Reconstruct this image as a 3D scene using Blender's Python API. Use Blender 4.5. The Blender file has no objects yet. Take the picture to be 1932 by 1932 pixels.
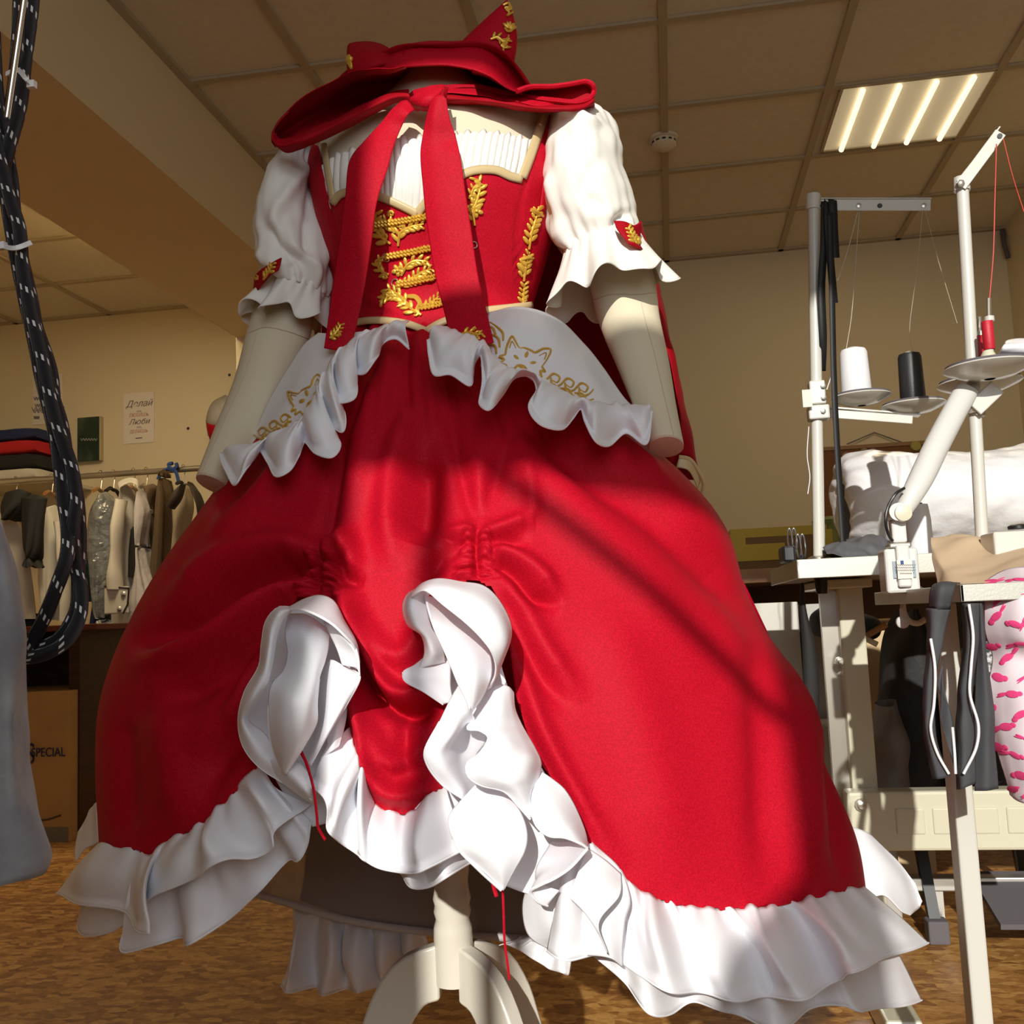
import bpy, bmesh, math, random
import numpy as np
from mathutils import Vector, Matrix, noise
from mathutils.bvhtree import BVHTree
random.seed(7)
C = bpy.context.scene.collection
SC = bpy.context.scene
# ---------------------------------------------------------------- camera
FP = 1900.0          # focal length in pixels of the 1932 px frame
CAMZ = 0.75
def _u(v): v = np.array(v, float); return v / np.linalg.norm(v)
_Y = _u((304, 189, 1900)); _Zh = _u((-997.5, -23130.6, 2460.5))
_X = _u(np.cross(_Y, _Zh)); _Z = np.cross(_X, _Y)      # world axes seen in camera (right, down, forward)
CAM = np.array((0, 0, CAMZ))
def ray(px, py):
    r = np.array((px - 966.0, py - 966.0, FP)); return np.array((r @ _X, r @ _Y, r @ _Z))
def PY(px, py, Y):
    d = ray(px, py); return CAM + d * (Y / d[1])
def PZ(px, py, z):
    d = ray(px, py); return CAM + d * ((z - CAMZ) / d[2])
def PX(px, py, x):
    d = ray(px, py); return CAM + d * (x / d[0])
def proj(p):
    q = np.asarray(p, float) - CAM
    c = q[..., 0:1] * _X + q[..., 1:2] * _Y + q[..., 2:3] * _Z
    return 966 + FP * c[..., 0] / c[..., 2], 966 + FP * c[..., 1] / c[..., 2]
cd = bpy.data.cameras.new('camera'); cam = bpy.data.objects.new('camera', cd); C.objects.link(cam)
cd.sensor_width = 36; cd.lens = FP / 1932 * 36; cd.clip_start = 0.02
r_ = (_X[0], _Y[0], _Z[0]); u_ = (-_X[1], -_Y[1], -_Z[1]); b_ = (-_X[2], -_Y[2], -_Z[2])
cam.matrix_world = Matrix(((r_[0], u_[0], b_[0], 0), (r_[1], u_[1], b_[1], 0), (r_[2], u_[2], b_[2], CAMZ), (0, 0, 0, 1)))
SC.camera = cam
# ---------------------------------------------------------------- world, sun, window daylight, exposure
w = bpy.data.worlds.new('sky'); SC.world = w; w.use_nodes = True
w.node_tree.nodes['Background'].inputs[0].default_value = (0.75, 0.87, 1.0, 1)
w.node_tree.nodes['Background'].inputs[1].default_value = 0.7
def lamp(name, kind, loc, target, energy, color, **kw):
    l = bpy.data.lights.new(name, kind); o = bpy.data.objects.new(name, l); C.objects.link(o)
    o.location = loc; o.rotation_euler = (Vector(target) - Vector(loc)).to_track_quat('-Z', 'Y').to_euler()
    l.energy = energy; l.color = color
    for k, v in kw.items(): setattr(l, k, v)
    return o
SUN_D = Vector((0.0, 1.0, -0.40))
lamp('sun', 'SUN', (0, -4, 3), Vector((0, -4, 3)) + SUN_D, 4.1, (1.0, 0.96, 0.88), angle=0.011)
lamp('window_daylight', 'AREA', (0.5, -1.15, 1.7), (0.1, 2, 1.1), 16, (0.86, 0.93, 1.0), shape='RECTANGLE', size=1.65, size_y=1.5)
SC.view_settings.view_transform = 'Standard'; SC.view_settings.look = 'None'
SC.view_settings.exposure = 0.0; SC.view_settings.gamma = 1.0; SC.view_settings.use_curve_mapping = False
SC.cycles.max_bounces = 8; SC.cycles.diffuse_bounces = 5; SC.cycles.sample_clamp_indirect = 6.0
# ---------------------------------------------------------------- materials
def mat(name, col, rough=0.5, metal=0.0, sheen=0.0, spec=0.5, bump=None, noise_col=None, coat=0.0, alpha=1.0, emit=None, trans=0.0, aniso=None):
    m = bpy.data.materials.new(name); m.use_nodes = True
    nt = m.node_tree; b = nt.nodes['Principled BSDF']
    b.inputs['Base Color'].default_value = (*col, 1); b.inputs['Roughness'].default_value = rough
    b.inputs['Metallic'].default_value = metal; b.inputs['Specular IOR Level'].default_value = spec
    b.inputs['Sheen Weight'].default_value = sheen; b.inputs['Coat Weight'].default_value = coat
    b.inputs['Alpha'].default_value = alpha; b.inputs['Transmission Weight'].default_value = trans
    if emit: b.inputs['Emission Color'].default_value = (*emit[0], 1); b.inputs['Emission Strength'].default_value = emit[1]
    tc = nt.nodes.new('ShaderNodeTexCoord')
    if noise_col:                      # (second colour, scale, contrast, object-space stretch)
        c2, sc, lo, hi, st = noise_col
        mp = nt.nodes.new('ShaderNodeMapping'); mp.inputs['Scale'].default_value = st
        n = nt.nodes.new('ShaderNodeTexNoise'); n.inputs['Scale'].default_value = sc; n.inputs['Detail'].default_value = 4
        r = nt.nodes.new('ShaderNodeValToRGB'); r.color_ramp.elements[0].position = lo; r.color_ramp.elements[1].position = hi
        r.color_ramp.elements[0].color = (*col, 1); r.color_ramp.elements[1].color = (*c2, 1)
        nt.links.new(tc.outputs['Object'], mp.inputs[0]); nt.links.new(mp.outputs[0], n.inputs['Vector'])
        nt.links.new(n.outputs['Fac'], r.inputs[0]); nt.links.new(r.outputs[0], b.inputs['Base Color'])
    if bump:                           # (scale, strength, distance)
        n = nt.nodes.new('ShaderNodeTexNoise'); n.inputs['Scale'].default_value = bump[0]; n.inputs['Detail'].default_value = 3
        bp = nt.nodes.new('ShaderNodeBump'); bp.inputs['Strength'].default_value = bump[1]; bp.inputs['Distance'].default_value = bump[2]
        nt.links.new(tc.outputs['Object'], n.inputs['Vector']); nt.links.new(n.outputs['Fac'], bp.inputs['Height'])
        nt.links.new(bp.outputs[0], b.inputs['Normal'])
    return m
M = {}
M['wall'] = mat('wall_paint', (0.70, 0.61, 0.42), 0.8, bump=(60, .1, .003))
M['ceil'] = mat('ceiling_tile', (0.72, 0.66, 0.53), 0.9, noise_col=((0.68, 0.62, 0.49), 40, .4, .7, (1, 1, 1)))
M['tbar'] = mat('ceiling_bar', (0.46, 0.39, 0.27), 0.7)
M['beam'] = mat('beam_paint', (0.76, 0.64, 0.40), 0.8)
M['red'] = mat('red_satin', (0.40, 0.002, 0.013), 0.64, spec=.13, noise_col=((0.54, 0.004, 0.022), 620, .38, .64, (1, 1, 1)), bump=(700, .03, .0004))
M['red2'] = mat('red_crepe', (0.34, 0.0022, 0.010), 0.68, spec=.12, bump=(700, .1, .0005))
M['white'] = mat('white_satin', (0.87, 0.87, 0.91), 0.45, spec=.35)
M['blouse'] = mat('ivory_satin', (0.84, 0.82, 0.76), 0.5, spec=.3)
M['linen'] = mat('mannequin_linen', (0.70, 0.62, 0.45), 0.85, bump=(900, .15, .0006))
M['linencap'] = mat('mannequin_cap', (0.62, 0.47, 0.36), 0.85)
M['champ'] = mat('champagne_trim', (0.60, 0.46, 0.24), 0.38, spec=.5)
M['gold'] = mat('gold_thread', (0.80, 0.50, 0.07), 0.35, metal=.45, bump=(1500, .3, .0006))
M['cream'] = mat('cream_lacquer', (0.72, 0.68, 0.58), 0.25, coat=.3)
def floor_mat():
    m = mat('cork_floor', (0.30, 0.13, 0.035), 0.45)
    nt = m.node_tree; b = nt.nodes['Principled BSDF']; tc = nt.nodes['Texture Coordinate']
    mp = nt.nodes.new('ShaderNodeMapping'); mp.inputs['Scale'].default_value = (26, 46, 1)
    v = nt.nodes.new('ShaderNodeTexVoronoi'); v.inputs['Scale'].default_value = 1.2
    n = nt.nodes.new('ShaderNodeTexNoise'); n.inputs['Scale'].default_value = 2.5; n.inputs['Detail'].default_value = 6
    mx = nt.nodes.new('ShaderNodeMix'); mx.data_type = 'FLOAT'; mx.inputs[0].default_value = .6
    sp = nt.nodes.new('ShaderNodeSeparateColor')
    r = nt.nodes.new('ShaderNodeValToRGB')
    r.color_ramp.elements[0].position = .25; r.color_ramp.elements[0].color = (0.20, 0.075, 0.018, 1)
    r.color_ramp.elements[1].position = .75; r.color_ramp.elements[1].color = (0.60, 0.33, 0.10, 1)
    e = r.color_ramp.elements.new(.5); e.color = (0.40, 0.185, 0.045, 1)
    nt.links.new(tc.outputs['Object'], mp.inputs[0]); nt.links.new(mp.outputs[0], v.inputs['Vector']); nt.links.new(mp.outputs[0], n.inputs['Vector'])
    nt.links.new(v.outputs['Color'], sp.inputs[0]); nt.links.new(sp.outputs[0], mx.inputs[2]); nt.links.new(n.outputs['Fac'], mx.inputs[3])
    nt.links.new(mx.outputs[0], r.inputs[0]); nt.links.new(r.outputs[0], b.inputs['Base Color'])
    return m
M['floor'] = floor_mat()
# ---------------------------------------------------------------- mesh helpers
class MB:
    """collects vertices and faces of one mesh"""
    def __init__(s): s.v = []; s.f = []; s.uv = {}
    def add(s, vs, fs, uvs=None):
        k = len(s.v); s.v += [tuple(map(float, p)) for p in vs]
        for f in fs: s.f.append(tuple(i + k for i in f))
        if uvs is not None:
            for i, t in enumerate(uvs): s.uv[k + i] = t
        return s
    def grid(s, P, close_u=False, close_v=False, uv=None):
        P = np.asarray(P, float); nu, nv = P.shape[:2]; fs = []
        for i in range(nu if close_u else nu - 1):
            for j in range(nv if close_v else nv - 1):
                a = i * nv + j; b = ((i + 1) % nu) * nv + j; c = ((i + 1) % nu) * nv + (j + 1) % nv; d = i * nv + (j + 1) % nv
                fs.append((a, d, c, b))
        return s.add(P.reshape(-1, 3), fs, uv)
    def tube(s, pts, r, n=8, closed=False, cap=True, uv=False):
        pts = [Vector(p) for p in pts]; m = len(pts); rs = r if hasattr(r, '__len__') else [r] * m
        rows = []; up = None; L = 0; uvs = []
        for i, p in enumerate(pts):
            a = pts[(i - 1) % m] if (closed or i > 0) else p; b = pts[(i + 1) % m] if (closed or i < m - 1) else p
            t = (b - a)
            if t.length < 1e-9: t = Vector((0, 0, 1))
            t.normalize()
            if up is None: up = t.orthogonal()
            up = up - t * up.dot(t)
            if up.length < 1e-6: up = t.orthogonal()
            up.normalize(); q = t.cross(up)
            if i: L += (p - pts[i - 1]).length
            rows.append([p + (up * math.cos(k * 2 * math.pi / n) + q * math.sin(k * 2 * math.pi / n)) * rs[i] for k in range(n)])
            uvs += [(k / n, L) for k in range(n)]
        k0 = len(s.v)
        s.grid(rows, close_u=closed, close_v=True, uv=uvs if uv else None)
        if cap and not closed:
            s.f.append(tuple(k0 + k for k in range(n))); s.f.append(tuple(k0 + (m - 1) * n + k for k in reversed(range(n))))
        return s
    def box(s, c, size, R=None):
        hx, hy, hz = [q / 2 for q in size]; vs = []
        for x in (-hx, hx):
            for y in (-hy, hy):
                for z in (-hz, hz):
                    p = Vector((x, y, z))
                    if R is not None: p = R @ p
                    vs.append(Vector(c) + p)
        return s.add(vs, [(0, 1, 3, 2), (4, 6, 7, 5), (0, 4, 5, 1), (2, 3, 7, 6), (0, 2, 6, 4), (1, 5, 7, 3)])
    def bx(s, x0, x1, y0, y1, z0, z1):
        return s.box(((x0 + x1) / 2, (y0 + y1) / 2, (z0 + z1) / 2), (abs(x1 - x0), abs(y1 - y0), abs(z1 - z0)))
    def bar(s, a, b, wd, th, up=(0, 0, 1)):
        a = Vector(a); b = Vector(b); t = (b - a); L = t.length; t.normalize()
        q = t.cross(Vector(up))
        if q.length < 1e-4: q = t.orthogonal()
        q.normalize(); r = q.cross(t)
        R = Matrix((q, t, r)).transposed()
        return s.box((a + b) / 2, (wd, L, th), R)
    def lathe(s, axis_p, prof, n=24, axis=(0, 0, 1), cap=True):
        """prof: list of (r, h) along axis from axis_p"""
        ax = Vector(axis).normalized(); q = ax.orthogonal().normalized(); r = ax.cross(q); p0 = Vector(axis_p)
        rows = [[p0 + ax * h + (q * math.cos(2 * math.pi * k / n) + r * math.sin(2 * math.pi * k / n)) * max(rr, 1e-5) for k in range(n)] for rr, h in prof]
        k0 = len(s.v); s.grid(rows, close_v=True)
        if cap:
            s.f.append(tuple(k0 + k for k in range(n))); m = len(prof); s.f.append(tuple(k0 + (m - 1) * n + k for k in reversed(range(n))))
        return s
    def ell(s, c, ax, n=10, m=6):
        """ellipsoid with axis vectors ax"""
        c = Vector(c); A = [Vector(a) for a in ax]; rows = []
        for i in range(m + 1):
            ph = math.pi * i / m
            rows.append([c + A[0] * math.cos(ph) + (A[1] * math.cos(2 * math.pi * k / n) + A[2] * math.sin(2 * math.pi * k / n)) * max(math.sin(ph), 1e-3) for k in range(n)])
        return s.grid(rows, close_v=True)
    def build(s, name, m, parent=None, smooth=True, solid=0.0, bevel=0.0, fixn=True, offset=0.0, sharp=None):
        me = bpy.data.meshes.new(name); me.from_pydata(s.v, [], s.f)
        if fixn:
            bm = bmesh.new(); bm.from_mesh(me); bmesh.ops.recalc_face_normals(bm, faces=bm.faces); bm.to_mesh(me); bm.free()
        if s.uv:
            ul = me.uv_layers.new(name='uv')
            for lp in me.loops: ul.data[lp.index].uv = s.uv.get(lp.vertex_index, (0, 0))
        if smooth:
            me.polygons.foreach_set('use_smooth', [True] * len(me.polygons))
            me.set_sharp_from_angle(angle=math.radians(40 if sharp is None else sharp)) if smooth != 'all' else None
        me.update()
        o = bpy.data.objects.new(name, me); C.objects.link(o)
        if m is not None: me.materials.append(m)
        if bevel:
            b = o.modifiers.new('b', 'BEVEL'); b.width = bevel; b.segments = 2; b.limit_method = 'ANGLE'
        if solid:
            q = o.modifiers.new('s', 'SOLIDIFY'); q.thickness = solid; q.offset = offset
        if parent is not None:
            o.parent = parent; o.matrix_parent_inverse = parent.matrix_basis.inverted() if parent.type != 'MESH' else Matrix.Identity(4)
            if parent.type == 'EMPTY': o.matrix_parent_inverse = Matrix.Translation(parent.location).inverted()
        return o
def thing(name, loc, label, cat, group=None):
    o = bpy.data.objects.new(name, None); C.objects.link(o); o.location = tuple(map(float, loc)); o.empty_display_size = .05
    return tag(o, label, cat, group)
def tag(o, label, cat, group=None):
    o['label'] = label; o['category'] = cat
    if group: o['group'] = group
    return o
def struct(o): o['kind'] = 'structure'; return o
def cr(pts, n):
    """Catmull-Rom resample of a control polyline (any dimension), by chord length"""
    P = np.asarray(pts, float)
    if len(P) == 2: t = np.linspace(0, 1, n)[:, None]; return P[0] * (1 - t) + P[1] * t
    d = np.sqrt(np.maximum(np.linalg.norm(np.diff(P, axis=0), axis=1), 1e-9)); k = np.concatenate(([0], np.cumsum(d)))
    ext = np.vstack((2 * P[0] - P[1], P, 2 * P[-1] - P[-2])); ke = np.concatenate(([-d[0]], k, [k[-1] + d[-1]]))
    out = []
    # uniform speed by true length
    L = np.concatenate(([0], np.cumsum(np.linalg.norm(np.diff(P, axis=0), axis=1)))); tt = np.interp(np.linspace(0, L[-1], n), L, k)
    for t in tt:
        i = min(max(np.searchsorted(k, t, side='right') - 1, 0), len(P) - 2)
        t0, t1, t2, t3 = ke[i:i + 4]; p0, p1, p2, p3 = ext[i:i + 4]
        a1 = (t1 - t) / (t1 - t0) * p0 + (t - t0) / (t1 - t0) * p1; a2 = (t2 - t) / (t2 - t1) * p1 + (t - t1) / (t2 - t1) * p2; a3 = (t3 - t) / (t3 - t2) * p2 + (t - t2) / (t3 - t2) * p3
        b1 = (t2 - t) / (t2 - t0) * a1 + (t - t0) / (t2 - t0) * a2; b2 = (t3 - t) / (t3 - t1) * a2 + (t - t1) / (t3 - t1) * a3
        out.append((t2 - t) / (t2 - t1) * b1 + (t - t1) / (t2 - t1) * b2)
    return np.array(out)
def pts3(L): return np.array([PY(*p) for p in L])
def loft(rows, nu, nv, is3=False):
    """rows of (px, py, Y) control points -> smooth nv x nu grid of world points"""
    R = [cr(r if is3 else pts3(r), nu) for r in rows]; R = np.array(R)
    return np.stack([cr(R[:, j], nv) for j in range(nu)], axis=1)
def ring_pts(r, th):
    c, e, d = r[:3], r[3:6], r[6]
    f = np.array((-e[1], e[0], 0.0)); f /= np.linalg.norm(f) + 1e-9
    if len(r) > 7: f = f * math.cos(r[7]) - np.array((0, 0, math.sin(r[7])))
    return c + np.outer(np.sin(th), e) - np.outer(np.cos(th), f * d)      # theta 0 = towards camera
def ctl_rings(secs):
    """secs of (Lx, Ly, Rx, Ry, Y, depth radius): ring controls whose seen outline runs from L to R"""
    th = np.arange(72) * 2 * math.pi / 72; rows = []
    for q in secs:
        L = np.array(q[:2], float); R = np.array(q[2:4], float); u = (R - L) / np.linalg.norm(R - L); a = L.copy(); b = R.copy(); W = (R - L) @ u
        for it in range(5):
            Lp = PY(a[0], a[1], q[4]); Rp = PY(b[0], b[1], q[4]); r = np.concatenate(((Lp + Rp) / 2, (Rp - Lp) / 2, [q[5]], q[6:7]))
            px, py = proj(ring_pts(r, th)); k = (px - L[0]) * u[0] + (py - L[1]) * u[1]
            a = a - u * k.min(); b = b + u * (W - k.max())
        rows.append(r)
    return rows
def rings(secs, n, m, th=None):
    rows = cr(ctl_rings(secs), m)
    if th is None: th = np.arange(n) * 2 * math.pi / n
    return np.array([ring_pts(r, th) for r in rows])
def gnorm(P, close_v=False):
    P = np.asarray(P); du = np.gradient(P, axis=0)
    dv = (np.roll(P, -1, 1) - np.roll(P, 1, 1)) if close_v else np.gradient(P, axis=1)
    n = np.cross(du, dv); n /= (np.linalg.norm(n, axis=2, keepdims=True) + 1e-12)
    return n
class Surf:
    def __init__(s, P, close_v=False):
        mb = MB(); mb.grid(P, close_v=close_v); s.b = BVHTree.FromPolygons(mb.v, mb.f)
    def hit(s, px, py, off=0.0):
        d = Vector(ray(px, py)).normalized()
        h = s.b.ray_cast(Vector(CAM), d)
        if h[0] is None: return None, None
        n = h[1]; n = -n if n.dot(d) > 0 else n
        return np.array(h[0] + n * off), np.array(n)
    def line(s, pts, off, step=6.0):
        """px polyline -> 3d polyline on the surface"""
        P = np.asarray(pts, float); L = np.sum(np.linalg.norm(np.diff(P, axis=0), axis=1)); n = max(3, int(L / step))
        out = []
        for q in cr(P, n):
            h, _ = s.hit(q[0], q[1], off)
            if h is not None: out.append(h)
        return out
def wav(*a): return sum(a)
def fbm(p, sc): return noise.noise(Vector(p) * sc)
def noisy(P, amp, sc, close_v=False, st=(1, 1, 1)):
    N = gnorm(P, close_v); P = P.copy(); S = np.array(st)
    for i in range(P.shape[0]):
        for j in range(P.shape[1]): P[i, j] += N[i, j] * amp * noise.noise(Vector(P[i, j] * S * sc))
    return P
# ================================================================ the room
YW = 5.4; ZC = CAMZ + 1.91
XR = PY(1893, 428, YW)[0]; XL = -4.3; YB = -1.3
def slab(name, m, *b): return struct(MB().bx(*b).build(name, m, smooth=False))
slab('floor', M['floor'], XL, XR, YB, YW, -0.08, 0)
slab('ceiling', M['ceil'], XL, XR, YB, YW, ZC, ZC + .08)
slab('wall_back', M['wall'], XL - .1, XR + .1, YW, YW + .1, -0.08, ZC + .08)
slab('wall_right', M['wall'], XR, XR + .1, YB, YW, -0.08, ZC + .08)
slab('wall_left', M['wall'], XL - .1, XL, YB, YW, -0.08, ZC + .08)
# window wall behind the photographer: the sun comes in here
wx0, wx1 = -0.335, 1.35; wz0, wz1 = 0.93, 2.50
wb = MB(); yb0, yb1 = YB - .1, YB
wb.bx(XL, wx0, yb0, yb1, 0, ZC)
wb.bx(wx0, wx1, yb0, yb1, 0, wz0).bx(wx0, .19, yb0, yb1, wz1, ZC).bx(wx1, XR, yb0, yb1, 0, ZC)
struct(wb.build('wall_front', M['wall'], smooth=False))
M['frame'] = mat('window_frame_white', (.8, .8, .78), .4)
fb = MB(); fb.bx(wx0, .205, yb0, yb1, 1.905, 2.12)
fb.bx(-0.262, -0.232, yb0, yb1, wz0, 1.905).bx(wx1 - .04, wx1, yb0, yb1, wz0, wz1)
fb.bx(.112, .205, yb0, yb1, wz0, 1.905).bx(.16, .205, yb0, yb1, 1.905, ZC)
struct(fb.build('window_1', M['frame'], smooth=False))
# unseen slanted bar and sloped board, added in the window to shade the skirt
sb = MB(); sb.bar((-.24, YB, 1.91), (.118, YB, 1.605), .012, .018); struct(sb.build('added_shade_bar', M['frame'], smooth=False))
pg_ = [(-.005, 1.29), (.036, 1.377), (.113, 1.458), (.205, 1.50), (.205, wz0), (-.005, wz0)]
sb = MB(); sb.add([(x, yb0 + .02, z) for x, z in pg_] + [(x, yb0 + .05, z) for x, z in pg_], [(0, 1, 2, 3, 4, 5), (11, 10, 9, 8, 7, 6)] + [(i, (i + 1) % 6, 6 + (i + 1) % 6, 6 + i) for i in range(6)]); struct(sb.build('added_shade_board', M['frame'], smooth=False))
# ceiling beam
zb = 2.263; xr = -1.572; xl = (PZ(85, 411, zb)[0] + PZ(446, 636, zb)[0]) / 2; YE = PZ(446, 636, zb)[1]
struct(MB().bx(xl, xr, YB, YW, zb, ZC).build('trim_1', M['beam'], smooth=False))
struct(MB().bx(xl, xr, YE, YW, 0, zb).build('trim_2', M['wall'], smooth=False))      # pier under the beam's end
# suspended ceiling bars
xs = [PZ(1250, 35, ZC)[0], PZ(1475, 460, ZC)[0], PZ(512, 2, ZC)[0]]
dx = xs[1] - xs[0]; print('tile dx', dx, xs)
ys = [PZ(1250, y, ZC)[1] for y in (35, 190, 323, 418)]; dy = (ys[3] - ys[0]) / 3; print('tile ys', ys)
gb = MB(); hb = .014
x = xs[0]
while x < XR: gb.bx(x - hb, x + hb, YB, YW, ZC - .012, ZC - .001); x += dx
x = xs[0] - dx
while x > xr + .1: gb.bx(x - hb, x + hb, YB, YW, ZC - .012, ZC - .001); x -= dx
gb.bx(xr, xr + .03, YB, YW, ZC - .012, ZC - .001)
x = xl - .45
while x > XL: gb.bx(x - hb, x + hb, YB, YW, ZC - .012, ZC - .001); x -= dx
y = ys[0]
yy = []
while y < YW - .05: yy.append(y); y += dy
y = ys[0] - dy
while y > YB: yy.append(y); y -= dy
for y in yy:
    gb.bx(XL, xl, y - hb, y + hb, ZC - .011, ZC - .001).bx(xr, XR, y - hb, y + hb, ZC - .011, ZC - .001)
gb.bx(XL, xl, YW - .03, YW, ZC - .012, ZC - .001).bx(xr, XR, YW - .03, YW, ZC - .012, ZC - .001)
struct(gb.build('ceiling_grid', M['tbar'], smooth=False))
M['tube'] = mat('lamp_tube', (1, .95, .8), .4, emit=((1.0, .86, .60), 1.3))
M['diff'] = mat('lamp_tray', (.62, .55, .40), .55, emit=((1.0, .82, .50), 0.24))
M['steel'] = mat('brushed_steel', (.62, .62, .58), .32, metal=.8)
def ceiling_lamp(cx, cy, sx, sy, label, watt):
    lamp('tube_light', 'AREA', (cx, cy, ZC - .04), (cx, cy, 0), watt, (1.0, .80, .50), shape='RECTANGLE', size=sx * .9, size_y=sy * .9)
    t = thing('ceiling_lamp', (cx, cy, ZC), label, 'lamp', None)
    MB().bx(cx - sx / 2, cx + sx / 2, cy - sy / 2, cy + sy / 2, ZC - .008, ZC - .002).build('reflector_tray', M['diff'], t, smooth=False)
    fr = MB()
    for a in (-1, 1):
        fr.bx(cx + a * sx / 2 - .006, cx + a * sx / 2 + .006, cy - sy / 2, cy + sy / 2, ZC - .014, ZC - .001)
        fr.bx(cx - sx / 2, cx + sx / 2, cy + a * sy / 2 - .006, cy + a * sy / 2 + .006, ZC - .014, ZC - .001)
    fr.build('lamp_frame', M['tbar'], t, smooth=False)
    for k in range(4):
        X = cx + sx * (-.36 + .24 * k)
        MB().tube([(X, cy - sy * .46, ZC - .022), (X, cy + sy * .46, ZC - .022)], .011, 8).build('fluorescent_tube', M['tube'], t)
lq = [PZ(*p, ZC) for p in ((1590, 155), (1870, 125), (1825, 253), (1540, 285))]; print('lamp', lq)
lx0 = (lq[0][0] + lq[3][0]) / 2; lx1 = (lq[1][0] + lq[2][0]) / 2; ly0 = (lq[0][1] + lq[1][1]) / 2; ly1 = (lq[2][1] + lq[3][1]) / 2
ceiling_lamp((lx0 + lx1) / 2, (ly0 + ly1) / 2, lx1 - lx0 - .02, abs(ly1 - ly0) - .02, 'square ceiling light with four glowing tubes on the right, over the thread stands', 8)
l2 = PZ(85, 411, ZC); l2 = PZ(62, 400, ZC)
ceiling_lamp(xl - .24, PZ(60, 412, ZC)[1] - .3, .58, .58, 'lit ceiling light half hidden by the beam and black cables at upper left', 25)
# smoke detector
sd = PZ(1252, 258, ZC); M['plast'] = mat('white_plastic', (.74, .68, .52), .4); M['blk'] = mat('black_plastic', (.012, .012, .014), .4)
t = thing('smoke_detector', (sd[0], sd[1], ZC), 'round white smoke detector on the ceiling above the right sleeve', 'smoke detector')
MB().lathe((sd[0], sd[1], ZC - .002), [(.058, 0), (.058, -.012), (.046, -.014), (.046, -.018), (.05, -.02), (.05, -.036), (.034, -.048), (.01, -.05)], 28).build('detector_body', M['plast'], t)
sl = MB()
for k in range(12):
    a = 2 * math.pi * k / 12; sl.box((sd[0] + .0495 * math.cos(a), sd[1] + .0495 * math.sin(a), ZC - .028), (.003, .014, .007), Matrix.Rotation(a, 3, 'Z'))
sl.build('air_slot', M['blk'], t, smooth=False)
# ================================================================ mannequin
YD = 1.30
def lerp_x(tab):
    xs_ = [a for a, b in tab]; ys_ = [b for a, b in tab]
    return lambda x: np.interp(x, xs_, ys_)
def trim_cols(P, below, rows, start=None):
    """cut every column of ring grid P where below(px,py,th index) turns true; returns rows x n grid"""
    m, n = P.shape[:2]; out = np.zeros((rows, n, 3)); px, py = proj(P); t_end = np.zeros(n)
    for j in range(n):
        b = below(px[:, j], py[:, j], j); k = np.argmax(b) if b.any() else m - 1
        t_end[j] = k
    return t_end, px, py
def resample(P, t0, t1, rows):
    m, n = P.shape[:2]; out = np.zeros((rows, n, 3)); idx = np.arange(m)
    for j in range(n):
        t = np.linspace(t0[j], t1[j], rows)
        for c in range(3): out[:, j, c] = np.interp(t, idx, P[:, j, c])
    return out
TORSO = [(764, 122, 888, 116, 1.31, .044), (761, 140, 891, 133, 1.31, .045), (752, 170, 900, 158, 1.305, .05), (706, 212, 948, 185, 1.30, .062), (640, 254, 1010, 205, 1.30, .075),
         (602, 290, 1042, 230, 1.30, .088), (592, 340, 1046, 285, 1.295, .102), (602, 390, 1042, 340, 1.285, .118), (612, 440, 1036, 395, 1.285, .122), (628, 500, 1026, 465, 1.29, .108),
         (648, 560, 1004, 535, 1.295, .094), (658, 612, 994, 590, 1.30, .088), (640, 660, 1020, 645, 1.30, .095), (600, 730, 1060, 720, 1.30, .105)]
TG = rings(TORSO, 160, 220)
TS = Surf(TG, close_v=True)
hub = PY(857, 1820, YD)
mq = thing('dress_mannequin', (hub[0], hub[1], 0), 'cream linen dress mannequin on a white turned wooden stand wearing the red costume', 'mannequin')
MB().grid(TG, close_v=True).build('torso', M['linen'], mq)
top = rings([(764, 122, 888, 116, 1.31, .044), (778, 118, 874, 113, 1.31, .03), (822, 116, 830, 115, 1.31, .001)], 60, 8)
MB().grid(top, close_v=True).build('neck_cap', M['linencap'], mq)
LARM = [(528, 330, 604, 345, 1.30, .034, 0), (500, 440, 602, 460, 1.29, .036, 0), (478, 575, 592, 600, 1.27, .034, .05), (462, 640, 579, 655, 1.255, .035, .12), (440, 722, 545, 745, 1.235, .032, .22), (404, 810, 492, 838, 1.205, .028, .34), (369, 904, 438, 918, 1.17, .0225, .45)]
RARM = [(1050, 270, 1140, 262, 1.30, .034, 0), (1075, 400, 1185, 392, 1.29, .037, 0), (1108, 520, 1232, 512, 1.28, .038, .05), (1130, 610, 1245, 598, 1.265, .036, .12), (1163, 690, 1262, 680, 1.245, .032, .2), (1198, 775, 1276, 765, 1.22, .027, .3), (1223, 842, 1290, 838, 1.19, .0225, .42)]
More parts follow.
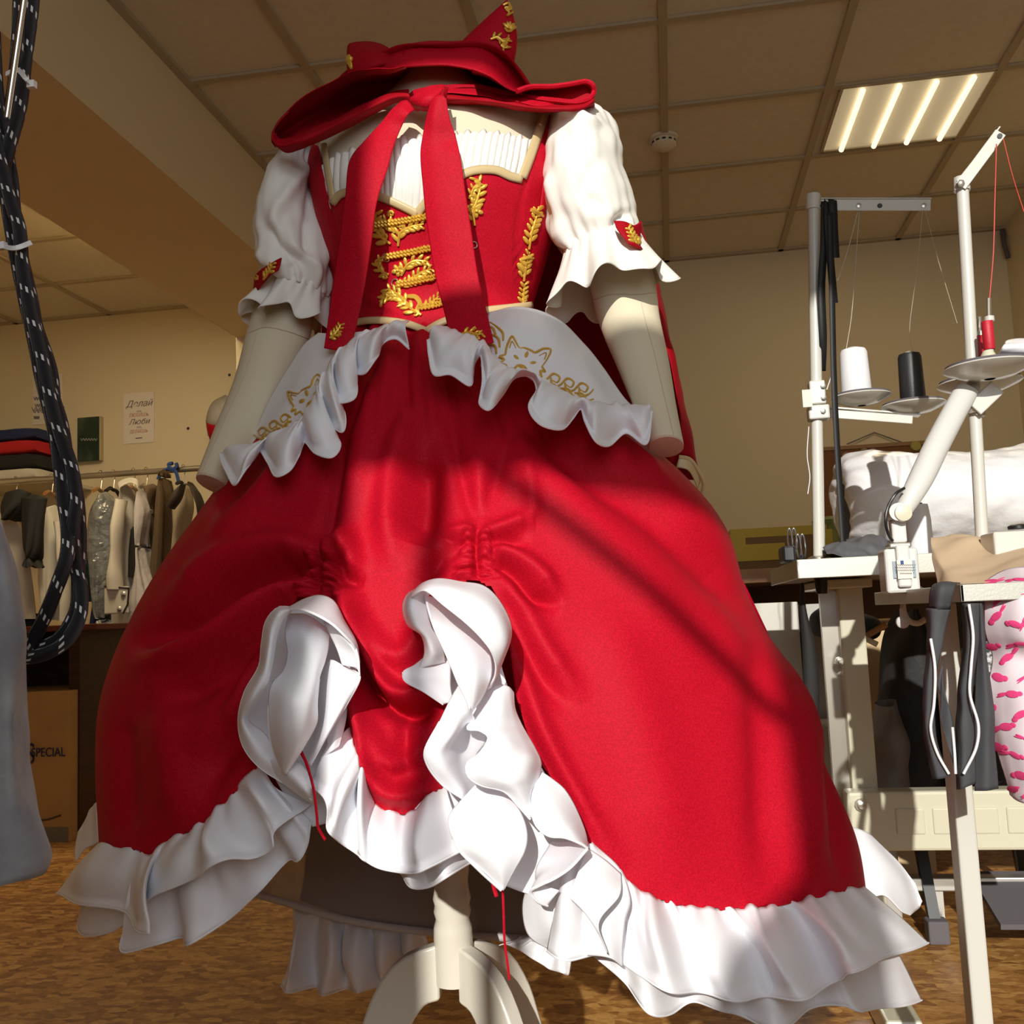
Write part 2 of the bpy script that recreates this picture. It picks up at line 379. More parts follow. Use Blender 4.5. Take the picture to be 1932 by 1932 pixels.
for secs, nm, seam in ((LARM, 'left', [(470, 628), (500, 618), (540, 625), (584, 640)]), (RARM, 'right', [(1120, 566), (1150, 556), (1200, 556), (1236, 552)])):
    G = rings(secs, 40, 70)
    a = MB().grid(G, close_v=True).build('arm', M['linen'], mq)
    c = G[-1].mean(0); t = c - G[-2].mean(0); t /= np.linalg.norm(t)
    cap = MB(); R1 = G[-1]
    cap.grid([R1, R1 * .97 + c * .03 + t * .003, R1 * .5 + c * .5 + t * .004, R1 * .02 + c * .98 + t * .004], close_v=True)
    cap.build('arm_end_cap', M['linencap'], a)
    s = Surf(G, close_v=True); L = s.line(seam, .0004, 5)
    if len(L) > 2: MB().tube(L, .0007, 5).build('arm_seam', M['linencap'], a)
    # lengthwise seam
    px, py = proj(G); j = 38 if nm == 'left' else 3
    MB().tube([p + 0 for p in G[30:, j]], .0006, 5).build('arm_seam', M['linencap'], a)
# stand
def PYa(py): return PY(857, py, YD)
st = MB(); z = lambda py: PY(857, py, YD)[2]
prof = [(.026, z(1480)), (.0235, z(1640)), (.0215, z(1662)), (.0225, z(1680)), (.0245, z(1694)), (.0225, z(1706)), (.0240, z(1718)), (.0215, z(1732)), (.0245, z(1748)), (.0250, z(1765)), (.0245, z(1854)), (.018, z(1858))]
st.lathe((hub[0], hub[1], 0), prof, 32); st.build('stand_column', M['cream'], mq)
legp = cr([(.018, .312), (.055, .298), (.082, .262), (.100, .215), (.130, .13), (.18, .05), (.235, .022)], 26)
for az in (184, -36, 46):
    a = math.radians(az); dirv = np.array((math.cos(a), math.sin(a), 0)); side = np.array((-dirv[1], dirv[0], 0))
    g = []
    for i, (r, zz) in enumerate(legp):
        tn = legp[min(i + 1, 25)] - legp[max(i - 1, 0)]; tn /= np.linalg.norm(tn); nn = np.array((-tn[1], tn[0])); hgt = .033 - .015 * i / 25
        if i == 0: nn = np.array((0, 1.0))
        c = np.array((hub[0], hub[1], 0)); ring = []
        for sx, sy in ((-1, -1), (-1, 1), (1, 1), (1, -1)):
            q = np.array((r, zz)) + nn * hgt * sy; q[1] = max(q[1], 0.0)
            ring.append(c + dirv * q[0] + np.array((0, 0, q[1])) + side * .0115 * sx)
        g.append(ring)
    mb = MB().grid(g, close_v=True); mb.f.append((0, 1, 2, 3)); k = len(mb.v); mb.f.append((k - 4, k - 3, k - 2, k - 1))
    mb.build('leg', M['cream'], mq, bevel=.003)

# ================================================================ skirt
SK = [(668, 606, 985, 586, YD, .084), (640, 640, 1010, 630, YD, .092), (580, 715, 1065, 705, YD, .13), (510, 800, 1150, 800, YD, .175), (432, 905, 1272, 890, YD, .22), (372, 985, 1352, 985, YD, .25), (296, 1085, 1408, 1085, YD, .28), (222, 1215, 1473, 1215, YD, .305), (186, 1320, 1526, 1320, YD, .322),
      (180, 1420, 1568, 1420, YD, .33), (185, 1520, 1600, 1520, YD, .335), (190, 1600, 1624, 1600, YD, .335), (192, 1720, 1640, 1720, YD, .332), (200, 1850, 1650, 1850, YD, .33)]
NTH = 1000
STH = np.concatenate((np.linspace(-math.pi * .56, math.pi * .56, 820, endpoint=False), np.linspace(math.pi * .56, 2 * math.pi - math.pi * .56, 180, endpoint=False)))
SG = rings(SK, NTH, 300, STH)
HEM = [(150, 1585), (184, 1588), (227, 1599), (261, 1602), (286, 1614), (306, 1591), (346, 1571), (383, 1554), (423, 1514), (460, 1471), (486, 1446), (494, 1370), (503, 1240), (524, 1150), (560, 1128), (620, 1128), (645, 1180), (661, 1370), (674, 1422), (693, 1492), (707, 1515), (740, 1530), (760, 1535), (786, 1524), (810, 1497), (836, 1482),
       (846, 1330), (852, 1180), (862, 1098), (900, 1092), (930, 1108), (955, 1170), (975, 1310), (1000, 1395), (1030, 1450), (1065, 1500), (1085, 1545), (1110, 1592), (1165, 1640), (1200, 1672), (1230, 1690), (1270, 1704), (1310, 1711), (1380, 1713), (1430, 1710), (1490, 1702), (1545, 1690), (1590, 1680), (1632, 1672), (1700, 1668)]
hemf = lerp_x(HEM)
front = np.abs(STH) < math.pi * .56
tend, spx, spy = trim_cols(SG, lambda x, y, j: y > hemf(x), 0)
# the back half hangs evenly between the two side hems
iL = 0; iR = 819
for j in range(len(STH)):
    if j >= 820:
        k = (j - 820) / 180; tend[j] = tend[iR] * (1 - k) + tend[iL] * k
ta_, tb_ = [np.interp(y, spy[:, 410], np.arange(300)) for y in (985, 1135)]; tmax = tend.max()
tr = np.concatenate((np.linspace(0, ta_, 110, endpoint=False), np.linspace(ta_, tb_, 90, endpoint=False), np.linspace(tb_, tmax, 150))); NR = len(tr)
TT = np.minimum(tr[:, None], tend[None, :])
def at_t(P):
    i0 = np.minimum(TT.astype(int), P.shape[0] - 2); f = (TT - i0)[..., None]; j = np.arange(P.shape[1])[None, :]
    return P[i0, j] * (1 - f) + P[i0 + 1, j] * f
SKG = at_t(SG)
FOLDS = [  # (polyline, height m, half width px)
 # gather at centre right: rays
 ([(905, 1005), (885, 940), (862, 850), (850, 760)], -0.0085, 16.2), ([(905, 1005), (925, 930), (955, 850), (975, 760)], -0.0068, 18.9), ([(905, 1005), (905, 930), (905, 830)], 0.0085, 21.6),
 ([(905, 1012), (870, 1005), (845, 1010), (830, 1045)], 0.0136, 16.2), ([(900, 1022), (870, 1030), (845, 1060)], -0.0068, 10.8), ([(912, 1012), (945, 1000), (985, 985), (1010, 985)], 0.0127, 14.9),
 ([(912, 1025), (950, 1020), (1000, 1030)], -0.0102, 13.5), ([(925, 1035), (970, 1050), (1020, 1085), (1055, 1140)], 0.0136, 17.6), ([(930, 1055), (970, 1085), (1005, 1125), (1060, 1145)], -0.0187, 14.9),
 ([(1005, 985), (1000, 930), (985, 860)], 0.0068, 16.2), ([(940, 1075), (985, 1150), (1030, 1230), (1100, 1330)], 0.0119, 23.0), ([(950, 1110), (985, 1210), (1040, 1300), (1090, 1345)], -0.0102, 20.2),
 ([(960, 1180), (985, 1290), (1030, 1400), (1100, 1530), (1180, 1640)], 0.0119, 21.6), ([(968, 1240), (995, 1370), (1060, 1490), (1130, 1610)], -0.0119, 16.2),
 # left gather rays
 ([(605, 1040), (625, 960), (640, 880), (655, 800)], -0.0136, 14.9), ([(605, 1040), (650, 1030), (665, 1060), (655, 1100)], 0.0190, 18.9), ([(640, 1050), (655, 1090), (690, 1100)], -0.0203, 18.9),
 ([(595, 1045), (540, 1030), (480, 1040), (400, 1080), (300, 1160)], 0.0190, 25.3), ([(590, 1065), (520, 1075), (440, 1110), (350, 1180), (240, 1215)], -0.0354, 25.3), ([(580, 1085), (500, 1130), (420, 1190), (320, 1240), (230, 1260)], 0.0245, 25.3),
 ([(570, 1105), (500, 1175), (430, 1250), (330, 1320), (230, 1350)], -0.0218, 27.6), ([(560, 1120), (500, 1230), (440, 1330), (360, 1420)], 0.0190, 25.3), ([(540, 1140), (490, 1270), (450, 1380), (400, 1480)], -0.0190, 23.0),
 ([(620, 1055), (660, 1030), (640, 980)], 0.0109, 18.9),
 # centre panel: soft ridges and the swag under it
 ([(700, 700), (690, 850), (650, 1000)], 0.0140, 30), ([(770, 790), (745, 880), (735, 1000), (745, 1080)], 0.0168, 26), ([(800, 860), (800, 950), (785, 1030)], -0.0280, 34), ([(845, 1000), (830, 1050), (800, 1100)], -0.0168, 20),
 ([(650, 1090), (680, 1170), (725, 1230), (760, 1240), (800, 1180), (840, 1100)], 0.0140, 22), ([(655, 1130), (690, 1240), (745, 1310), (790, 1310), (820, 1260), (840, 1180)], 0.0280, 17), ([(660, 1190), (700, 1290), (750, 1345), (800, 1345), (832, 1290)], -0.0336, 15),
 ([(672, 1270), (700, 1380), (745, 1440), (790, 1420), (815, 1370)], 0.0168, 18), ([(690, 1420), (730, 1490), (770, 1500), (820, 1470)], 0.0252, 20), ([(760, 1350), (765, 1420), (775, 1480)], -0.0140, 16), ([(672, 1290), (690, 1400), (715, 1480)], 0.0168, 12),
 # long folds on the right
 ([(955, 740), (1080, 860), (1260, 985), (1420, 1150), (1500, 1250)], -0.0242, 40), ([(1010, 730), (1160, 850), (1320, 990), (1430, 1100)], 0.0132, 40), ([(940, 760), (1010, 880), (1110, 980), (1230, 1120), (1330, 1300)], 0.0110, 50),
 ([(1150, 1150), (1210, 1350), (1260, 1550), (1280, 1690)], 0.0088, 60), ([(1430, 1200), (1440, 1400), (1445, 1600), (1450, 1700)], -0.0110, 34), ([(1500, 1290), (1520, 1450), (1530, 1690)], 0.0110, 30), ([(1565, 1400), (1580, 1550), (1590, 1680)], -0.0110, 18),
 # left panel
 ([(600, 760), (520, 900), (440, 1000), (350, 1090)], 0.0160, 36), ([(560, 780), (480, 900), (400, 980)], -0.0128, 22), ([(300, 1300), (330, 1450), (340, 1580)], 0.0128, 36), ([(440, 1250), (410, 1400), (380, 1540)], -0.0128, 24), ([(230, 1350), (240, 1480), (245, 1600)], -0.0096, 24),
 # waist gathers
 ([(720, 640), (700, 720), (660, 830)], -.007, 9), ([(740, 640), (730, 740), (720, 850)], .006, 12), ([(770, 640), (768, 720), (775, 800)], -.006, 10), ([(800, 650), (812, 740), (820, 830)], .007, 12), ([(835, 650), (850, 730), (870, 800)], -.008, 10), ([(690, 650), (650, 760), (600, 860)], .008, 14), ([(960, 700), (1000, 780), (1050, 850)], .008, 14), ([(930, 700), (945, 780), (960, 840)], -.006, 10)]
rng = random.Random(3)
for cx, y0, y1, hw in ((898, 1012, 1096, 44), (603, 1048, 1130, 48)):      # ruched channels
    y = y0
    while y < y1:
        sl = rng.uniform(-6, 6); k = .55 + .45 * (y - y0) / (y1 - y0)
        for sx in (-1, 1):
            x0 = cx + sx * rng.uniform(0, 6)
            FOLDS.append(([(x0, y + sl * .3), (x0 + sx * hw * k * .5, y + sl + rng.uniform(-3, 4)), (x0 + sx * hw * k, y + sl + rng.uniform(2, 14))], rng.choice((1, 1, -1)) * rng.uniform(.004, .0065), rng.uniform(3.4, 5.0)))
        y += rng.uniform(5.5, 9)
    FOLDS.append(([(cx, y0 - 12), (cx + (3 if cx > 800 else -6), y1)], -.012, 8))
def disp_px(px, py):
    D = np.zeros(px.shape)
    for pl, amp, wd in FOLDS:
        pl = cr(pl, max(6, len(pl) * 3)); seg = np.linalg.norm(np.diff(pl, axis=0), axis=1); cum = np.concatenate(([0], np.cumsum(seg)))
        x0, y0 = pl.min(0) - 3 * wd; x1, y1 = pl.max(0) + 3 * wd
        m = (px > x0) & (px < x1) & (py > y0) & (py < y1)
        if not m.any(): continue
        qx = px[m]; qy = py[m]; best = np.full(qx.shape, 1e9); bs = np.zeros(qx.shape)
        for i in range(len(pl) - 1):
            a = pl[i]; d = pl[i + 1] - a; l2 = d @ d
            t = np.clip(((qx - a[0]) * d[0] + (qy - a[1]) * d[1]) / l2, 0, 1)
            dd = np.hypot(qx - a[0] - t * d[0], qy - a[1] - t * d[1]); u = dd < best
            best = np.where(u, dd, best); bs = np.where(u, cum[i] + t * seg[i], bs)
        s = bs / cum[-1]; tp = np.clip(np.minimum(s / .2 + .35, (1 - s) / .3), 0, 1)
        g = np.exp(-(best / wd) ** 2); D[m] += amp * g * tp
    return D
spx, spy = proj(SKG); fr = np.zeros(spx.shape, bool); fr[:, :820] = True
DD = np.where(fr, disp_px(spx, spy), 0)
SN0 = gnorm(SG, True); SN0 *= np.where(((SG - SG.mean(axis=1, keepdims=True)) * SN0).sum(2, keepdims=True) < 0, -1, 1)
SN = at_t(SN0); SN /= np.linalg.norm(SN, axis=2, keepdims=True)
v_ = (SKG[:1, :, 2] - SKG[..., 2]) / 1.0; v_ = np.clip(v_, 0, 1)
wl = .006 * np.sin(STH * 26)[None, :] * np.exp(-v_ * 9) + .010 * np.sin(STH * 7 + 1.1)[None, :] * v_ * np.where(fr, .15, 1)
SKD = SKG + SN * (DD + wl)[..., None]
M['skirt'] = M['red']
sk = thing('ball_gown_skirt', (hub[0], hub[1], .3), 'long red satin ball skirt gathered up in two places over white satin ruffles', 'skirt')
mb = MB().grid(SKD, close_v=True); ncol = len(STH); TF = TT.reshape(-1); EF = np.tile(tend, NR)
mb.f = [f for f in mb.f if not all(TF[i] >= EF[i] - 1e-9 for i in f) or (min(f) < ncol)]
def tri(f):
    out = []
    for i in f:
        if not out or all(np.abs(np.subtract(mb.v[i], mb.v[k])).sum() > 1e-7 for k in out): out.append(i)
    return tuple(out)
mb.f = [g for g in (tri(f) for f in mb.f) if len(g) > 2]
mb.build('red_overskirt', M['red'], sk, smooth='all', solid=.0015)
fx, fy = proj(SG); FD = disp_px(fx, fy); vz = np.clip(SG[:1, :, 2] - SG[..., 2], 0, 1)
FW = .006 * np.sin(STH * 26)[None, :] * np.exp(-vz * 9) + .010 * np.sin(STH * 7 + 1.1)[None, :] * vz * .15
SKS = Surf((SG + SN0 * (FD + FW)[..., None])[:, :820])

def hits(surf, pts, off, n, Yd=None):
    """resample px polyline to n and lay it on a surface; misses fall back on depth Yd or neighbours"""
    P = cr(pts, n); out = []; last = None
    for q in P:
        h, _ = surf.hit(q[0], q[1], off)
        if h is None: h = PY(q[0], q[1], Yd if Yd is not None else (last[1] if last is not None else YD))
        out.append(h); last = h
    return np.array(out)
def ruffle(top, bot, nu=220, nv=22, waves=9, amp=.006, gather=.003, gf=2.4, bulge=.012, flare=.03, Ytop=None, surf=None, off=.002, ph=0.0, top3=None):
    T = np.array(top3) if top3 is not None else (hits(surf, top, off, nu) if surf is not None else np.array([PY(p[0], p[1], Ytop if Ytop else p[2]) for p in cr(top, nu)]))
    kk = np.ones(7) / 7; T = np.stack([np.convolve(np.pad(T[:, c], 3, 'edge'), kk, 'valid') for c in range(3)], 1)
    yb = cr([(np.interp(i, np.linspace(0, len(bot) - 1, nu), T[:, 1]), 0) for i in range(len(bot))], len(bot))[:, 0]
    bp = cr([(b[0], b[1], (b[2] if len(b) > 2 else 0.0)) for b in bot], nu)
    k = np.ones(9) / 9; Ts = np.convolve(np.pad(T[:, 1], 4, 'edge'), k, 'valid')
    B = np.array([PY(p[0], p[1], Ts[i] - flare + p[2]) for i, p in enumerate(bp)])
    s = np.linspace(0, 1, nu); G = np.zeros((nv, nu, 3)); ndir = np.array((0.05, -1, .15)); ndir /= np.linalg.norm(ndir)
    rg = random.Random(int(abs(top[0][0]) * 7 + abs(bot[0][0])))
    def rs(f, k=5): return sum(rg.uniform(.5, 1) * np.sin(2 * math.pi * f * rg.uniform(.55, 1.5) * s + rg.uniform(0, 6.3)) for _ in range(k)) / math.sqrt(k)
    w1 = rs(waves); w2 = rs(waves * 1.9); g1 = rs(waves * gf); g2 = rs(waves * gf * .7); tang = np.gradient(T, axis=0); tang /= np.linalg.norm(tang, axis=1, keepdims=True) + 1e-9
    t3 = rs(waves)
    for i in range(nv):
        v = i / (nv - 1)
        wv = amp * 1.7 * (math.sin(math.pi * min(v * .6 + .06, 1)) * w1 + .22 * math.sin(math.pi * min(v + .1, 1)) * w2) + bulge * math.sin(math.pi * min(v * 1.15, 1))
        gt = gather * (1 - v) ** 2.5 * (g1 + .6 * g2)
        G[i] = T * (1 - v) + B * v + ndir * (wv + gt)[:, None] + np.array((0, 0, 1)) * (.8 * gather * max(0, 1 - v * 2.5) ** 1.5 * np.maximum(g2, -.3))[:, None] + tang * (amp * .7 * math.sin(math.pi * v) * t3)[:, None]
    return G
def piece(name, G, m, parent, solid=.0012, edge=None):
    o = MB().grid(G).build(name, m, parent, smooth='all', solid=solid)
    return o
def hemline(G, parent, m, r=.0011, name='rolled_hem'):
    return MB().tube(list(G[-1]), r, 6).build(name, m, parent)
# --- hem ruffles, outer tier over inner tier
rt = [(1085, 1545), (1110, 1592), (1165, 1640), (1200, 1672), (1230, 1690), (1270, 1704), (1310, 1711), (1380, 1713), (1430, 1710), (1490, 1702), (1545, 1690), (1590, 1680), (1628, 1672)]
Gi = ruffle(rt, [(1100, 1790, 0), (1142, 1819, 0), (1180, 1856, 0), (1225, 1906, -.01), (1266, 1914, 0), (1312, 1893, .01), (1374, 1910, 0), (1452, 1938, -.02), (1530, 1906, .01), (1590, 1895, 0), (1627, 1910, -.02), (1680, 1905, 0), (1734, 1883, .05)], 260, 24, 4, .009, .001, 2.2, .01, .02, surf=SKS, off=-.004)
o = piece('under_ruffle', Gi, M['white'], sk); hemline(Gi, o, M['white'])
Go = ruffle(rt, [(1034, 1790, 0), (1072, 1802, 0), (1138, 1806, -.01), (1208, 1842, 0), (1308, 1875, .0), (1382, 1886, .0), (1457, 1886, 0), (1531, 1873, 0), (1594, 1850, .0), (1600, 1838, -.03), (1640, 1822, -.03), (1689, 1806, -.02), (1745, 1775, .06)], 300, 26, 5, .018, .003, 3.2, .014, .05, surf=SKS, off=.001)
o = piece('hem_ruffle', Go, M['white'], sk); hemline(Go, o, M['white'])
lt = [(184, 1588), (227, 1599), (261, 1602), (286, 1614), (306, 1591), (346, 1571), (383, 1554), (423, 1514), (460, 1471), (490, 1440)]
Gi = ruffle(lt, [(150, 1700, .12), (161, 1762, .08), (198, 1762, .02), (232, 1747, .0), (241, 1791, .02), (289, 1784, .0), (340, 1773, 0), (346, 1784, -.02), (417, 1745, 0), (489, 1682, 0), (545, 1622, .01), (557, 1626, -.01), (582, 1591, 0), (594, 1548, .02)], 260, 24, 3.5, .008, .001, 2.2, .008, .02, surf=SKS, off=-.004)
o = piece('under_ruffle', Gi, M['white'], sk); hemline(Gi, o, M['white'])
Go = ruffle(lt, [(102, 1686, .16), (138, 1702, .08), (192, 1713, .03), (232, 1727, .0), (272, 1753, -.02), (296, 1755, -.03), (262, 1722, .03), (275, 1698, .01), (330, 1672, 0), (375, 1653, 0), (437, 1619, 0), (469, 1621, -.01), (508, 1600, -.01), (520, 1571, .01), (580, 1518, .03)], 300, 26, 4, .014, .003, 3.0, .012, .045, surf=SKS, off=.001)
o = piece('hem_ruffle', Go, M['white'], sk); hemline(Go, o, M['white'])
ct = [(661, 1370), (674, 1422), (693, 1492), (707, 1515), (740, 1530), (763, 1535), (786, 1524), (810, 1497), (840, 1478)]
Gi = ruffle(ct, [(640, 1560, .0), (690, 1620, 0), (740, 1640, 0), (757, 1651, .01), (776, 1674, -.01), (808, 1674, 0), (850, 1650, 0), (885, 1629, .02)], 160, 20, 2.5, .006, .001, 2.2, .006, .015, surf=SKS, off=-.004)
o = piece('under_ruffle', Gi, M['white'], sk); hemline(Gi, o, M['white'])
Go = ruffle(ct, [(588, 1480, .03), (606, 1500, 0), (619, 1560, .0), (640, 1583, .0), (660, 1602, 0), (725, 1642, -.01), (776, 1648, -.01), (821, 1631, 0), (869, 1605, .0)], 200, 24, 3, .009, .003, 3.0, .014, .04, surf=SKS, off=.001)
o = piece('hem_ruffle', Go, M['white'], sk); hemline(Go, o, M['white'])
# ruffle seen at the back edge on both sides
Gb = loft([[(1570, 1548, 1.36), (1580, 1610, 1.34), (1600, 1690, 1.32)], [(1625, 1566, 1.38), (1636, 1620, 1.36), (1640, 1695, 1.33)], [(1650, 1580, 1.40), (1665, 1625, 1.38), (1665, 1690, 1.34)], [(1715, 1650, 1.42), (1728, 1680, 1.42), (1700, 1720, 1.36)], [(1740, 1700, 1.42), (1735, 1712, 1.42), (1718, 1727, 1.38)]], 30, 40)
o = piece('back_ruffle', noisy(Gb, .006, 18), M['white'], sk)
Gb = loft([[(186, 1512, 1.32), (187, 1550, 1.31), (187, 1588, 1.30)], [(165, 1535, 1.40), (160, 1570, 1.38), (158, 1605, 1.34)], [(150, 1570, 1.42), (144, 1598, 1.40), (140, 1625, 1.36)]], 30, 40)
o = piece('back_ruffle', noisy(Gb, .006, 18), M['white'], sk)
# --- turned-up ruffle under the left gather
def lp(name, rows, nu=36, nv=46, m='white', nz=.0, sc=16, parent=None):
    G = loft(rows, nu, nv)
    if nz: G = noisy(G, nz, sc)
    o = MB().grid(G).build(name, M[m], parent or sk, smooth='all', solid=.0012)
    return o
def edge_tube(pts, parent, r=.0010, n=40):
    return MB().tube(list(cr(pts3(pts), n)), r, 6).build('rolled_hem', M['white'], parent)
A = .93
b0 = lp('turned_up_ruffle', [[(530, 1150, 0.978), (500, 1180, 0.978), (488, 1260, 0.978), (465, 1320, 0.968), (455, 1370, 0.958), (470, 1420, 0.958), (530, 1470, 0.953), (588, 1512, 0.948)],
    [(570, 1140, 0.998), (560, 1190, 1.008), (550, 1260, 1.008), (535, 1320, 0.998), (520, 1370, 0.988), (540, 1420, 0.978), (560, 1465, 0.968), (590, 1510, 0.953)],
    [(610, 1130, 0.998), (625, 1190, 1.008), (630, 1250, 1.008), (620, 1320, 0.998), (610, 1370, 0.988), (605, 1420, 0.978), (600, 1460, 0.968), (595, 1500, 0.958)],
    [(635, 1150, 0.978), (668, 1215, 0.963), (674, 1270, 0.958), (652, 1325, 0.958), (642, 1370, 0.958), (634, 1410, 0.958), (612, 1440, 0.958), (600, 1490, 0.958)]], 50, 40, nz=.004)
T0 = [(545, 1146, .95), (575, 1130, .955), (603, 1123, .96), (628, 1132, .96), (650, 1172, .955), (672, 1212, .95), (679, 1250, .95)]
T1 = [(546, 1147, .93), (575, 1142, .925), (606, 1150, .92), (632, 1165, .92), (655, 1190, .92), (672, 1215, .925), (678, 1252, .94)]
T2 = [(547, 1150, .92), (572, 1151, .905), (600, 1162, .90), (628, 1179, .90), (650, 1200, .905), (668, 1220, .915), (677, 1254, .935)]
o = lp('turned_up_ruffle', [T0, T1, T2], 40, 20); edge_tube(T2, o)
o = lp('turned_up_ruffle', [[(612, 1172, .955), (622, 1195, .95), (636, 1225, .94), (646, 1255, .93)], [(640, 1188, .925), (655, 1210, .92), (668, 1232, .92), (674, 1262, .92)], [(662, 1210, .92), (672, 1222, .918), (678, 1245, .918), (679, 1275, .915)]], 30, 20)
Lf0 = [(548, 1146, .95), (526, 1146, .95), (503, 1170, .95), (494, 1215, .95), (489, 1256, .95), (462, 1305, .945), (450, 1358, .94), (459, 1408, .945), (488, 1446, .95), (534, 1477, .955)]
Lf1 = [(548, 1150, .93), (528, 1158, .915), (515, 1185, .915), (508, 1230, .91), (500, 1270, .905), (478, 1315, .905), (458, 1358, .925), (475, 1395, .935), (500, 1430, .945), (540, 1460, .95)]
Lf2 = [(550, 1153, .94), (535, 1170, .925), (524, 1200, .925), (516, 1250, .92), (506, 1290, .91), (486, 1325, .93), (470, 1360, .955), (500, 1385, .955), (522, 1420, .955), (548, 1450, .955)]
o = lp('turned_up_ruffle', [Lf0, Lf1, Lf2], 70, 22); edge_tube(Lf0, o)
D0 = [(545, 1158, .96), (538, 1195, .945), (543, 1235, .94), (535, 1265, .93), (512, 1292, .915), (507, 1345, .905), (513, 1405, .915), (532, 1458, .935)]
D1 = [(578, 1160, .955), (575, 1200, .925), (572, 1240, .915), (560, 1275, .905), (545, 1315, .885), (540, 1360, .885), (538, 1410, .90), (535, 1458, .93)]
D2 = [(606, 1178, .955), (602, 1210, .93), (598, 1245, .915), (592, 1280, .905), (580, 1325, .89), (570, 1365, .89), (556, 1410, .90), (537, 1459, .93)]
D3 = [(622, 1190, .965), (620, 1220, .945), (612, 1250, .93), (602, 1280, .925), (598, 1325, .92), (597, 1362, .915), (575, 1405, .915), (540, 1460, .935)]
o = lp('turned_up_ruffle', [D0, D1, D2, D3], 60, 34); edge_tube(D3[3:], o); edge_tube(D0[4:], o)
E0 = [(603, 1265, .96), (600, 1310, .955), (600, 1360, .95), (590, 1405, .95), (578, 1440, .95)]
E1 = [(625, 1245, .945), (628, 1290, .93), (622, 1340, .925), (605, 1395, .93), (582, 1441, .945)]
E2 = [(648, 1256, .935), (662, 1285, .92), (645, 1330, .92), (615, 1390, .925), (585, 1442, .945)]
E3 = [(660, 1262, .94), (679, 1278, .92), (655, 1327, .925), (618, 1386, .93), (586, 1444, .95)]
o = lp('turned_up_ruffle', [E0, E1, E2, E3], 40, 26); edge_tube(E3, o)
o = lp('turned_up_ruffle', [[(656, 1328, .96), (652, 1360, .955), (640, 1408, .95)], [(636, 1355, .95), (634, 1385, .945), (625, 1418, .945)], [(615, 1384, .95), (618, 1405, .95), (604, 1434, .95)]], 24, 20)
o = lp('turned_up_ruffle', [[(488, 1446, .96), (535, 1478, .955), (575, 1507, .955), (592, 1517, .96)], [(520, 1432, .945), (552, 1462, .935), (578, 1492, .94), (592, 1510, .955)], [(540, 1440, .955), (566, 1440, .945), (586, 1470, .95), (593, 1500, .96)]], 40, 24)
lp('turned_up_ruffle', [[(500, 1430, 1.0), (520, 1470, .99), (545, 1510, .985), (590, 1560, .98)], [(560, 1420, 1.0), (580, 1460, .99), (600, 1500, .985), (610, 1555, .98)], [(640, 1410, 1.0), (640, 1450, .99), (635, 1500, .985), (625, 1550, .98)]], 24, 24, nz=.003)
# --- S-shaped turned-up ruffle under the right gather
b1 = lp('turned_up_ruffle', [[(790, 1110, 1.0), (772, 1150, 1.0), (800, 1215, 1.0), (790, 1262, 1.0), (838, 1325, .99), (812, 1400, .985), (826, 1480, .98), (850, 1530, .98), (880, 1600, .975), (950, 1670, .97)],
    [(850, 1105, 1.02), (840, 1160, 1.03), (860, 1230, 1.03), (870, 1290, 1.02), (890, 1360, 1.01), (890, 1430, 1.0), (920, 1490, .99), (950, 1560, .985), (980, 1620, .98), (1010, 1690, .975)],
    [(915, 1106, 1.0), (950, 1150, .99), (945, 1230, .985), (960, 1300, .98), (985, 1370, .97), (1015, 1440, .97), (1050, 1500, .965), (1085, 1560, .965), (1105, 1610, .965), (1120, 1700, .96)]], 60, 30, nz=.004)
S0 = [(776, 1120, .955), (796, 1101, .955), (826, 1092, .955), (873, 1098, .955), (912, 1105, .955), (942, 1133, .95), (965, 1189, .945), (947, 1252, .945), (926, 1298, .945)]
S1 = [(776, 1122, .93), (800, 1107, .92), (832, 1108, .91), (878, 1125, .905), (915, 1148, .905), (940, 1178, .905), (952, 1215, .91), (943, 1255, .925), (924, 1298, .94)]
S2 = [(777, 1125, .925), (803, 1114, .905), (836, 1140, .895), (882, 1177, .895), (908, 1203, .895), (926, 1227, .90), (935, 1252, .91), (934, 1275, .92), (921, 1300, .935)]
o = lp('turned_up_ruffle', [S0, S1, S2], 70, 26); edge_tube(S2, o)
H0 = [(790, 1108, .96), (768, 1122, .96), (760, 1146, .955), (769, 1179, .955), (795, 1199, .955), (801, 1232, .955), (790, 1262, .955)]
H1 = [(796, 1112, .94), (780, 1126, .93), (775, 1150, .925), (785, 1180, .93), (806, 1205, .94), (815, 1232, .945), (812, 1255, .955)]
H2 = [(803, 1118, .945), (806, 1135, .945), (808, 1160, .94), (815, 1185, .945), (830, 1210, .955), (838, 1235, .965), (840, 1250, .97)]
o = lp('turned_up_ruffle', [H0, H1, H2], 50, 22)
K0 = [(803, 1124, .94), (810, 1155, .925), (820, 1185, .92), (838, 1224, .915), (852, 1256, .91), (865, 1288, .905), (880, 1318, .905), (888, 1340, .91)]
K1 = [(826, 1130, .96), (845, 1160, .95), (862, 1190, .935), (878, 1225, .92), (888, 1258, .905), (893, 1290, .90), (893, 1320, .905), (889, 1342, .912)]
K2 = [(845, 1140, .965), (880, 1172, .96), (905, 1200, .955), (922, 1228, .945), (928, 1256, .935), (924, 1285, .925), (910, 1315, .92), (890, 1344, .92)]
o = lp('turned_up_ruffle', [K0, K1, K2], 50, 26); edge_tube(K0, o, .0014)
P0 = [(803, 1238, .97), (780, 1256, .955), (760, 1268, .945), (763, 1283, .945), (800, 1305, .95), (836, 1329, .96)]
P1 = [(830, 1240, .975), (815, 1258, .96), (800, 1274, .95), (802, 1288, .95), (825, 1305, .955), (845, 1326, .96)]
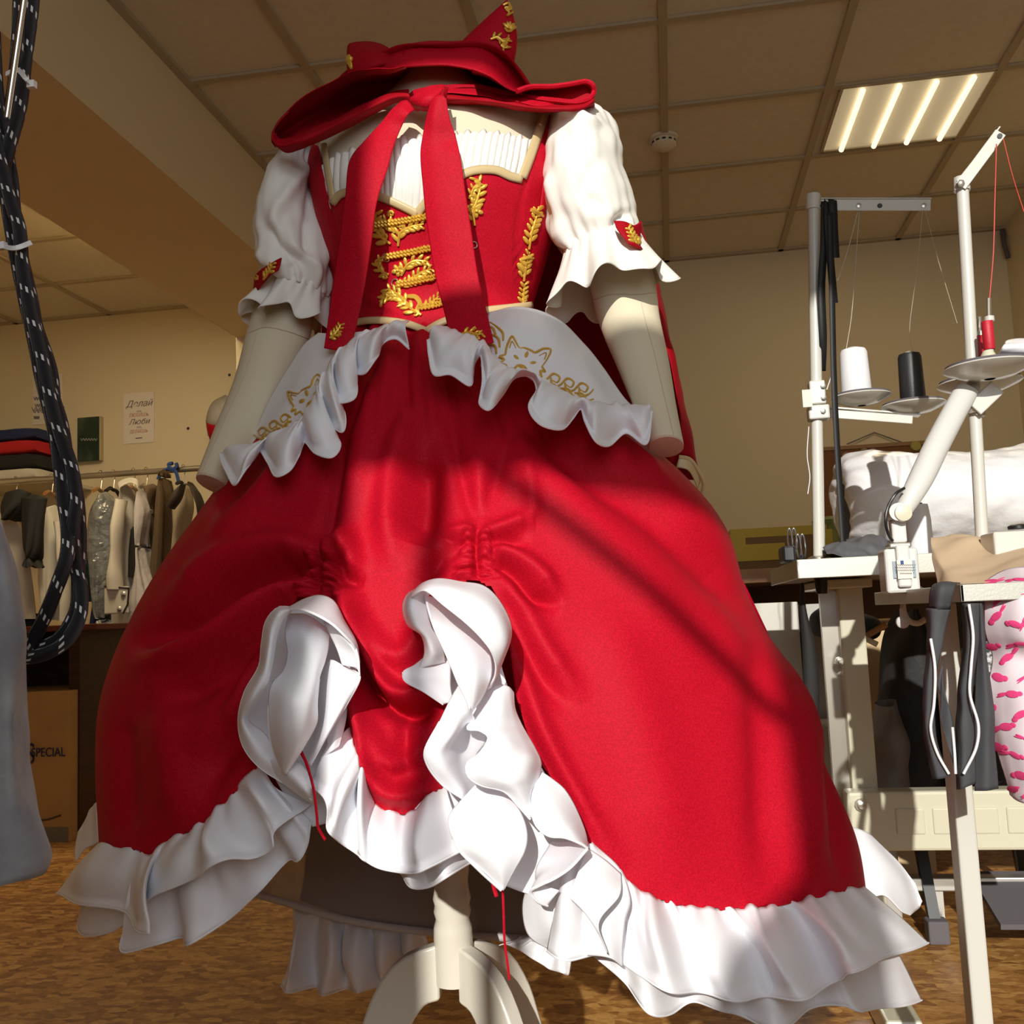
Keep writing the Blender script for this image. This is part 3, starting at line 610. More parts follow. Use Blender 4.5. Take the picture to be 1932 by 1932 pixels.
P2 = [(850, 1242, .98), (850, 1260, .97), (850, 1278, .965), (850, 1295, .965), (852, 1310, .965), (856, 1325, .965)]
o = lp('turned_up_ruffle', [P0, P1, P2], 36, 22); edge_tube(P0[2:], o)
F0 = [(866, 1292, .93), (852, 1315, .925), (829, 1362, .905), (801, 1418, .895), (806, 1443, .90), (836, 1482, .915), (874, 1508, .93)]
F1 = [(878, 1310, .915), (868, 1338, .91), (852, 1380, .90), (830, 1420, .90), (838, 1448, .905), (860, 1478, .92), (878, 1505, .935)]
F2 = [(887, 1336, .905), (884, 1352, .92), (882, 1378, .945), (872, 1415, .95), (870, 1445, .945), (880, 1475, .945), (890, 1500, .95)]
F3 = [(889, 1345, .93), (905, 1370, .945), (919, 1395, .955), (900, 1425, .965), (892, 1448, .965), (898, 1475, .965), (900, 1500, .96)]
o = lp('turned_up_ruffle', [F0, F1, F2, F3], 50, 30); edge_tube(F0[2:], o)
G0 = [(919, 1304, .95), (900, 1340, .94), (882, 1374, .93), (905, 1378, .92), (922, 1392, .912), (905, 1422, .91), (881, 1442, .905), (884, 1464, .90), (905, 1480, .90), (952, 1493, .905), (978, 1520, .91), (1000, 1545, .92)]
G1 = [(940, 1292, .95), (938, 1335, .93), (930, 1365, .92), (940, 1385, .91), (950, 1402, .905), (945, 1428, .895), (930, 1450, .89), (938, 1466, .89), (955, 1476, .892), (975, 1492, .90), (990, 1518, .91), (1003, 1542, .92)]
G2 = [(958, 1295, .955), (962, 1335, .945), (966, 1365, .94), (975, 1385, .93), (985, 1405, .925), (992, 1430, .91), (990, 1452, .905), (990, 1470, .905), (992, 1482, .91), (996, 1500, .915), (1000, 1522, .92), (1005, 1542, .925)]
G3 = [(969, 1306, .965), (972, 1338, .96), (984, 1366, .96), (996, 1388, .955), (1010, 1412, .95), (1021, 1438, .945), (1018, 1458, .945), (1010, 1480, .94), (1003, 1498, .94), (1000, 1510, .935), (1002, 1525, .93), (1006, 1541, .93)]
o = lp('turned_up_ruffle', [G0, G1, G2, G3], 80, 34); edge_tube(G0, o, .0013)
J0 = [(897, 1480, .94), (870, 1512, .925), (847, 1547, .905), (862, 1597, .895), (900, 1638, .895), (946, 1680, .90)]
J1 = [(922, 1482, .935), (905, 1520, .915), (893, 1556, .895), (900, 1600, .885), (922, 1638, .89), (949, 1681, .90)]
J2 = [(945, 1488, .935), (945, 1528, .915), (942, 1566, .90), (942, 1604, .89), (946, 1640, .89), (951, 1681, .90)]
J3 = [(960, 1496, .94), (985, 1538, .925), (994, 1575, .915), (990, 1605, .91), (972, 1643, .905), (953, 1681, .902)]
o = lp('turned_up_ruffle', [J0, J1, J2, J3], 50, 36, nz=.003, sc=20); edge_tube(J0[1:], o, .0013)
Q0 = [(998, 1512, .93), (1004, 1536, .915), (1014, 1560, .905), (1036, 1577, .90), (1065, 1580, .90), (1096, 1592, .905), (1108, 1600, .91)]
Q1 = [(1008, 1485, .935), (1022, 1510, .915), (1038, 1535, .905), (1056, 1556, .90), (1076, 1568, .905), (1096, 1584, .915), (1108, 1598, .92)]
Q2 = [(1022, 1456, .955), (1045, 1472, .945), (1064, 1488, .94), (1080, 1512, .94), (1093, 1540, .94), (1104, 1570, .94), (1109, 1597, .94)]
o = lp('turned_up_ruffle', [Q0, Q1, Q2], 50, 30); edge_tube(Q0, o, .0013)
R0 = [(1108, 1602, .91), (1075, 1638, .895), (1045, 1658, .89), (1015, 1672, .89), (1001, 1682, .895), (1012, 1700, .90), (1033, 1709, .91)]
R1 = [(1085, 1590, .94), (1060, 1620, .92), (1038, 1640, .91), (1018, 1655, .905), (1008, 1670, .905), (1022, 1688, .905), (1042, 1696, .91)]
R2 = [(1040, 1588, .955), (1030, 1606, .94), (1020, 1622, .93), (1012, 1640, .925), (1012, 1660, .92), (1030, 1672, .915), (1055, 1680, .915)]
o = lp('turned_up_ruffle', [R2, R1, R0], 40, 26); edge_tube(R0, o, .0013)
o = lp('turned_up_ruffle', [[(1040, 1600, .985), (1015, 1640, .985), (995, 1690, .985), (992, 1722, .98), (1001, 1761, .97), (1034, 1790, .96)], [(1075, 1600, .965), (1055, 1650, .955), (1040, 1700, .945), (1040, 1740, .94), (1055, 1770, .94), (1090, 1800, .94)], [(1112, 1594, .965), (1125, 1640, .95), (1130, 1690, .94), (1130, 1735, .93), (1135, 1775, .93), (1145, 1806, .93)], [(1112, 1594, .975), (1170, 1645, .96), (1190, 1700, .95), (1180, 1740, .95), (1175, 1785, .95), (1180, 1825, .95)]], 50, 40, nz=.006, sc=22)
o = lp('turned_up_ruffle', [[(1108, 1600, .955), (1145, 1625, .95), (1172, 1648, .95)], [(1085, 1660, .92), (1128, 1680, .915), (1168, 1690, .925)], [(1072, 1692, .905), (1100, 1712, .90), (1130, 1740, .905), ], [(1090, 1700, .915), (1120, 1740, .91), (1148, 1800, .92)]], 40, 34, nz=.003)
# drawstring cords of the two gathers
MB().tube(cr(pts3([(566, 1412, .93), (578, 1440, .93), (592, 1490, .93), (598, 1540, .93), (600, 1560, .925), (614, 1585, .92)]), 40), .0014, 6).build('drawstring', M['red'], sk)
MB().tube(cr(pts3([(568, 1420, .928), (576, 1435, .925), (583, 1454, .92)]), 20), .0016, 6).build('drawstring', M['red'], sk)
MB().tube(cr(pts3([(930, 1660, .93), (932, 1676, .925), (937, 1692, .922)]), 16), .0020, 6).build('drawstring', M['red'], sk)
MB().tube(cr(pts3([(948, 1665, .93), (950, 1720, .925), (952, 1775, .925), (957, 1815, .925), (961, 1848, .925)]), 30), .0012, 6).build('drawstring', M['red'], sk)

# ================================================================ petticoat under the skirt
M['tulle'] = mat('grey_tulle', (.42, .39, .38), .9, alpha=.5)
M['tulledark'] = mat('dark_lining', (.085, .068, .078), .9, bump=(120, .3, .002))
pt = thing('petticoat', (hub[0], hub[1] + .15, .25), 'grey tulle petticoat with a white frill showing below the lifted front hem', 'petticoat')
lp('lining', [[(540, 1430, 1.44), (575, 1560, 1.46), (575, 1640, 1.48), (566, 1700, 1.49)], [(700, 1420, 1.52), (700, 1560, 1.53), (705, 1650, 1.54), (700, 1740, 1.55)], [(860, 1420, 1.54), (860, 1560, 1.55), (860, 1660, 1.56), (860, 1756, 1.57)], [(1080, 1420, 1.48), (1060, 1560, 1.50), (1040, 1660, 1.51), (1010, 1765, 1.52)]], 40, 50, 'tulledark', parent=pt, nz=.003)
lp('tulle_layer', [[(300, 1500, 1.36), (420, 1600, 1.40), (470, 1680, 1.40)], [(520, 1520, 1.40), (545, 1620, 1.42), (560, 1705, 1.43)], [(700, 1560, 1.46), (735, 1690, 1.47), (720, 1745, 1.48)], [(850, 1600, 1.49), (850, 1690, 1.50), (850, 1760, 1.51)], [(1080, 1600, 1.46), (1060, 1690, 1.47), (1030, 1772, 1.48)]], 40, 60, 'tulle', parent=pt, nz=.004)
eb = cr(pts3([(470, 1682, 1.398), (560, 1708, 1.425), (640, 1732, 1.455), (720, 1747, 1.475), (850, 1762, 1.505), (940, 1768, 1.495), (1030, 1772, 1.475)]), 60)
MB().grid([eb + np.array((0, -.003, .006)), eb + np.array((0, -.004, 0)), eb + np.array((0, -.003, -.005))]).build('tulle_hem_band', mat('tulle_edge', (.55, .53, .52), .8), pt, solid=.001)
M['lav'] = M['white']
fr_t = [(548, 1712), (600, 1722), (660, 1734), (720, 1742), (800, 1752)]
Gp = ruffle([(p[0], p[1], 1.5) for p in fr_t], [(526, 1862, -.02), (560, 1868, 0), (620, 1871, .02), (690, 1868, -.01), (728, 1868, .0), (760, 1835, .03), (820, 1830, .02)], 160, 20, 4, .016, .003, 2.5, .008, .0, Ytop=1.50)
o = piece('petticoat_frill', Gp, M['white'], pt); hemline(Gp, o, M['white'])
Gp = ruffle([(980, 1768, 1.5), (1060, 1775, 1.5), (1120, 1780, 1.5)], [(935, 1786, 0), (960, 1784, 0), (1040, 1830, -.02), (1072, 1838, 0), (1080, 1800, .02), (1130, 1800, 0)], 80, 14, 4, .006, .002, 2, .004, 0, Ytop=1.48)
o = piece('petticoat_frill', Gp, M['white'], pt)
# ================================================================ corset bodice
bo = thing('corset_bodice', (hub[0], hub[1], 1.0), 'red satin corset bodice with champagne binding, gold embroidery and gold braid lacing', 'bodice')
NECK = [(560, 268), (598, 268), (613, 276), (622, 330), (629, 386), (642, 370), (662, 362), (690, 363), (717, 373), (754, 388), (787, 406), (800, 388), (830, 352), (870, 332), (894, 322), (936, 322), (965, 334), (982, 339), (995, 300), (1012, 250), (1026, 208), (1047, 203), (1100, 203)]
BOT = [(600, 618), (640, 616), (670, 614), (726, 606), (773, 614), (805, 627), (830, 611), (870, 598), (912, 588), (960, 582), (1010, 570), (1060, 565)]
nk = lerp_x(NECK); bt = lerp_x(BOT)
px, py = proj(TG); n = TG.shape[1]; t0 = np.zeros(n); t1 = np.zeros(n); thb = np.arange(n) * 2 * math.pi / n
for j in range(n):
    c = math.cos(thb[j])
    if c > -0.05:
        ok = py[:, j] > nk(px[:, j]); t0[j] = np.argmax(ok); ok2 = py[:, j] > bt(px[:, j]); t1[j] = np.argmax(ok2)
    else: t0[j] = 62; t1[j] = 128
for arr in (t0, t1):                      # soften the jump into the back
    a = arr.copy()
    for j in range(n):
        if abs(math.cos(thb[j])) < .35 and math.cos(thb[j]) < -.05: arr[j] = np.mean([a[(j + k) % n] for k in range(-5, 6)])
BG = resample(TG, t0, t1, 90); BN = gnorm(BG, True); cen = BG.mean(axis=1, keepdims=True)
TN = TG - TG.mean(axis=1, keepdims=True); TN[..., 2] *= .2
BNR = resample(TN, t0, t1, 90); BNR /= np.linalg.norm(BNR, axis=2, keepdims=True)
px, py = proj(BG)
seam = [([(984, 342), (968, 420), (966, 500), (975, 580)], -.003, 3.5), ([(632, 392), (650, 470), (662, 560), (668, 612)], -.003, 3.5), ([(788, 410), (812, 520), (828, 612)], -.002, 3), ([(880, 420), (905, 520), (930, 590)], -.004, 14), ([(700, 560), (760, 590), (820, 600)], .003, 10)]
FOLDS_, FOLDS = FOLDS, seam
bd = disp_px(px, py); FOLDS = FOLDS_
BD = BG + BNR * (.008 + bd)[..., None]
MB().grid(BD, close_v=True).build('red_panel', M['red'], bo, smooth='all', solid=.001)
BS = Surf(BD, close_v=True)
def strip(surf, pts, wpx, off, name, m, parent, n=None, side=0.0, puff=.0015, nw=5):
    P = np.asarray(pts, float); L = np.sum(np.linalg.norm(np.diff(P, axis=0), axis=1)); n = n or max(6, int(L / 5))
    Q = cr(P, n); T = np.gradient(Q, axis=0); T /= np.linalg.norm(T, axis=1, keepdims=True) + 1e-9; Nn = np.stack((-T[:, 1], T[:, 0]), 1)
    rows = []; last = None
    for i in range(n):
        r = []
        for k in range(nw):
            u = k / (nw - 1) - .5 + side
            q = Q[i] + Nn[i] * u * wpx
            h, nn = surf.hit(q[0], q[1], off + puff * (1 - (2 * (k / (nw - 1) - .5)) ** 2))
            if h is None: h = None
            r.append(h)
        if any(a is None for a in r):
            if all(a is None for a in r): continue
            g = [a for a in r if a is not None]; r = [a if a is not None else PY(*(Q[i] + Nn[i] * ((k / (nw - 1) - .5 + side) * wpx)), g[0][1]) for k, a in enumerate(r)]
        rows.append(r)
    return MB().grid(rows).build(name, m, parent, solid=.0012)
TS2 = Surf(TG + TN / np.linalg.norm(TN, axis=2, keepdims=True) * .009, close_v=True)
strip(TS2, [(612, 272), (619, 320), (629, 380)], 11, .001, 'binding', M['champ'], bo)
strip(TS2, [(1030, 209), (1014, 255), (998, 300), (984, 336)], 17, .001, 'binding', M['champ'], bo)
strip(TS2, [(628, 384), (642, 368), (664, 362), (690, 362), (717, 371), (754, 387), (788, 404)], 15, .001, 'binding', M['champ'], bo)
strip(TS2, [(787, 404), (801, 386), (832, 350), (870, 331), (896, 322), (936, 322), (965, 334), (984, 338)], 16, .001, 'binding', M['champ'], bo)
strip(TS2, [(655, 616), (690, 608), (726, 607), (773, 614), (806, 627)], 13, .003, 'binding', M['champ'], bo)
strip(TS2, [(804, 627), (830, 612), (870, 598), (915, 588), (962, 582), (1000, 576)], 13, .003, 'binding', M['champ'], bo)
strip(BS, [(1030, 214), (1034, 260), (1030, 330), (1022, 400)], 12, .0015, 'strap_seam', M['red'], bo)
# ---------------------------------------------------------------- gold embroidery motifs
def leafmesh(mb, surf, x, y, ang, L, wd, off=.002, hgt=.0022):
    c, nn = surf.hit(x, y, off)
    if c is None: return
    h2, _ = surf.hit(x + math.cos(ang) * 2, y + math.sin(ang) * 2, off)
    if h2 is None: return
    t = h2 - c; ln = np.linalg.norm(t)
    if ln < 1e-6 or ln > .02: return
    t /= ln; s_ = np.cross(nn, t); sc = ln / 2
    mb.ell(c, (t * L * sc, s_ * wd * sc, nn * hgt), 8, 6)
def spiral(x, y, ang, r, turns, sgn, n=18):
    """px points of a curl that starts at x,y heading ang"""
    out = [(x, y)]; a = ang; st = r * 2 * math.pi * turns / n * .62
    for i in range(n):
        k = 1 - .78 * i / n; a += sgn * 2 * math.pi * turns / n; x += math.cos(a) * st * k; y += math.sin(a) * st * k; out.append((x, y))
    return out
def cord(mb, surf, pts, r, off=.0022):
    L = surf.line(pts, off, 3.0)
    if len(L) > 3 and max(np.linalg.norm(L[i + 1] - L[i]) for i in range(len(L) - 1)) < .03:
        n = len(L); mb.tube(L, [r * (.55 + .45 * math.sin(math.pi * min(1, .15 + i / (n - 1)))) for i in range(n)], 6)
def spray(mb, surf, stem, leaf=11, every=11, curls=(), r=.0020, wd=.40, start=.1):
    """leafy scroll: stem px polyline, leaves in pairs on both sides, curls = [(fraction, side, radius)]"""
    S = cr(stem, 40); cord(mb, surf, S, r)
    L = np.concatenate(([0], np.cumsum(np.linalg.norm(np.diff(S, axis=0), axis=1)))); d = L[-1] * start; k = 0
    while d < L[-1] * .97:
        i = np.searchsorted(L, d); i = min(max(i, 1), 38); t = S[i + 1] - S[i - 1]; a = math.atan2(t[1], t[0]); sd = 1 if k % 2 else -1
        ll = 1.3 * leaf * (1 - .35 * d / L[-1]); aa = a + sd * .75
        leafmesh(mb, surf, S[i][0] + math.cos(aa) * ll * .62, S[i][1] + math.sin(aa) * ll * .62, aa, ll * .58, ll * wd * .62)
        d += every * .5; k += 1
    for f, sd, rr in curls:
        i = int(f * 38); i = min(max(i, 1), 38); t = S[i + 1] - S[i - 1]; a = math.atan2(t[1], t[0])
        cord(mb, surf, spiral(S[i][0], S[i][1], a + sd * .5, rr, 1.15, sd), r * 1.1)
def flower(mb, surf, x, y, r):
    for k in range(5):
        a = 2 * math.pi * k / 5 + .3; leafmesh(mb, surf, x + math.cos(a) * r * .6, y + math.sin(a) * r * .6, a, r * .55, r * .38)
    leafmesh(mb, surf, x, y, 0, r * .3, r * .3, .003, .003)
def emb(parent, build, surf=None):
    mb = MB(); build(mb, surf or BS)
    if mb.v: return mb.build('gold_embroidery', M['gold'], parent)
def e1(mb, s):     # upper left of the lacing
    spray(mb, s, [(738, 460), (722, 448), (710, 425), (712, 400)], 15, 13, [(.3, 1, 9)])
    spray(mb, s, [(752, 464), (756, 440), (770, 430), (800, 422)], 14, 12, [(.5, -1, 9), (.9, 1, 8)])
    cord(mb, s, spiral(712, 440, -1.2, 14, 1.1, 1), .002); cord(mb, s, spiral(760, 428, -.9, 12, 1.2, -1), .002); cord(mb, s, spiral(735, 408, -2.5, 10, 1.2, 1), .002)
    spray(mb, s, [(745, 440), (735, 420), (720, 412)], 12, 10)
def e2(mb, s):
    spray(mb, s, [(735, 518), (722, 512), (714, 498), (720, 486)], 11, 11, [(.2, -1, 9)]); flower(mb, s, 752, 510, 11)
    spray(mb, s, [(758, 520), (770, 500), (785, 492), (810, 494)], 14, 12, [(.6, 1, 8)]); spray(mb, s, [(770, 540), (785, 522), (800, 512), (815, 508)], 12, 11, [(.8, 1, 8)])
    cord(mb, s, spiral(722, 500, 2.2, 12, 1.2, 1), .002); spray(mb, s, [(750, 545), (765, 535), (790, 530)], 11, 10)
def e3(mb, s):
    spray(mb, s, [(775, 580), (755, 562), (735, 560), (718, 570)], 13, 11, [(.9, 1, 7)]); spray(mb, s, [(765, 566), (745, 552), (732, 546)], 14, 11)
    cord(mb, s, [(770, 560), (785, 562), (793, 575), (786, 588), (795, 596)], .0035); spray(mb, s, [(785, 592), (770, 580), (760, 575)], 14, 12)
    cord(mb, s, spiral(782, 596, .6, 10, 1.2, -1), .002); spray(mb, s, [(800, 585), (815, 572), (828, 560)], 11, 10, [(.6, 1, 7)])
def e4(mb, s):     # right of the ribbon
    spray(mb, s, [(895, 425), (892, 400), (900, 375), (905, 350), (898, 338)], 15, 13, [(.4, -1, 9), (.85, -1, 9)]); flower(mb, s, 898, 398, 12)
    cord(mb, s, spiral(884, 375, -1.6, 11, 1.2, 1), .0022); spray(mb, s, [(888, 372), (894, 355), (906, 345)], 10, 10)
def e5(mb, s):     # side seam
    spray(mb, s, [(996, 470), (1000, 440), (1008, 415), (1014, 390)], 13, 12, [(.6, 1, 6)]); spray(mb, s, [(986, 530), (990, 500), (997, 475)], 12, 11); spray(mb, s, [(984, 576), (985, 555), (988, 535)], 10, 10, [(.3, 1, 6)])
    cord(mb, s, [(1000, 396), (1012, 402), (1022, 408)], .0035); cord(mb, s, [(981, 489), (992, 486), (1004, 487)], .003)
for f in (e1, e2, e3, e4, e5): emb(bo, f)
for a, b in (((702, 425), (806, 408)), ((730, 484), (818, 466)), ((750, 536), (822, 522)), ((790, 584), (836, 574))):
    mb = MB()
    for sd in (-1, 1):
        L = BS.line([(a[0], a[1] + sd * 3), ((a[0] + b[0]) / 2, (a[1] + b[1]) / 2 + sd * 3 + 1), (b[0], b[1] + sd * 3)], .004, 3)
        if len(L) > 3: mb.tube([p + np.array((0, -.0008, .0006)) * ((i % 2) * 2 - 1) for i, p in enumerate(L)], .0021, 6)
    mb.build('lacing_braid', M['gold'], bo)
M['eye'] = mat('eyelet_metal', (.8, .75, .6), .25, metal=.9)
for x, y in ((730, 486), (747, 534), (893, 462)):
    c, nn = BS.hit(x, y, .0025)
    mb = MB(); q = Vector(nn).orthogonal(); r = Vector(nn).cross(q); mb.tube([Vector(c) + (q * math.cos(k * math.pi / 8) + r * math.sin(k * math.pi / 8)) * .0034 for k in range(16)], .0009, 6, closed=True)
    mb.build('eyelet', M['eye'], bo)

# ================================================================ blouse: ruched front and puff sleeves
bl = thing('white_blouse', (hub[0], hub[1], 1.2), 'ivory blouse with ruched neckline, puff sleeves and frilled cuffs under the red bodice', 'blouse')
top_ = [(612, 318), (626, 306), (640, 298), (662, 290), (700, 278), (740, 269), (790, 266), (830, 262), (868, 258), (911, 255), (964, 261), (1000, 270)]
bot_ = [(618, 372), (628, 395), (640, 385), (662, 376), (700, 378), (740, 392), (785, 416), (805, 402), (835, 366), (880, 342), (920, 336), (960, 345), (984, 345)]
NU = 420; tp = cr(top_, NU); bp = cr(bot_, NU); CG = np.zeros((26, NU, 3)); jit = [random.random() for _ in range(80)]
for i in range(26):
    v = i / 25
    for j in range(NU):
        s = j / (NU - 1); q = tp[j] * (1 - v) + bp[j] * v
        wob = 1.2 * math.sin(9 * s + 3 * v); ph = 2 * math.pi * (33 * s + .35 * math.sin(21 * s) + .25 * v * math.sin(15 * s)) + wob
        h, nn = TS.hit(q[0], q[1] + (2.5 * math.sin(ph * .5) if i == 0 else 0), .003 + .0042 * (abs(math.sin(ph * .5)) ** .7) * (1 - .5 * v))
        CG[i, j] = h if h is not None else PY(q[0], q[1], 1.22)
MB().grid(CG).build('ruched_front', M['blouse'], bl, smooth='all', solid=.001)
def sleeve(secs, frill_bot, frill_top, band, side, folds):
    G = rings(secs, 96, 90); th = np.arange(96) * 2 * math.pi / 96; m = G.shape[0]; v = np.linspace(0, 1, m)[:, None]
    Nn = gnorm(G, True); c = G.mean(axis=1, keepdims=True); Nn *= np.where(((G - c) * Nn).sum(2, keepdims=True) < 0, -1, 1)
    g = .0022 * np.sin(th * 21)[None, :] * (np.exp(-v * 7) + np.exp(-(1 - v) * 5)) + .0012 * np.sin(th * 13 + 2)[None, :] * (np.exp(-v * 4) + np.exp(-(1 - v) * 3))
    global FOLDS
    px, py = proj(G); keep = FOLDS; FOLDS = [(p, a * 1.7, w) for p, a, w in folds]; dd = disp_px(px, py); FOLDS = keep
    G = noisy(noisy(G, .007, 14, True), .003, 40, True) + Nn * (g + np.where((np.cos(th) > -.2)[None, :], dd, 0))[..., None]
    o = MB().grid(G, close_v=True).build('puff_sleeve', M['blouse'], bl, smooth='all', solid=.001)
    # flared cuff frill, full circle
    F = rings([frill_top, [(a + b) / 2 for a, b in zip(frill_top, frill_bot)], frill_bot], 140, 22); th = np.arange(140) * 2 * math.pi / 140; v = np.linspace(0, 1, 22)[:, None]
    Nn = gnorm(F, True); c = F.mean(axis=1, keepdims=True); Nn *= np.where(((F - c) * Nn).sum(2, keepdims=True) < 0, -1, 1)
    ax = (F[-1].mean(0) - F[0].mean(0)); ax /= np.linalg.norm(ax)
    wv = np.sin(th * 7 + side) + .5 * np.sin(th * 11 + 2)
    F = F + Nn * (v ** 1.3 * .010 * wv[None, :] + .0018 * (1 - v) ** 2 * np.sin(th * 24)[None, :])[..., None] + ax * (.010 * v ** 1.5 * np.sin(th * 7 + side + .9)[None, :])[..., None]
    f = MB().grid(F, close_v=True).build('cuff_frill', M['blouse'], o, smooth='all', solid=.001)
    MB().tube(list(F[-1]), .0009, 5, closed=True).build('rolled_hem', M['blouse'], o)
    S = Surf(G, close_v=True)
    return o, S
SL = [(562, 282, 598, 280, 1.30, .03), (534, 300, 607, 304, 1.295, .055), (508, 345, 614, 352, 1.285, .072), (488, 400, 624, 402, 1.28, .08), (478, 450, 634, 452, 1.275, .08), (484, 490, 636, 502, 1.27, .074), (502, 520, 632, 545, 1.268, .060), (513, 532, 624, 562, 1.265, .05)]
oL, SLS = sleeve(SL, (458, 596, 618, 606, 1.262, .062), (509, 522, 627, 553, 1.265, .052), None, 1.0,
    [([(598, 300), (560, 340), (520, 400), (500, 450)], .005, 12), ([(600, 310), (585, 400), (575, 480), (580, 540)], -.006, 10), ([(605, 330), (610, 420), (606, 540)], .005, 8), ([(500, 420), (530, 470), (560, 490), (540, 520)], -.007, 12), ([(490, 470), (520, 500), (545, 525)], .006, 10), ([(618, 400), (620, 480), (616, 550)], -.004, 6), ([(560, 470), (590, 500), (600, 550)], .004, 8)])
SR = [(1046, 204, 1108, 199, 1.30, .03), (1040, 240, 1152, 226, 1.295, .058), (1032, 290, 1175, 280, 1.285, .078), (1026, 345, 1180, 325, 1.28, .086), (1026, 400, 1196, 372, 1.275, .086), (1042, 445, 1206, 415, 1.27, .078), (1060, 474, 1207, 443, 1.268, .064), (1074, 488, 1204, 456, 1.265, .054)]
oR, SRS = sleeve(SR, (1040, 584, 1264, 522, 1.255, .085), (1068, 478, 1208, 446, 1.265, .057), None, 2.3,
    [([(1060, 205), (1100, 225), (1140, 235)], .006, 8), ([(1050, 225), (1090, 300), (1120, 380)], -.003, 16), ([(1040, 420), (1090, 470), (1150, 460), (1190, 420)], .007, 12), ([(1060, 470), (1100, 480), (1160, 470)], -.006, 8), ([(1130, 300), (1100, 360), (1150, 400)], -.004, 14), ([(1035, 330), (1050, 400), (1075, 460)], .004, 10), ([(1190, 400), (1160, 425), (1170, 450)], -.006, 9)])
# red ties with gold above each cuff
def tie(pts_rows, parent, motif, nm='sleeve_tie'):
    G = loft(pts_rows, 24, 12); o = MB().grid(noisy(G, .003, 40)).build(nm, M['red2'], parent, smooth='all', solid=.002); S = Surf(G)
    mb = MB(); motif(mb, S)
    if mb.v: mb.build('gold_embroidery', M['gold'], o)
tie([[(530, 486, 1.185), (505, 500, 1.195), (484, 522, 1.21), (478, 545, 1.225)], [(525, 510, 1.185), (508, 522, 1.19), (492, 540, 1.205), (480, 556, 1.22)]], oL, lambda mb, s: (spray(mb, s, [(500, 528), (512, 510), (516, 500)], 9, 8), cord(mb, s, spiral(487, 520, 0, 7, 1.2, 1), .0016)))
tie([[(1158, 416, 1.19), (1175, 418, 1.19), (1195, 425, 1.20), (1207, 418, 1.22)], [(1166, 436, 1.185), (1178, 442, 1.185), (1190, 452, 1.19), (1207, 458, 1.215)], [(1186, 462, 1.185), (1195, 465, 1.187), (1205, 470, 1.195), (1214, 472, 1.21)]], oR, lambda mb, s: (spray(mb, s, [(1198, 462), (1190, 445), (1184, 430)], 9, 8), flower(mb, s, 1200, 455, 6)))

# ================================================================ hooded cape with ears and ribbon ties
hc = thing('hooded_cape', (hub[0], hub[1] + .05, 1.35), 'red satin hooded cape with two pointed ears, tied at the neck with long ribbons', 'cape')
# crown of the hood, open towards the front
H = []
front_ = [(600, 232, 1.290), (625, 168, 1.260), (680, 112, 1.230), (726, 95, 1.225), (763, 86, 1.220), (847, 79, 1.215), (912, 79, 1.220), (955, 98, 1.225), (1001, 160, 1.250), (1040, 178, 1.290)]
f3 = cr(pts3(front_), 60); ctr = np.array(((f3[0] + f3[-1]) / 2)); ctr = np.array((ctr[0], 1.30, ctr[2] - .02))
back_c = PY(828, 165, 1.50)
rows_ = []
for k in range(22):
    u = k / 21; a = u * math.pi / 2
    yy = math.sin(a) * .20; sc = math.cos(a) ** .8
    base = f3.copy(); c = np.array((f3[:, 0].mean(), 0, 0))
    r = base.copy(); zc = PY(828, 185, 1.3)[2]
    r[:, 0] = c[0] + (base[:, 0] - c[0]) * (.25 + .75 * sc); r[:, 2] = zc + (base[:, 2] - zc) * (.25 + .75 * sc) - .0 * u; r[:, 1] = base[:, 1] + yy * 1.15
    rows_.append(r)
crown = noisy(np.array(rows_), .006, 16)
MB().grid(crown).build('hood_crown', M['red2'], hc, smooth='all', solid=.002)
# turned-back brim
B0 = [(661, 136, 1.280), (694, 112, 1.270), (726, 94, 1.260), (763, 84, 1.250), (805, 79, 1.245), (847, 77, 1.245), (912, 77, 1.250), (940, 86, 1.255), (960, 103, 1.260), (982, 130, 1.270), (1001, 161, 1.280)]
B1 = [(662, 137, 1.270), (695, 122, 1.250), (728, 110, 1.230), (765, 104, 1.215), (805, 101, 1.210), (845, 100, 1.210), (890, 104, 1.215), (918, 116, 1.220), (940, 134, 1.230), (962, 152, 1.250), (990, 168, 1.270)]
B2 = [(664, 139, 1.256), (698, 132, 1.236), (730, 128, 1.216), (764, 125, 1.201), (805, 122, 1.196), (845, 122, 1.196), (886, 129, 1.201), (912, 138, 1.206), (936, 153, 1.216), (958, 168, 1.236), (985, 178, 1.256)]
o = lp('hood_brim', [B0, B1, B2], 90, 24, 'red', parent=hc, nz=.0025, sc=22)
MB().tube(cr(pts3(B2), 70), .0022, 6).build('brim_piping', M['red'], o)
MB().tube(cr(pts3([(763, 84, 1.248), (761, 104, 1.213), (760, 125, 1.218)]), 12), .0009, 5).build('brim_seam', M['red2'], o)
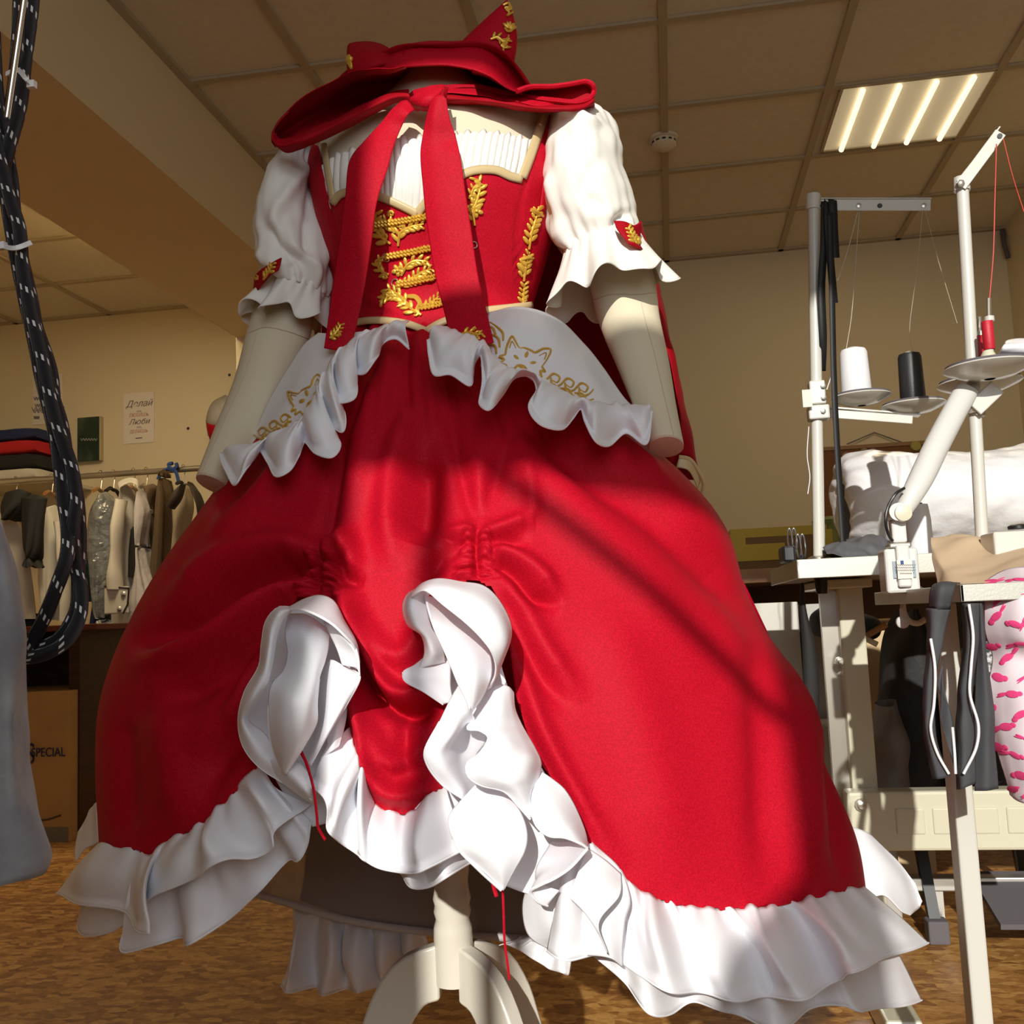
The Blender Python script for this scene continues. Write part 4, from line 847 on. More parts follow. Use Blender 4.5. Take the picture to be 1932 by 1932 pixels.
# left lobe: the inside of the hood, then the rolled lower edge running to the knot
I0 = [(520, 245, 1.200), (542, 213, 1.200), (600, 168, 1.195), (661, 136, 1.180), (700, 131, 1.160), (735, 128, 1.140), (764, 125, 1.120)]
I1 = [(524, 258, 1.240), (560, 235, 1.260), (612, 205, 1.280), (665, 178, 1.290), (705, 165, 1.285), (740, 155, 1.280), (770, 140, 1.280)]
I2 = [(528, 272, 1.220), (570, 254, 1.240), (618, 234, 1.270), (664, 212, 1.280), (705, 195, 1.285), (740, 180, 1.290), (772, 168, 1.295)]
o = lp('hood_lining', [I0, I1, I2], 60, 26, 'red2', parent=hc, nz=.004, sc=18)
L0 = [(517, 246, 1.165), (528, 262, 1.18), (560, 256, 1.185), (605, 236, 1.195), (650, 214, 1.20), (700, 190, 1.20), (740, 174, 1.19), (772, 170, 1.175)]
L1 = [(513, 262, 1.16), (524, 274, 1.165), (560, 268, 1.16), (608, 248, 1.165), (652, 226, 1.17), (702, 202, 1.17), (742, 184, 1.165), (772, 180, 1.16)]
L2 = [(520, 276, 1.17), (540, 288, 1.18), (566, 282, 1.18), (612, 264, 1.19), (655, 243, 1.20), (704, 216, 1.20), (744, 196, 1.185), (774, 192, 1.165)]
o = lp('hood_lower_edge', [L0, L1, L2], 70, 24, 'red2', parent=hc, nz=.003, sc=26)
o = lp('hood_lower_edge', [[(514, 262, 1.162), (517, 246, 1.165), (530, 226, 1.168), (545, 211, 1.17)], [(513, 268, 1.18), (514, 250, 1.20), (526, 228, 1.21), (543, 209, 1.21)], [(520, 278, 1.19), (516, 262, 1.23), (530, 235, 1.25), (548, 212, 1.25)]], 24, 16, 'red2', parent=hc)
# right lobe: flattened loop of the brim
W0 = [(975, 172, 1.180), (1000, 164, 1.190), (1043, 163, 1.200), (1080, 158, 1.205), (1107, 154, 1.210), (1118, 160, 1.210), (1121, 172, 1.215), (1112, 186, 1.210), (1090, 193, 1.205), (1050, 190, 1.205), (1000, 184, 1.210), (940, 172, 1.220), (890, 163, 1.225), (815, 168, 1.220)]
W1 = [(972, 178, 1.200), (998, 176, 1.240), (1043, 172, 1.260), (1080, 166, 1.260), (1104, 161, 1.260), (1113, 165, 1.260), (1116, 173, 1.260), (1110, 183, 1.260), (1090, 188, 1.260), (1050, 187, 1.260), (1000, 182, 1.260), (940, 172, 1.260), (890, 164, 1.260), (815, 169, 1.250)]
o = lp('hood_lower_edge', [W0, W1], 110, 10, 'red', parent=hc); MB().tube(cr(pts3(W0), 110), .0034, 7).build('brim_piping', M['red'], o)
o = lp('hood_lower_edge', [[(815, 176, 1.220), (930, 182, 1.215), (1000, 192, 1.210), (1055, 198, 1.210), (1100, 195, 1.210), (1120, 178, 1.215)], [(815, 184, 1.200), (930, 192, 1.190), (1000, 203, 1.190), (1055, 206, 1.190), (1100, 203, 1.200), (1122, 190, 1.210)], [(815, 194, 1.215), (930, 201, 1.215), (1000, 210, 1.220), (1055, 211, 1.230), (1100, 207, 1.240), (1121, 202, 1.260)]], 60, 18, 'red2', parent=hc, nz=.003, sc=30)
o = lp('hood_lower_edge', [[(812, 166, 1.225), (880, 166, 1.220), (940, 178, 1.210), (1010, 190, 1.205), (1050, 197, 1.210)], [(812, 178, 1.205), (885, 178, 1.200), (945, 188, 1.195), (1010, 198, 1.195), (1050, 201, 1.205)]], 50, 8, 'red', parent=hc, nz=.003, sc=30)
o = lp('hood_lining', [[(890, 130, 1.160), (925, 144, 1.160), (955, 165, 1.170), (985, 178, 1.190)], [(888, 150, 1.320), (925, 158, 1.310), (955, 170, 1.300), (990, 180, 1.280)], [(880, 166, 1.280), (925, 172, 1.280), (955, 178, 1.280), (990, 184, 1.270)]], 30, 20, 'red2', parent=hc)
# ears
def ear(base_l, tip, base_r, Yb, Yt, depth, motif):
    n = 22; rows = []
    for i in range(16):
        v = i / 15; k = v ** .85
        l = PY(base_l[0] * (1 - v) + tip[0] * v - 8 * math.sin(math.pi * v) * .4, base_l[1] * (1 - v) + tip[1] * v, Yb * (1 - v) + Yt * v)
        r = PY(base_r[0] * (1 - v) + tip[0] * v + 13 * math.sin(math.pi * v), base_r[1] * (1 - v) + tip[1] * v, Yb * (1 - v) + Yt * v)
        c = (l + r) / 2; e = (r - l) / 2; d = depth * (1 - v) + .001
        rows.append([c + e * math.sin(2 * math.pi * q / n) + np.array((0, -math.cos(2 * math.pi * q / n) * d, 0)) for q in range(n)])
    o = MB().grid(rows, close_v=True).build('ear', M['red'], hc, smooth='all'); S = Surf(np.array(rows), close_v=True)
    mb = MB(); motif(mb, S)
    if mb.v: mb.build('gold_embroidery', M['gold'], o)
def m_r(mb, s):
    cord(mb, s, [(950, 12), (958, 8), (966, 12), (962, 20), (954, 18), (960, 26), (956, 32), (966, 24)], .0022); cord(mb, s, [(952, 17), (960, 16), (967, 20)], .002)
    for a in (-2.4, -1.9, -1.4, -.8, -.3): leafmesh(mb, s, 960 + math.cos(a) * 7, 56 + math.sin(a) * 8, a, 7, 3)
    cord(mb, s, [(952, 54), (956, 60), (964, 59), (968, 50)], .0018)
    spray(mb, s, [(926, 76), (938, 72), (950, 80), (960, 74)], 9, 8); cord(mb, s, spiral(945, 80, -.8, 9, 1.2, 1), .0022); cord(mb, s, spiral(956, 84, -1.2, 7, 1.2, -1), .0020); spray(mb, s, [(944, 86), (952, 92), (956, 88)], 8, 7)
ear((838, 118), (957, -1), (968, 128), 1.27, 1.25, .03, m_r)
EL = [[(655, 96, 1.255), (659, 83, 1.26), (682, 79, 1.262), (700, 79, 1.262), (720, 84, 1.26), (746, 98, 1.255)], [(655, 118, 1.235), (668, 108, 1.225), (690, 102, 1.22), (710, 101, 1.22), (728, 104, 1.225), (750, 112, 1.235)], [(656, 146, 1.23), (670, 140, 1.22), (692, 132, 1.215), (714, 124, 1.215), (732, 120, 1.22), (756, 124, 1.23)]]
o = lp('ear', EL + [[(q[0], q[1] - 6, q[2] + .07) for q in EL[2]], [(q[0], q[1], q[2] + .004) for q in EL[0]]], 30, 26, 'red2', parent=hc)
S = Surf(loft(EL, 30, 26)); mb = MB(); cord(mb, S, [(662, 106), (658, 112), (663, 117), (666, 112), (661, 124), (667, 130)], .0024); leafmesh(mb, S, 664, 124, 1.4, 8, 3.5); leafmesh(mb, S, 660, 114, 1.0, 7, 3.5); mb.build('gold_embroidery', M['gold'], o)
lp('hood_lining', [[(960, 176, 1.225), (1000, 168, 1.225), (1043, 165, 1.225), (1080, 160, 1.225), (1107, 156, 1.225), (1119, 165, 1.225)], [(960, 184, 1.222), (1000, 184, 1.222), (1043, 190, 1.222), (1080, 194, 1.222), (1107, 190, 1.222), (1119, 178, 1.222)]], 30, 6, 'red2', parent=hc)
# knot and ribbon tails
kn = lp('neck_knot', [[(768, 178, 1.195), (790, 168, 1.175), (815, 163, 1.170), (838, 162, 1.175)], [(764, 190, 1.175), (788, 184, 1.150), (815, 180, 1.140), (840, 172, 1.155)], [(775, 202, 1.175), (795, 200, 1.150), (818, 196, 1.145), (840, 184, 1.160)], [(785, 209, 1.190), (800, 210, 1.175), (820, 206, 1.175), (838, 192, 1.180)]], 36, 30, 'red', parent=hc, nz=.004, sc=50)
lp('neck_knot', [[(828, 172, 1.165), (836, 164, 1.160), (846, 166, 1.165)], [(826, 190, 1.145), (834, 182, 1.135), (842, 186, 1.145)], [(822, 206, 1.155), (832, 204, 1.150), (842, 204, 1.155)]], 18, 18, 'red2', parent=hc)
def tail(rows, motif, nz=.002):
    rows = [[(a, b, y0 + (rw[-1][2] - y0) * k / 3 + .35 * (y - y0 - (rw[-1][2] - y0) * k / 3)) for k, (a, b, y) in enumerate(rw)] for rw in rows for y0 in (rw[0][2],)]; G = noisy(loft(rows, 26, 110), nz, 14); o = MB().grid(G).build('ribbon_tail', M['red'], hc, smooth='all', solid=.0015); S = Surf(G); mb = MB(); motif(mb, S)
    if mb.v: mb.build('gold_embroidery', M['gold'], o)
def m_lt(mb, s):
    spray(mb, s, [(624, 640), (632, 632), (640, 622), (644, 614)], 9, 8); cord(mb, s, spiral(626, 628, -.6, 8, 1.2, 1), .0019); cord(mb, s, spiral(636, 634, 1.2, 7, 1.2, -1), .0018); leafmesh(mb, s, 630, 640, .3, 6, 3)
def m_rt(mb, s):
    spray(mb, s, [(872, 632), (885, 630), (900, 633), (912, 632)], 10, 9); cord(mb, s, spiral(895, 626, -2.8, 6, 1.2, 1), .0018); cord(mb, s, spiral(885, 634, .5, 6, 1.1, 1), .0018)
tail([[(757, 192, 1.16), (768, 190, 1.145), (776, 198, 1.145), (782, 208, 1.15)], [(738, 208, 1.15), (750, 208, 1.135), (760, 212, 1.135), (770, 216, 1.14)], [(720, 230, 1.15), (732, 232, 1.14), (745, 236, 1.14), (757, 240, 1.145)], [(690, 263, 1.145), (708, 268, 1.135), (727, 272, 1.135), (743, 276, 1.14)], [(661, 300, 1.14), (685, 306, 1.13), (710, 312, 1.13), (732, 318, 1.135)], [(652, 370, 1.135), (672, 373, 1.125), (692, 376, 1.125), (712, 379, 1.13)], [(641, 450, 1.14), (660, 452, 1.13), (681, 454, 1.13), (701, 456, 1.135)], [(631, 520, 1.145), (650, 523, 1.135), (670, 526, 1.135), (690, 528, 1.14)], [(621, 590, 1.14), (640, 593, 1.13), (658, 596, 1.13), (676, 598, 1.135)], [(612, 657, 1.13), (628, 660, 1.125), (645, 662, 1.125), (660, 664, 1.13)]], m_lt)
tail([[(814, 190, 1.135), (824, 182, 1.125), (834, 180, 1.125), (842, 186, 1.13)], [(805, 225, 1.14), (818, 222, 1.12), (832, 220, 1.125), (848, 222, 1.135)], [(798, 260, 1.14), (818, 262, 1.13), (838, 260, 1.135), (860, 258, 1.14)], [(794, 290, 1.14), (818, 292, 1.13), (843, 293, 1.13), (868, 294, 1.135)], [(800, 370, 1.14), (825, 372, 1.13), (852, 373, 1.13), (880, 374, 1.135)], [(809, 440, 1.145), (835, 440, 1.135), (863, 440, 1.135), (890, 440, 1.14)], [(822, 520, 1.15), (847, 520, 1.14), (875, 520, 1.14), (902, 520, 1.145)], [(838, 590, 1.14), (864, 590, 1.13), (892, 588, 1.13), (918, 586, 1.135)], [(856, 662, 1.12), (881, 660, 1.115), (907, 655, 1.115), (932, 647, 1.12)]], m_rt)
# long cape hanging behind
lp('cape_panel', [[(600, 285, 1.40), (720, 250, 1.44), (850, 230, 1.46), (980, 215, 1.44), (1090, 215, 1.38)], [(600, 420, 1.44), (720, 400, 1.50), (850, 390, 1.52), (1000, 390, 1.50), (1130, 420, 1.42), (1205, 440, 1.36)], [(610, 560, 1.46), (720, 560, 1.53), (870, 560, 1.56), (1040, 560, 1.54), (1160, 560, 1.46), (1243, 565, 1.38)], [(600, 720, 1.56), (720, 720, 1.60), (870, 720, 1.62), (1060, 720, 1.60), (1190, 715, 1.50), (1274, 700, 1.42)], [(580, 920, 1.66), (720, 920, 1.70), (870, 920, 1.72), (1100, 920, 1.70), (1230, 900, 1.60), (1326, 905, 1.50)]], 60, 70, 'red2', parent=hc, nz=.014, sc=9)
lp('cape_panel', [[(1203, 425, 1.35), (1208, 418, 1.37), (1214, 440, 1.40)], [(1232, 540, 1.36), (1240, 540, 1.38), (1252, 575, 1.42)], [(1256, 660, 1.37), (1264, 650, 1.38), (1275, 690, 1.42)], [(1282, 780, 1.40), (1290, 780, 1.42), (1301, 800, 1.45)], [(1283, 862, 1.44), (1300, 862, 1.45), (1316, 880, 1.47), (1327, 915, 1.50)]], 16, 50, 'red2', parent=hc, nz=.004, sc=20)
lp('cape_trim', [[(1281, 862, 1.437), (1300, 866, 1.44), (1314, 886, 1.455), (1322, 905, 1.47)], [(1276, 882, 1.435), (1296, 886, 1.435), (1308, 902, 1.45), (1316, 922, 1.465)]], 20, 8, 'champ', parent=hc)
MB().tube(cr(pts3([(1281, 862, 1.437), (1300, 866, 1.44), (1316, 886, 1.455), (1327, 910, 1.47), (1325, 930, 1.48)]), 24), .003, 6).build('cape_trim', M['champ'], hc)

# ================================================================ hip panels (white peplum with gold fox heads)
hp = thing('hip_panels', (hub[0], hub[1], 1.0), 'pair of white satin hip panels with ruffled edges and gold fox head embroidery', 'peplum')
RP = [[(922, 590, 1.165), (972, 580, 1.17), (1054, 602, 1.20), (1100, 645, 1.22), (1140, 695, 1.225), (1178, 750, 1.22), (1200, 772, 1.22)],
      [(918, 615, 1.15), (965, 612, 1.145), (1035, 640, 1.155), (1080, 680, 1.165), (1118, 715, 1.17), (1152, 755, 1.18), (1190, 775, 1.195)],
      [(915, 650, 1.14), (955, 655, 1.125), (1010, 680, 1.125), (1055, 715, 1.13), (1095, 740, 1.14), (1140, 765, 1.155), (1185, 778, 1.175)],
      [(905, 690, 1.13), (940, 695, 1.11), (985, 705, 1.10), (1035, 740, 1.10), (1080, 765, 1.115), (1130, 775, 1.13), (1190, 785, 1.16)]]
PGr = noisy(loft(RP, 70, 44), .003, 16); pr = MB().grid(PGr).build('hip_panel', M['white'], hp, smooth='all', solid=.0015); PSr = Surf(PGr)
LPn = [[(600, 628, 1.18), (575, 650, 1.20), (548, 690, 1.21), (515, 745, 1.21), (490, 800, 1.20), (472, 838, 1.20)],
       [(640, 630, 1.16), (602, 665, 1.165), (570, 710, 1.16), (540, 760, 1.155), (510, 808, 1.155), (478, 842, 1.175)],
       [(680, 628, 1.145), (632, 675, 1.135), (600, 725, 1.12), (572, 775, 1.115), (540, 815, 1.12), (488, 848, 1.15)],
       [(720, 622, 1.135), (665, 660, 1.115), (620, 710, 1.10), (592, 775, 1.09), (560, 820, 1.10), (495, 852, 1.135)]]
PGl = noisy(loft(LPn, 70, 44), .003, 16); pl_ = MB().grid(PGl).build('hip_panel', M['white'], hp, smooth='all', solid=.0015); PSl = Surf(PGl)
def pruf(parent, top, bot, **k):
    G = ruffle(top, bot, **k); o = MB().grid(G).build('panel_ruffle', M['white'], parent, smooth='all', solid=.0012); hemline(G, parent, M['white'], .0012)
pruf(pr, [(838, 616, 1.14), (872, 628, 1.12), (915, 645, 1.12), (930, 670, 1.11), (955, 690, 1.10), (990, 702, 1.10), (1035, 722, 1.10), (1080, 745, 1.11), (1130, 760, 1.13), (1175, 762, 1.155), (1222, 766, 1.18)],
     [(806, 640, 0), (810, 672, 0), (818, 705, -.01), (850, 708, 0), (888, 727, .0), (893, 690, .03), (905, 668, .02), (912, 715, .0), (904, 760, -.02), (922, 776, -.02), (945, 745, 0), (975, 716, .03), (1002, 710, .03), (1012, 735, .02), (998, 770, -.02), (1023, 804, -.02), (1059, 809, -.01), (1080, 790, .02), (1096, 772, .03), (1104, 795, 0), (1126, 836, -.02), (1146, 840, -.01), (1180, 818, .02), (1218, 838, -.01), (1230, 775, .0)], nu=420, nv=24, waves=9, amp=.003, gather=.002, bulge=.016, flare=.035)
pruf(pl_, [(772, 604, 1.14), (735, 612, 1.13), (700, 622, 1.12), (672, 636, 1.11), (640, 662, 1.10), (618, 692, 1.09), (600, 725, 1.085), (588, 762, 1.085), (568, 790, 1.09), (535, 812, 1.10), (500, 830, 1.12), (470, 842, 1.15)],
     [(770, 655, 0), (748, 640, .02), (720, 650, .02), (712, 672, -.01), (690, 705, -.02), (668, 702, .0), (650, 690, .03), (672, 720, .0), (668, 752, -.02), (640, 760, -.01), (624, 740, .03), (650, 780, .0), (645, 815, -.02), (618, 800, .03), (640, 835, -.01), (625, 862, -.02), (598, 858, -.01), (575, 835, .02), (560, 860, .0), (545, 890, -.02), (522, 900, -.02), (505, 872, .01), (488, 850, .03), (468, 880, 0), (442, 915, -.02), (425, 885, .0), (414, 856, .02)], nu=420, nv=24, waves=9, amp=.003, gather=.002, bulge=.016, flare=.03)
M['goldflat'] = mat('gold_satin_stitch', (0.66, 0.40, 0.07), .4, metal=.25)
def fox(surf, parent, T, extra):
    mb = MB()
    def c(p, r=.0016): cord(mb, surf, [T(*q) for q in p], r, .0012)
    # head 100 units wide, ears at the top
    c([(5, 55), (2, 30), (6, 0), (14, 8), (30, 24), (40, 20)]); c([(9, 34), (9, 14), (22, 28)], .0009); c([(40, 20), (58, 22), (66, 24), (82, 6), (98, 2), (98, 28), (92, 55)]); c([(92, 34), (91, 14), (78, 28)], .0009)
    c([(5, 55), (-6, 66), (6, 68), (0, 82), (16, 82), (18, 94), (34, 88)]); c([(92, 55), (102, 66), (92, 68), (98, 82), (82, 82), (80, 94), (64, 88)])
    c([(34, 88), (40, 74), (50, 70), (60, 74), (64, 88)]); c([(40, 92), (50, 98), (60, 92)])
    for e in (30, 70): leafmesh(mb, surf, *T(e, 52), T.ang + (.5 if e < 50 else -.5), 5.5 * T.s, 2.6 * T.s, .001, .0014)
    leafmesh(mb, surf, *T(50, 74), T.ang, 6 * T.s, 3.5 * T.s, .001, .0016); leafmesh(mb, surf, *T(50, 36), T.ang + 1.57, 6 * T.s, 2.2 * T.s, .001, .0014)
    for p in extra:
        c(p)
    mb.build('gold_embroidery', M['goldflat'], parent)
class Aff:
    def __init__(s, o, ex, ey): s.o = np.array(o, float); s.ex = np.array(ex, float); s.ey = np.array(ey, float); s.ang = math.atan2(ex[1], ex[0]); s.s = math.hypot(*ex) * 1.3
    def __call__(s, x, y): return tuple(s.o + s.ex * x + s.ey * y)
def swirl_set(sgn):
    out = []
    for k in range(4):
        x = (112 if sgn > 0 else -14) + sgn * k * 34
        out += [[(x, 84), (x + sgn * 10, 64), (x + sgn * 26, 68), (x + sgn * 24, 84), (x + sgn * 12, 82)], [(x + sgn * 2, 96), (x + sgn * 20, 92), (x + sgn * 36, 104), (x + sgn * 48, 96)], [(x + sgn * 8, 78), (x + sgn * 18, 100), (x + sgn * 34, 86), (x + sgn * 40, 70)]]
    return out
fox(PSr, pr, Aff((962, 634), (.78, .26), (-.22, .64)), swirl_set(1)[:9] + [[(-14, 60), (-24, 40), (-38, 44), (-36, 60), (-26, 58)], [(-12, 40), (-22, 18), (-40, 14), (-48, 30), (-36, 36)], [(-30, 10), (-44, -6), (-58, 4), (-52, 18)], [(-20, 80), (-34, 72), (-46, 56)], [(-10, 20), (-16, 0), (-34, -12), (-52, -18)]])
fox(PSl, pl_, Aff((541, 742), (.62, -.36), (.22, .50)), swirl_set(-1)[:9])
# ================================================================ left side of the room
def base(px, py, Y): return PY(px, py, Y)
def rect(mb, x0, y0, x1, y1, Y, d):
    """upright box whose near face spans the px rectangle at depth Y, d deep"""
    a = PY(x0, y0, Y); b = PY(x1, y1, Y); c = PY(x1, y0, Y); e = PY(x0, y1, Y)
    X0 = (a[0] + e[0]) / 2; X1 = (b[0] + c[0]) / 2; Z1 = (a[2] + c[2]) / 2; Z0 = (b[2] + e[2]) / 2
    return mb.bx(X0, X1, Y, Y + d, Z0, Z1)
def slope_M(): return None
M['cab'] = None
def braid_mat():
    m = mat('braided_cable', (.012, .011, .014), .55)
    nt = m.node_tree; b = nt.nodes['Principled BSDF']; uv = nt.nodes.new('ShaderNodeUVMap'); uv.uv_map = 'uv'
    mp = nt.nodes.new('ShaderNodeMapping'); mp.inputs['Scale'].default_value = (8, 40, 1)
    sp = nt.nodes.new('ShaderNodeSeparateXYZ'); nt.links.new(uv.outputs[0], mp.inputs[0]); nt.links.new(mp.outputs[0], sp.inputs[0])
    def mth(op, a, bb):
        n = nt.nodes.new('ShaderNodeMath'); n.operation = op
        for i, q in enumerate((a, bb)):
            if isinstance(q, (int, float)): n.inputs[i].default_value = q
            else: nt.links.new(q, n.inputs[i])
        return n.outputs[0]
    fx = mth('FRACT', sp.outputs[0], 0); sh = mth('MULTIPLY', sp.outputs[0], .12); fy = mth('FRACT', mth('ADD', sp.outputs[1], sh), 0)
    k = mth('MULTIPLY', mth('LESS_THAN', fx, .42), mth('LESS_THAN', fy, .17))
    mx = nt.nodes.new('ShaderNodeMix'); mx.data_type = 'RGBA'; mx.inputs[6].default_value = (.014, .013, .017, 1); mx.inputs[7].default_value = (.85, .83, .80, 1)
    nt.links.new(k, mx.inputs[0]); nt.links.new(mx.outputs[2], b.inputs['Base Color'])
    w_ = nt.nodes.new('ShaderNodeTexWave'); w_.inputs['Scale'].default_value = 260; w_.bands_direction = 'DIAGONAL'
    bp = nt.nodes.new('ShaderNodeBump'); bp.inputs['Strength'].default_value = .5; bp.inputs['Distance'].default_value = .0006
    nt.links.new(uv.outputs[0], w_.inputs['Vector']); nt.links.new(w_.outputs['Fac'], bp.inputs['Height']); nt.links.new(bp.outputs[0], b.inputs['Normal'])
    return m
M['braid'] = braid_mat()
CY = .62
cb = thing('cable_bundle', PY(40, 500, CY), 'black braided cables with white flecks, tied together and hanging at the left edge', 'cables')
CB = [[(38, -60, 0), (36, 40, 0), (32, 110, 0), (24, 180, .01), (10, 250, .012), (-6, 320, .01)],
      [(66, -60, .006), (60, 20, .006), (48, 110, .006), (38, 200, 0), (22, 260, -.004), (6, 320, 0), (-8, 380, .01)],
      [(-12, 60, 0), (-6, 170, 0), (4, 250, 0), (9, 330, 0), (16, 400, 0), (28, 470, 0), (46, 560, 0), (64, 640, 0), (80, 720, 0), (100, 800, 0), (112, 870, 0), (120, 940, 0), (128, 1000, 0), (126, 1050, -.008), (106, 1110, -.006), (84, 1165, 0), (60, 1210, .004), (34, 1250, .004), (10, 1290, .008)],
      [(-16, 220, -.008), (0, 300, -.008), (20, 380, -.008), (36, 430, -.008), (42, 500, -.008), (58, 590, -.008), (78, 670, -.008), (92, 740, -.008), (110, 810, -.006), (134, 880, 0), (144, 945, 0), (138, 1000, 0), (142, 1060, .006), (152, 1110, .006), (150, 1165, .004), (126, 1208, 0), (84, 1234, 0), (40, 1240, 0), (0, 1222, 0)],
      [(-10, 160, .008), (8, 260, .01), (22, 340, .008), (28, 410, .008), (40, 480, .008), (60, 570, .008), (72, 640, .01), (94, 730, .01), (116, 800, .01), (126, 870, .01), (132, 940, .01), (140, 1010, .01), (122, 1070, .006), (98, 1130, .004), (72, 1190, .006), (46, 1232, .01), (20, 1268, .01)],
      [(2, 330, .012), (24, 420, .014), (44, 520, .014), (70, 620, .016), (96, 700, .016), (104, 780, .014), (120, 850, .016), (142, 920, .016), (150, 1000, .014), (148, 1080, .014), (144, 1150, .012), (110, 1206, .01), (66, 1222, .01), (20, 1210, .01)]]
for p in CB: MB().tube(cr([PY(q[0], q[1], CY + q[2]) for q in p], 90), .0047, 12, uv=True).build('cable', M['braid'], cb)
M['tie'] = mat('nylon_tie', (.75, .75, .72), .35)
for q in ([(12, 140), (34, 132), (50, 150), (60, 160)], [(4, 464), (30, 468), (58, 458)]):
    P = cr([PY(a, b, CY - .016 + .012 * abs(i / (len(q) - 1) - .5)) for i, (a, b) in enumerate(q)], 14)
    mb = MB()
    for i in range(13): mb.bar(P[i], P[i + 1] + (P[i + 1] - P[i]) * .2, .0012, .0032)
    e_ = P[-1] if q[0][0] > 10 else P[0]; mb.box(e_, (.0055, .004, .005)); mb.build('cable_tie', M['tie'], cb, smooth=False)
rd = thing('metal_rod', PY(30, 110, CY - .03), 'thin shiny metal rod leaning across the black cables at top left', 'rod')
MB().tube([PY(54, -60, CY - .035), PY(13, 222, CY - .025)], .0021, 10).build('rod_bar', mat('polished_steel', (.75, .75, .75), .15, metal=1.0), rd)
# grey fleece hanging at the left edge
fl = tag(MB().grid(noisy(loft([[(-160, 940, .60), (-120, 1200, .60), (-120, 1450, .60), (-110, 1720, .60)], [(-60, 950, .56), (-50, 1200, .555), (-40, 1450, .55), (-30, 1690, .55)], [(-10, 980, .555), (14, 1150, .55), (20, 1420, .545), (24, 1662, .545)], [(2, 990, .57), (28, 1150, .57), (46, 1380, .57), (62, 1530, .565), (79, 1618, .56), (70, 1640, .56)], [(-60, 990, .62), (20, 1150, .62), (40, 1380, .62), (56, 1530, .61), (70, 1640, .60)]], 60, 60), .006, 22)).build('fleece_cloth', mat('grey_fleece', (.17, .165, .18), .95, sheen=.3, noise_col=((.30, .295, .30), 26, .35, .7, (1, 1, 1)), bump=(300, .25, .002)), None, smooth='all', solid=.004), 'soft grey fleece cloth hanging in the left foreground below the black cables', 'cloth')
# posters on the back wall
M['paper'] = mat('paper', (.74, .69, .62), .8); M['ink'] = mat('grey_ink', (.16, .14, .15), .8); M['inkr'] = mat('pink_ink', (.55, .24, .20), .8)
def txt(body, name, m, parent, px, py, Y, hpx, shear=0.0, xs=1.0, ext=.0004, rot=0.0):
    cu = bpy.data.curves.new(name, 'FONT'); cu.body = body; cu.align_x = 'CENTER'; cu.align_y = 'CENTER'; cu.size = hpx / 1900 * Y * 1.35; cu.shear = shear; cu.extrude = ext
    o = bpy.data.objects.new(name, cu); C.objects.link(o); dg = bpy.context.evaluated_depsgraph_get()
    me = bpy.data.meshes.new_from_object(o.evaluated_get(dg)); bpy.data.objects.remove(o)
    o = bpy.data.objects.new(name, me); C.objects.link(o); me.materials.clear(); me.materials.append(m)
    p = PY(px, py, Y); Mx = Matrix.Translation(Vector(p)) @ Matrix.Rotation(math.pi / 2, 4, 'X') @ Matrix.Rotation(rot, 4, 'Z') @ Matrix.Diagonal((xs, 1, 1, 1)); me.transform(Mx)
    o.parent = parent; o.matrix_parent_inverse = Matrix.Translation(parent.location).inverted()
    return o
YP = YW - .004
po = thing('wall_poster', PY(262, 787, YP), 'white paper poster with centred lettering on the wall above the clothes rail', 'poster')
rect(MB(), 233, 741, 291, 836, YP, .003).build('paper_sheet', M['paper'], po, smooth=False)
for b, y, h, sh, m, xs in (('Делай', 762, 14, .35, 'ink', 1.0), ('что', 776, 5, 0, 'ink', 1), ('ЛЮБИШЬ', 783, 8, 0, 'inkr', .85), ('Люби', 796, 12, .35, 'ink', 1.05), ('что', 806, 5, 0, 'ink', 1), ('ДЕЛАЕШЬ', 814, 7, 0, 'inkr', .85)):
    txt(b, 'lettering', M[m], po, 262, y, YP - .001, h, sh, xs)
MB().tube([PY(256, 827, YP - .001), PY(268, 826, YP - .001)], .003, 5).build('ink_mark', M['ink'], po)
po = thing('wall_poster', PY(90, 770, YP), 'white paper poster with script, half covered by the hanging black cables', 'poster')
rect(MB(), 62, 708, 118, 800, YP, .003).build('paper_sheet', M['paper'], po, smooth=False)
mb = MB()
for y, x0, x1 in ((752, 64, 82), (765, 66, 84), (772, 60, 92), (776, 62, 90), (788, 64, 74), (770, 112, 121)):
    mb.tube(cr([PY(x0 + (x1 - x0) * i / 8, y + (3 if i % 2 else -3), YP - .002) for i in range(9)], 30), .0022, 5)
mb.build('ink_script', M['ink'], po)
po = thing('wall_calendar', PY(168, 828, YP), 'dark green framed picture on the wall beside the black cables', 'picture')
rect(MB(), 146, 787, 190, 870, YW - .03, .03).build('picture_block', mat('picture_edge', (.48, .42, .26), .6), po, smooth=False)
rect(MB(), 146, 787, 187, 870, YW - .032, .004).build('picture_print', mat('dark_green_print', (.016, .035, .022), .4, noise_col=((.11, .15, .11), 9, .45, .75, (1, 1, .5))), po, smooth=False)
mb = MB(); mb.tube(cr([PY(152 + i * 2.6, 829 + (2.5 if i % 2 else -2), YW - .034) for i in range(13)], 40), .0022, 5); mb.build('print_script', mat('pale_print', (.3, .32, .26), .6), po)
for x, y in ((432, 707), (354, 808)):
    tag(MB().lathe(PY(x, y, YW - .006), [(.004, 0), (.004, .005), (.009, .006)], 10, (0, 1, 0)).build('wall_screw', M['blk'], None), 'small dark screw in the wall ' + ('beside the left forearm near the beam corner' if y < 750 else 'right of the paper poster'), 'screw')
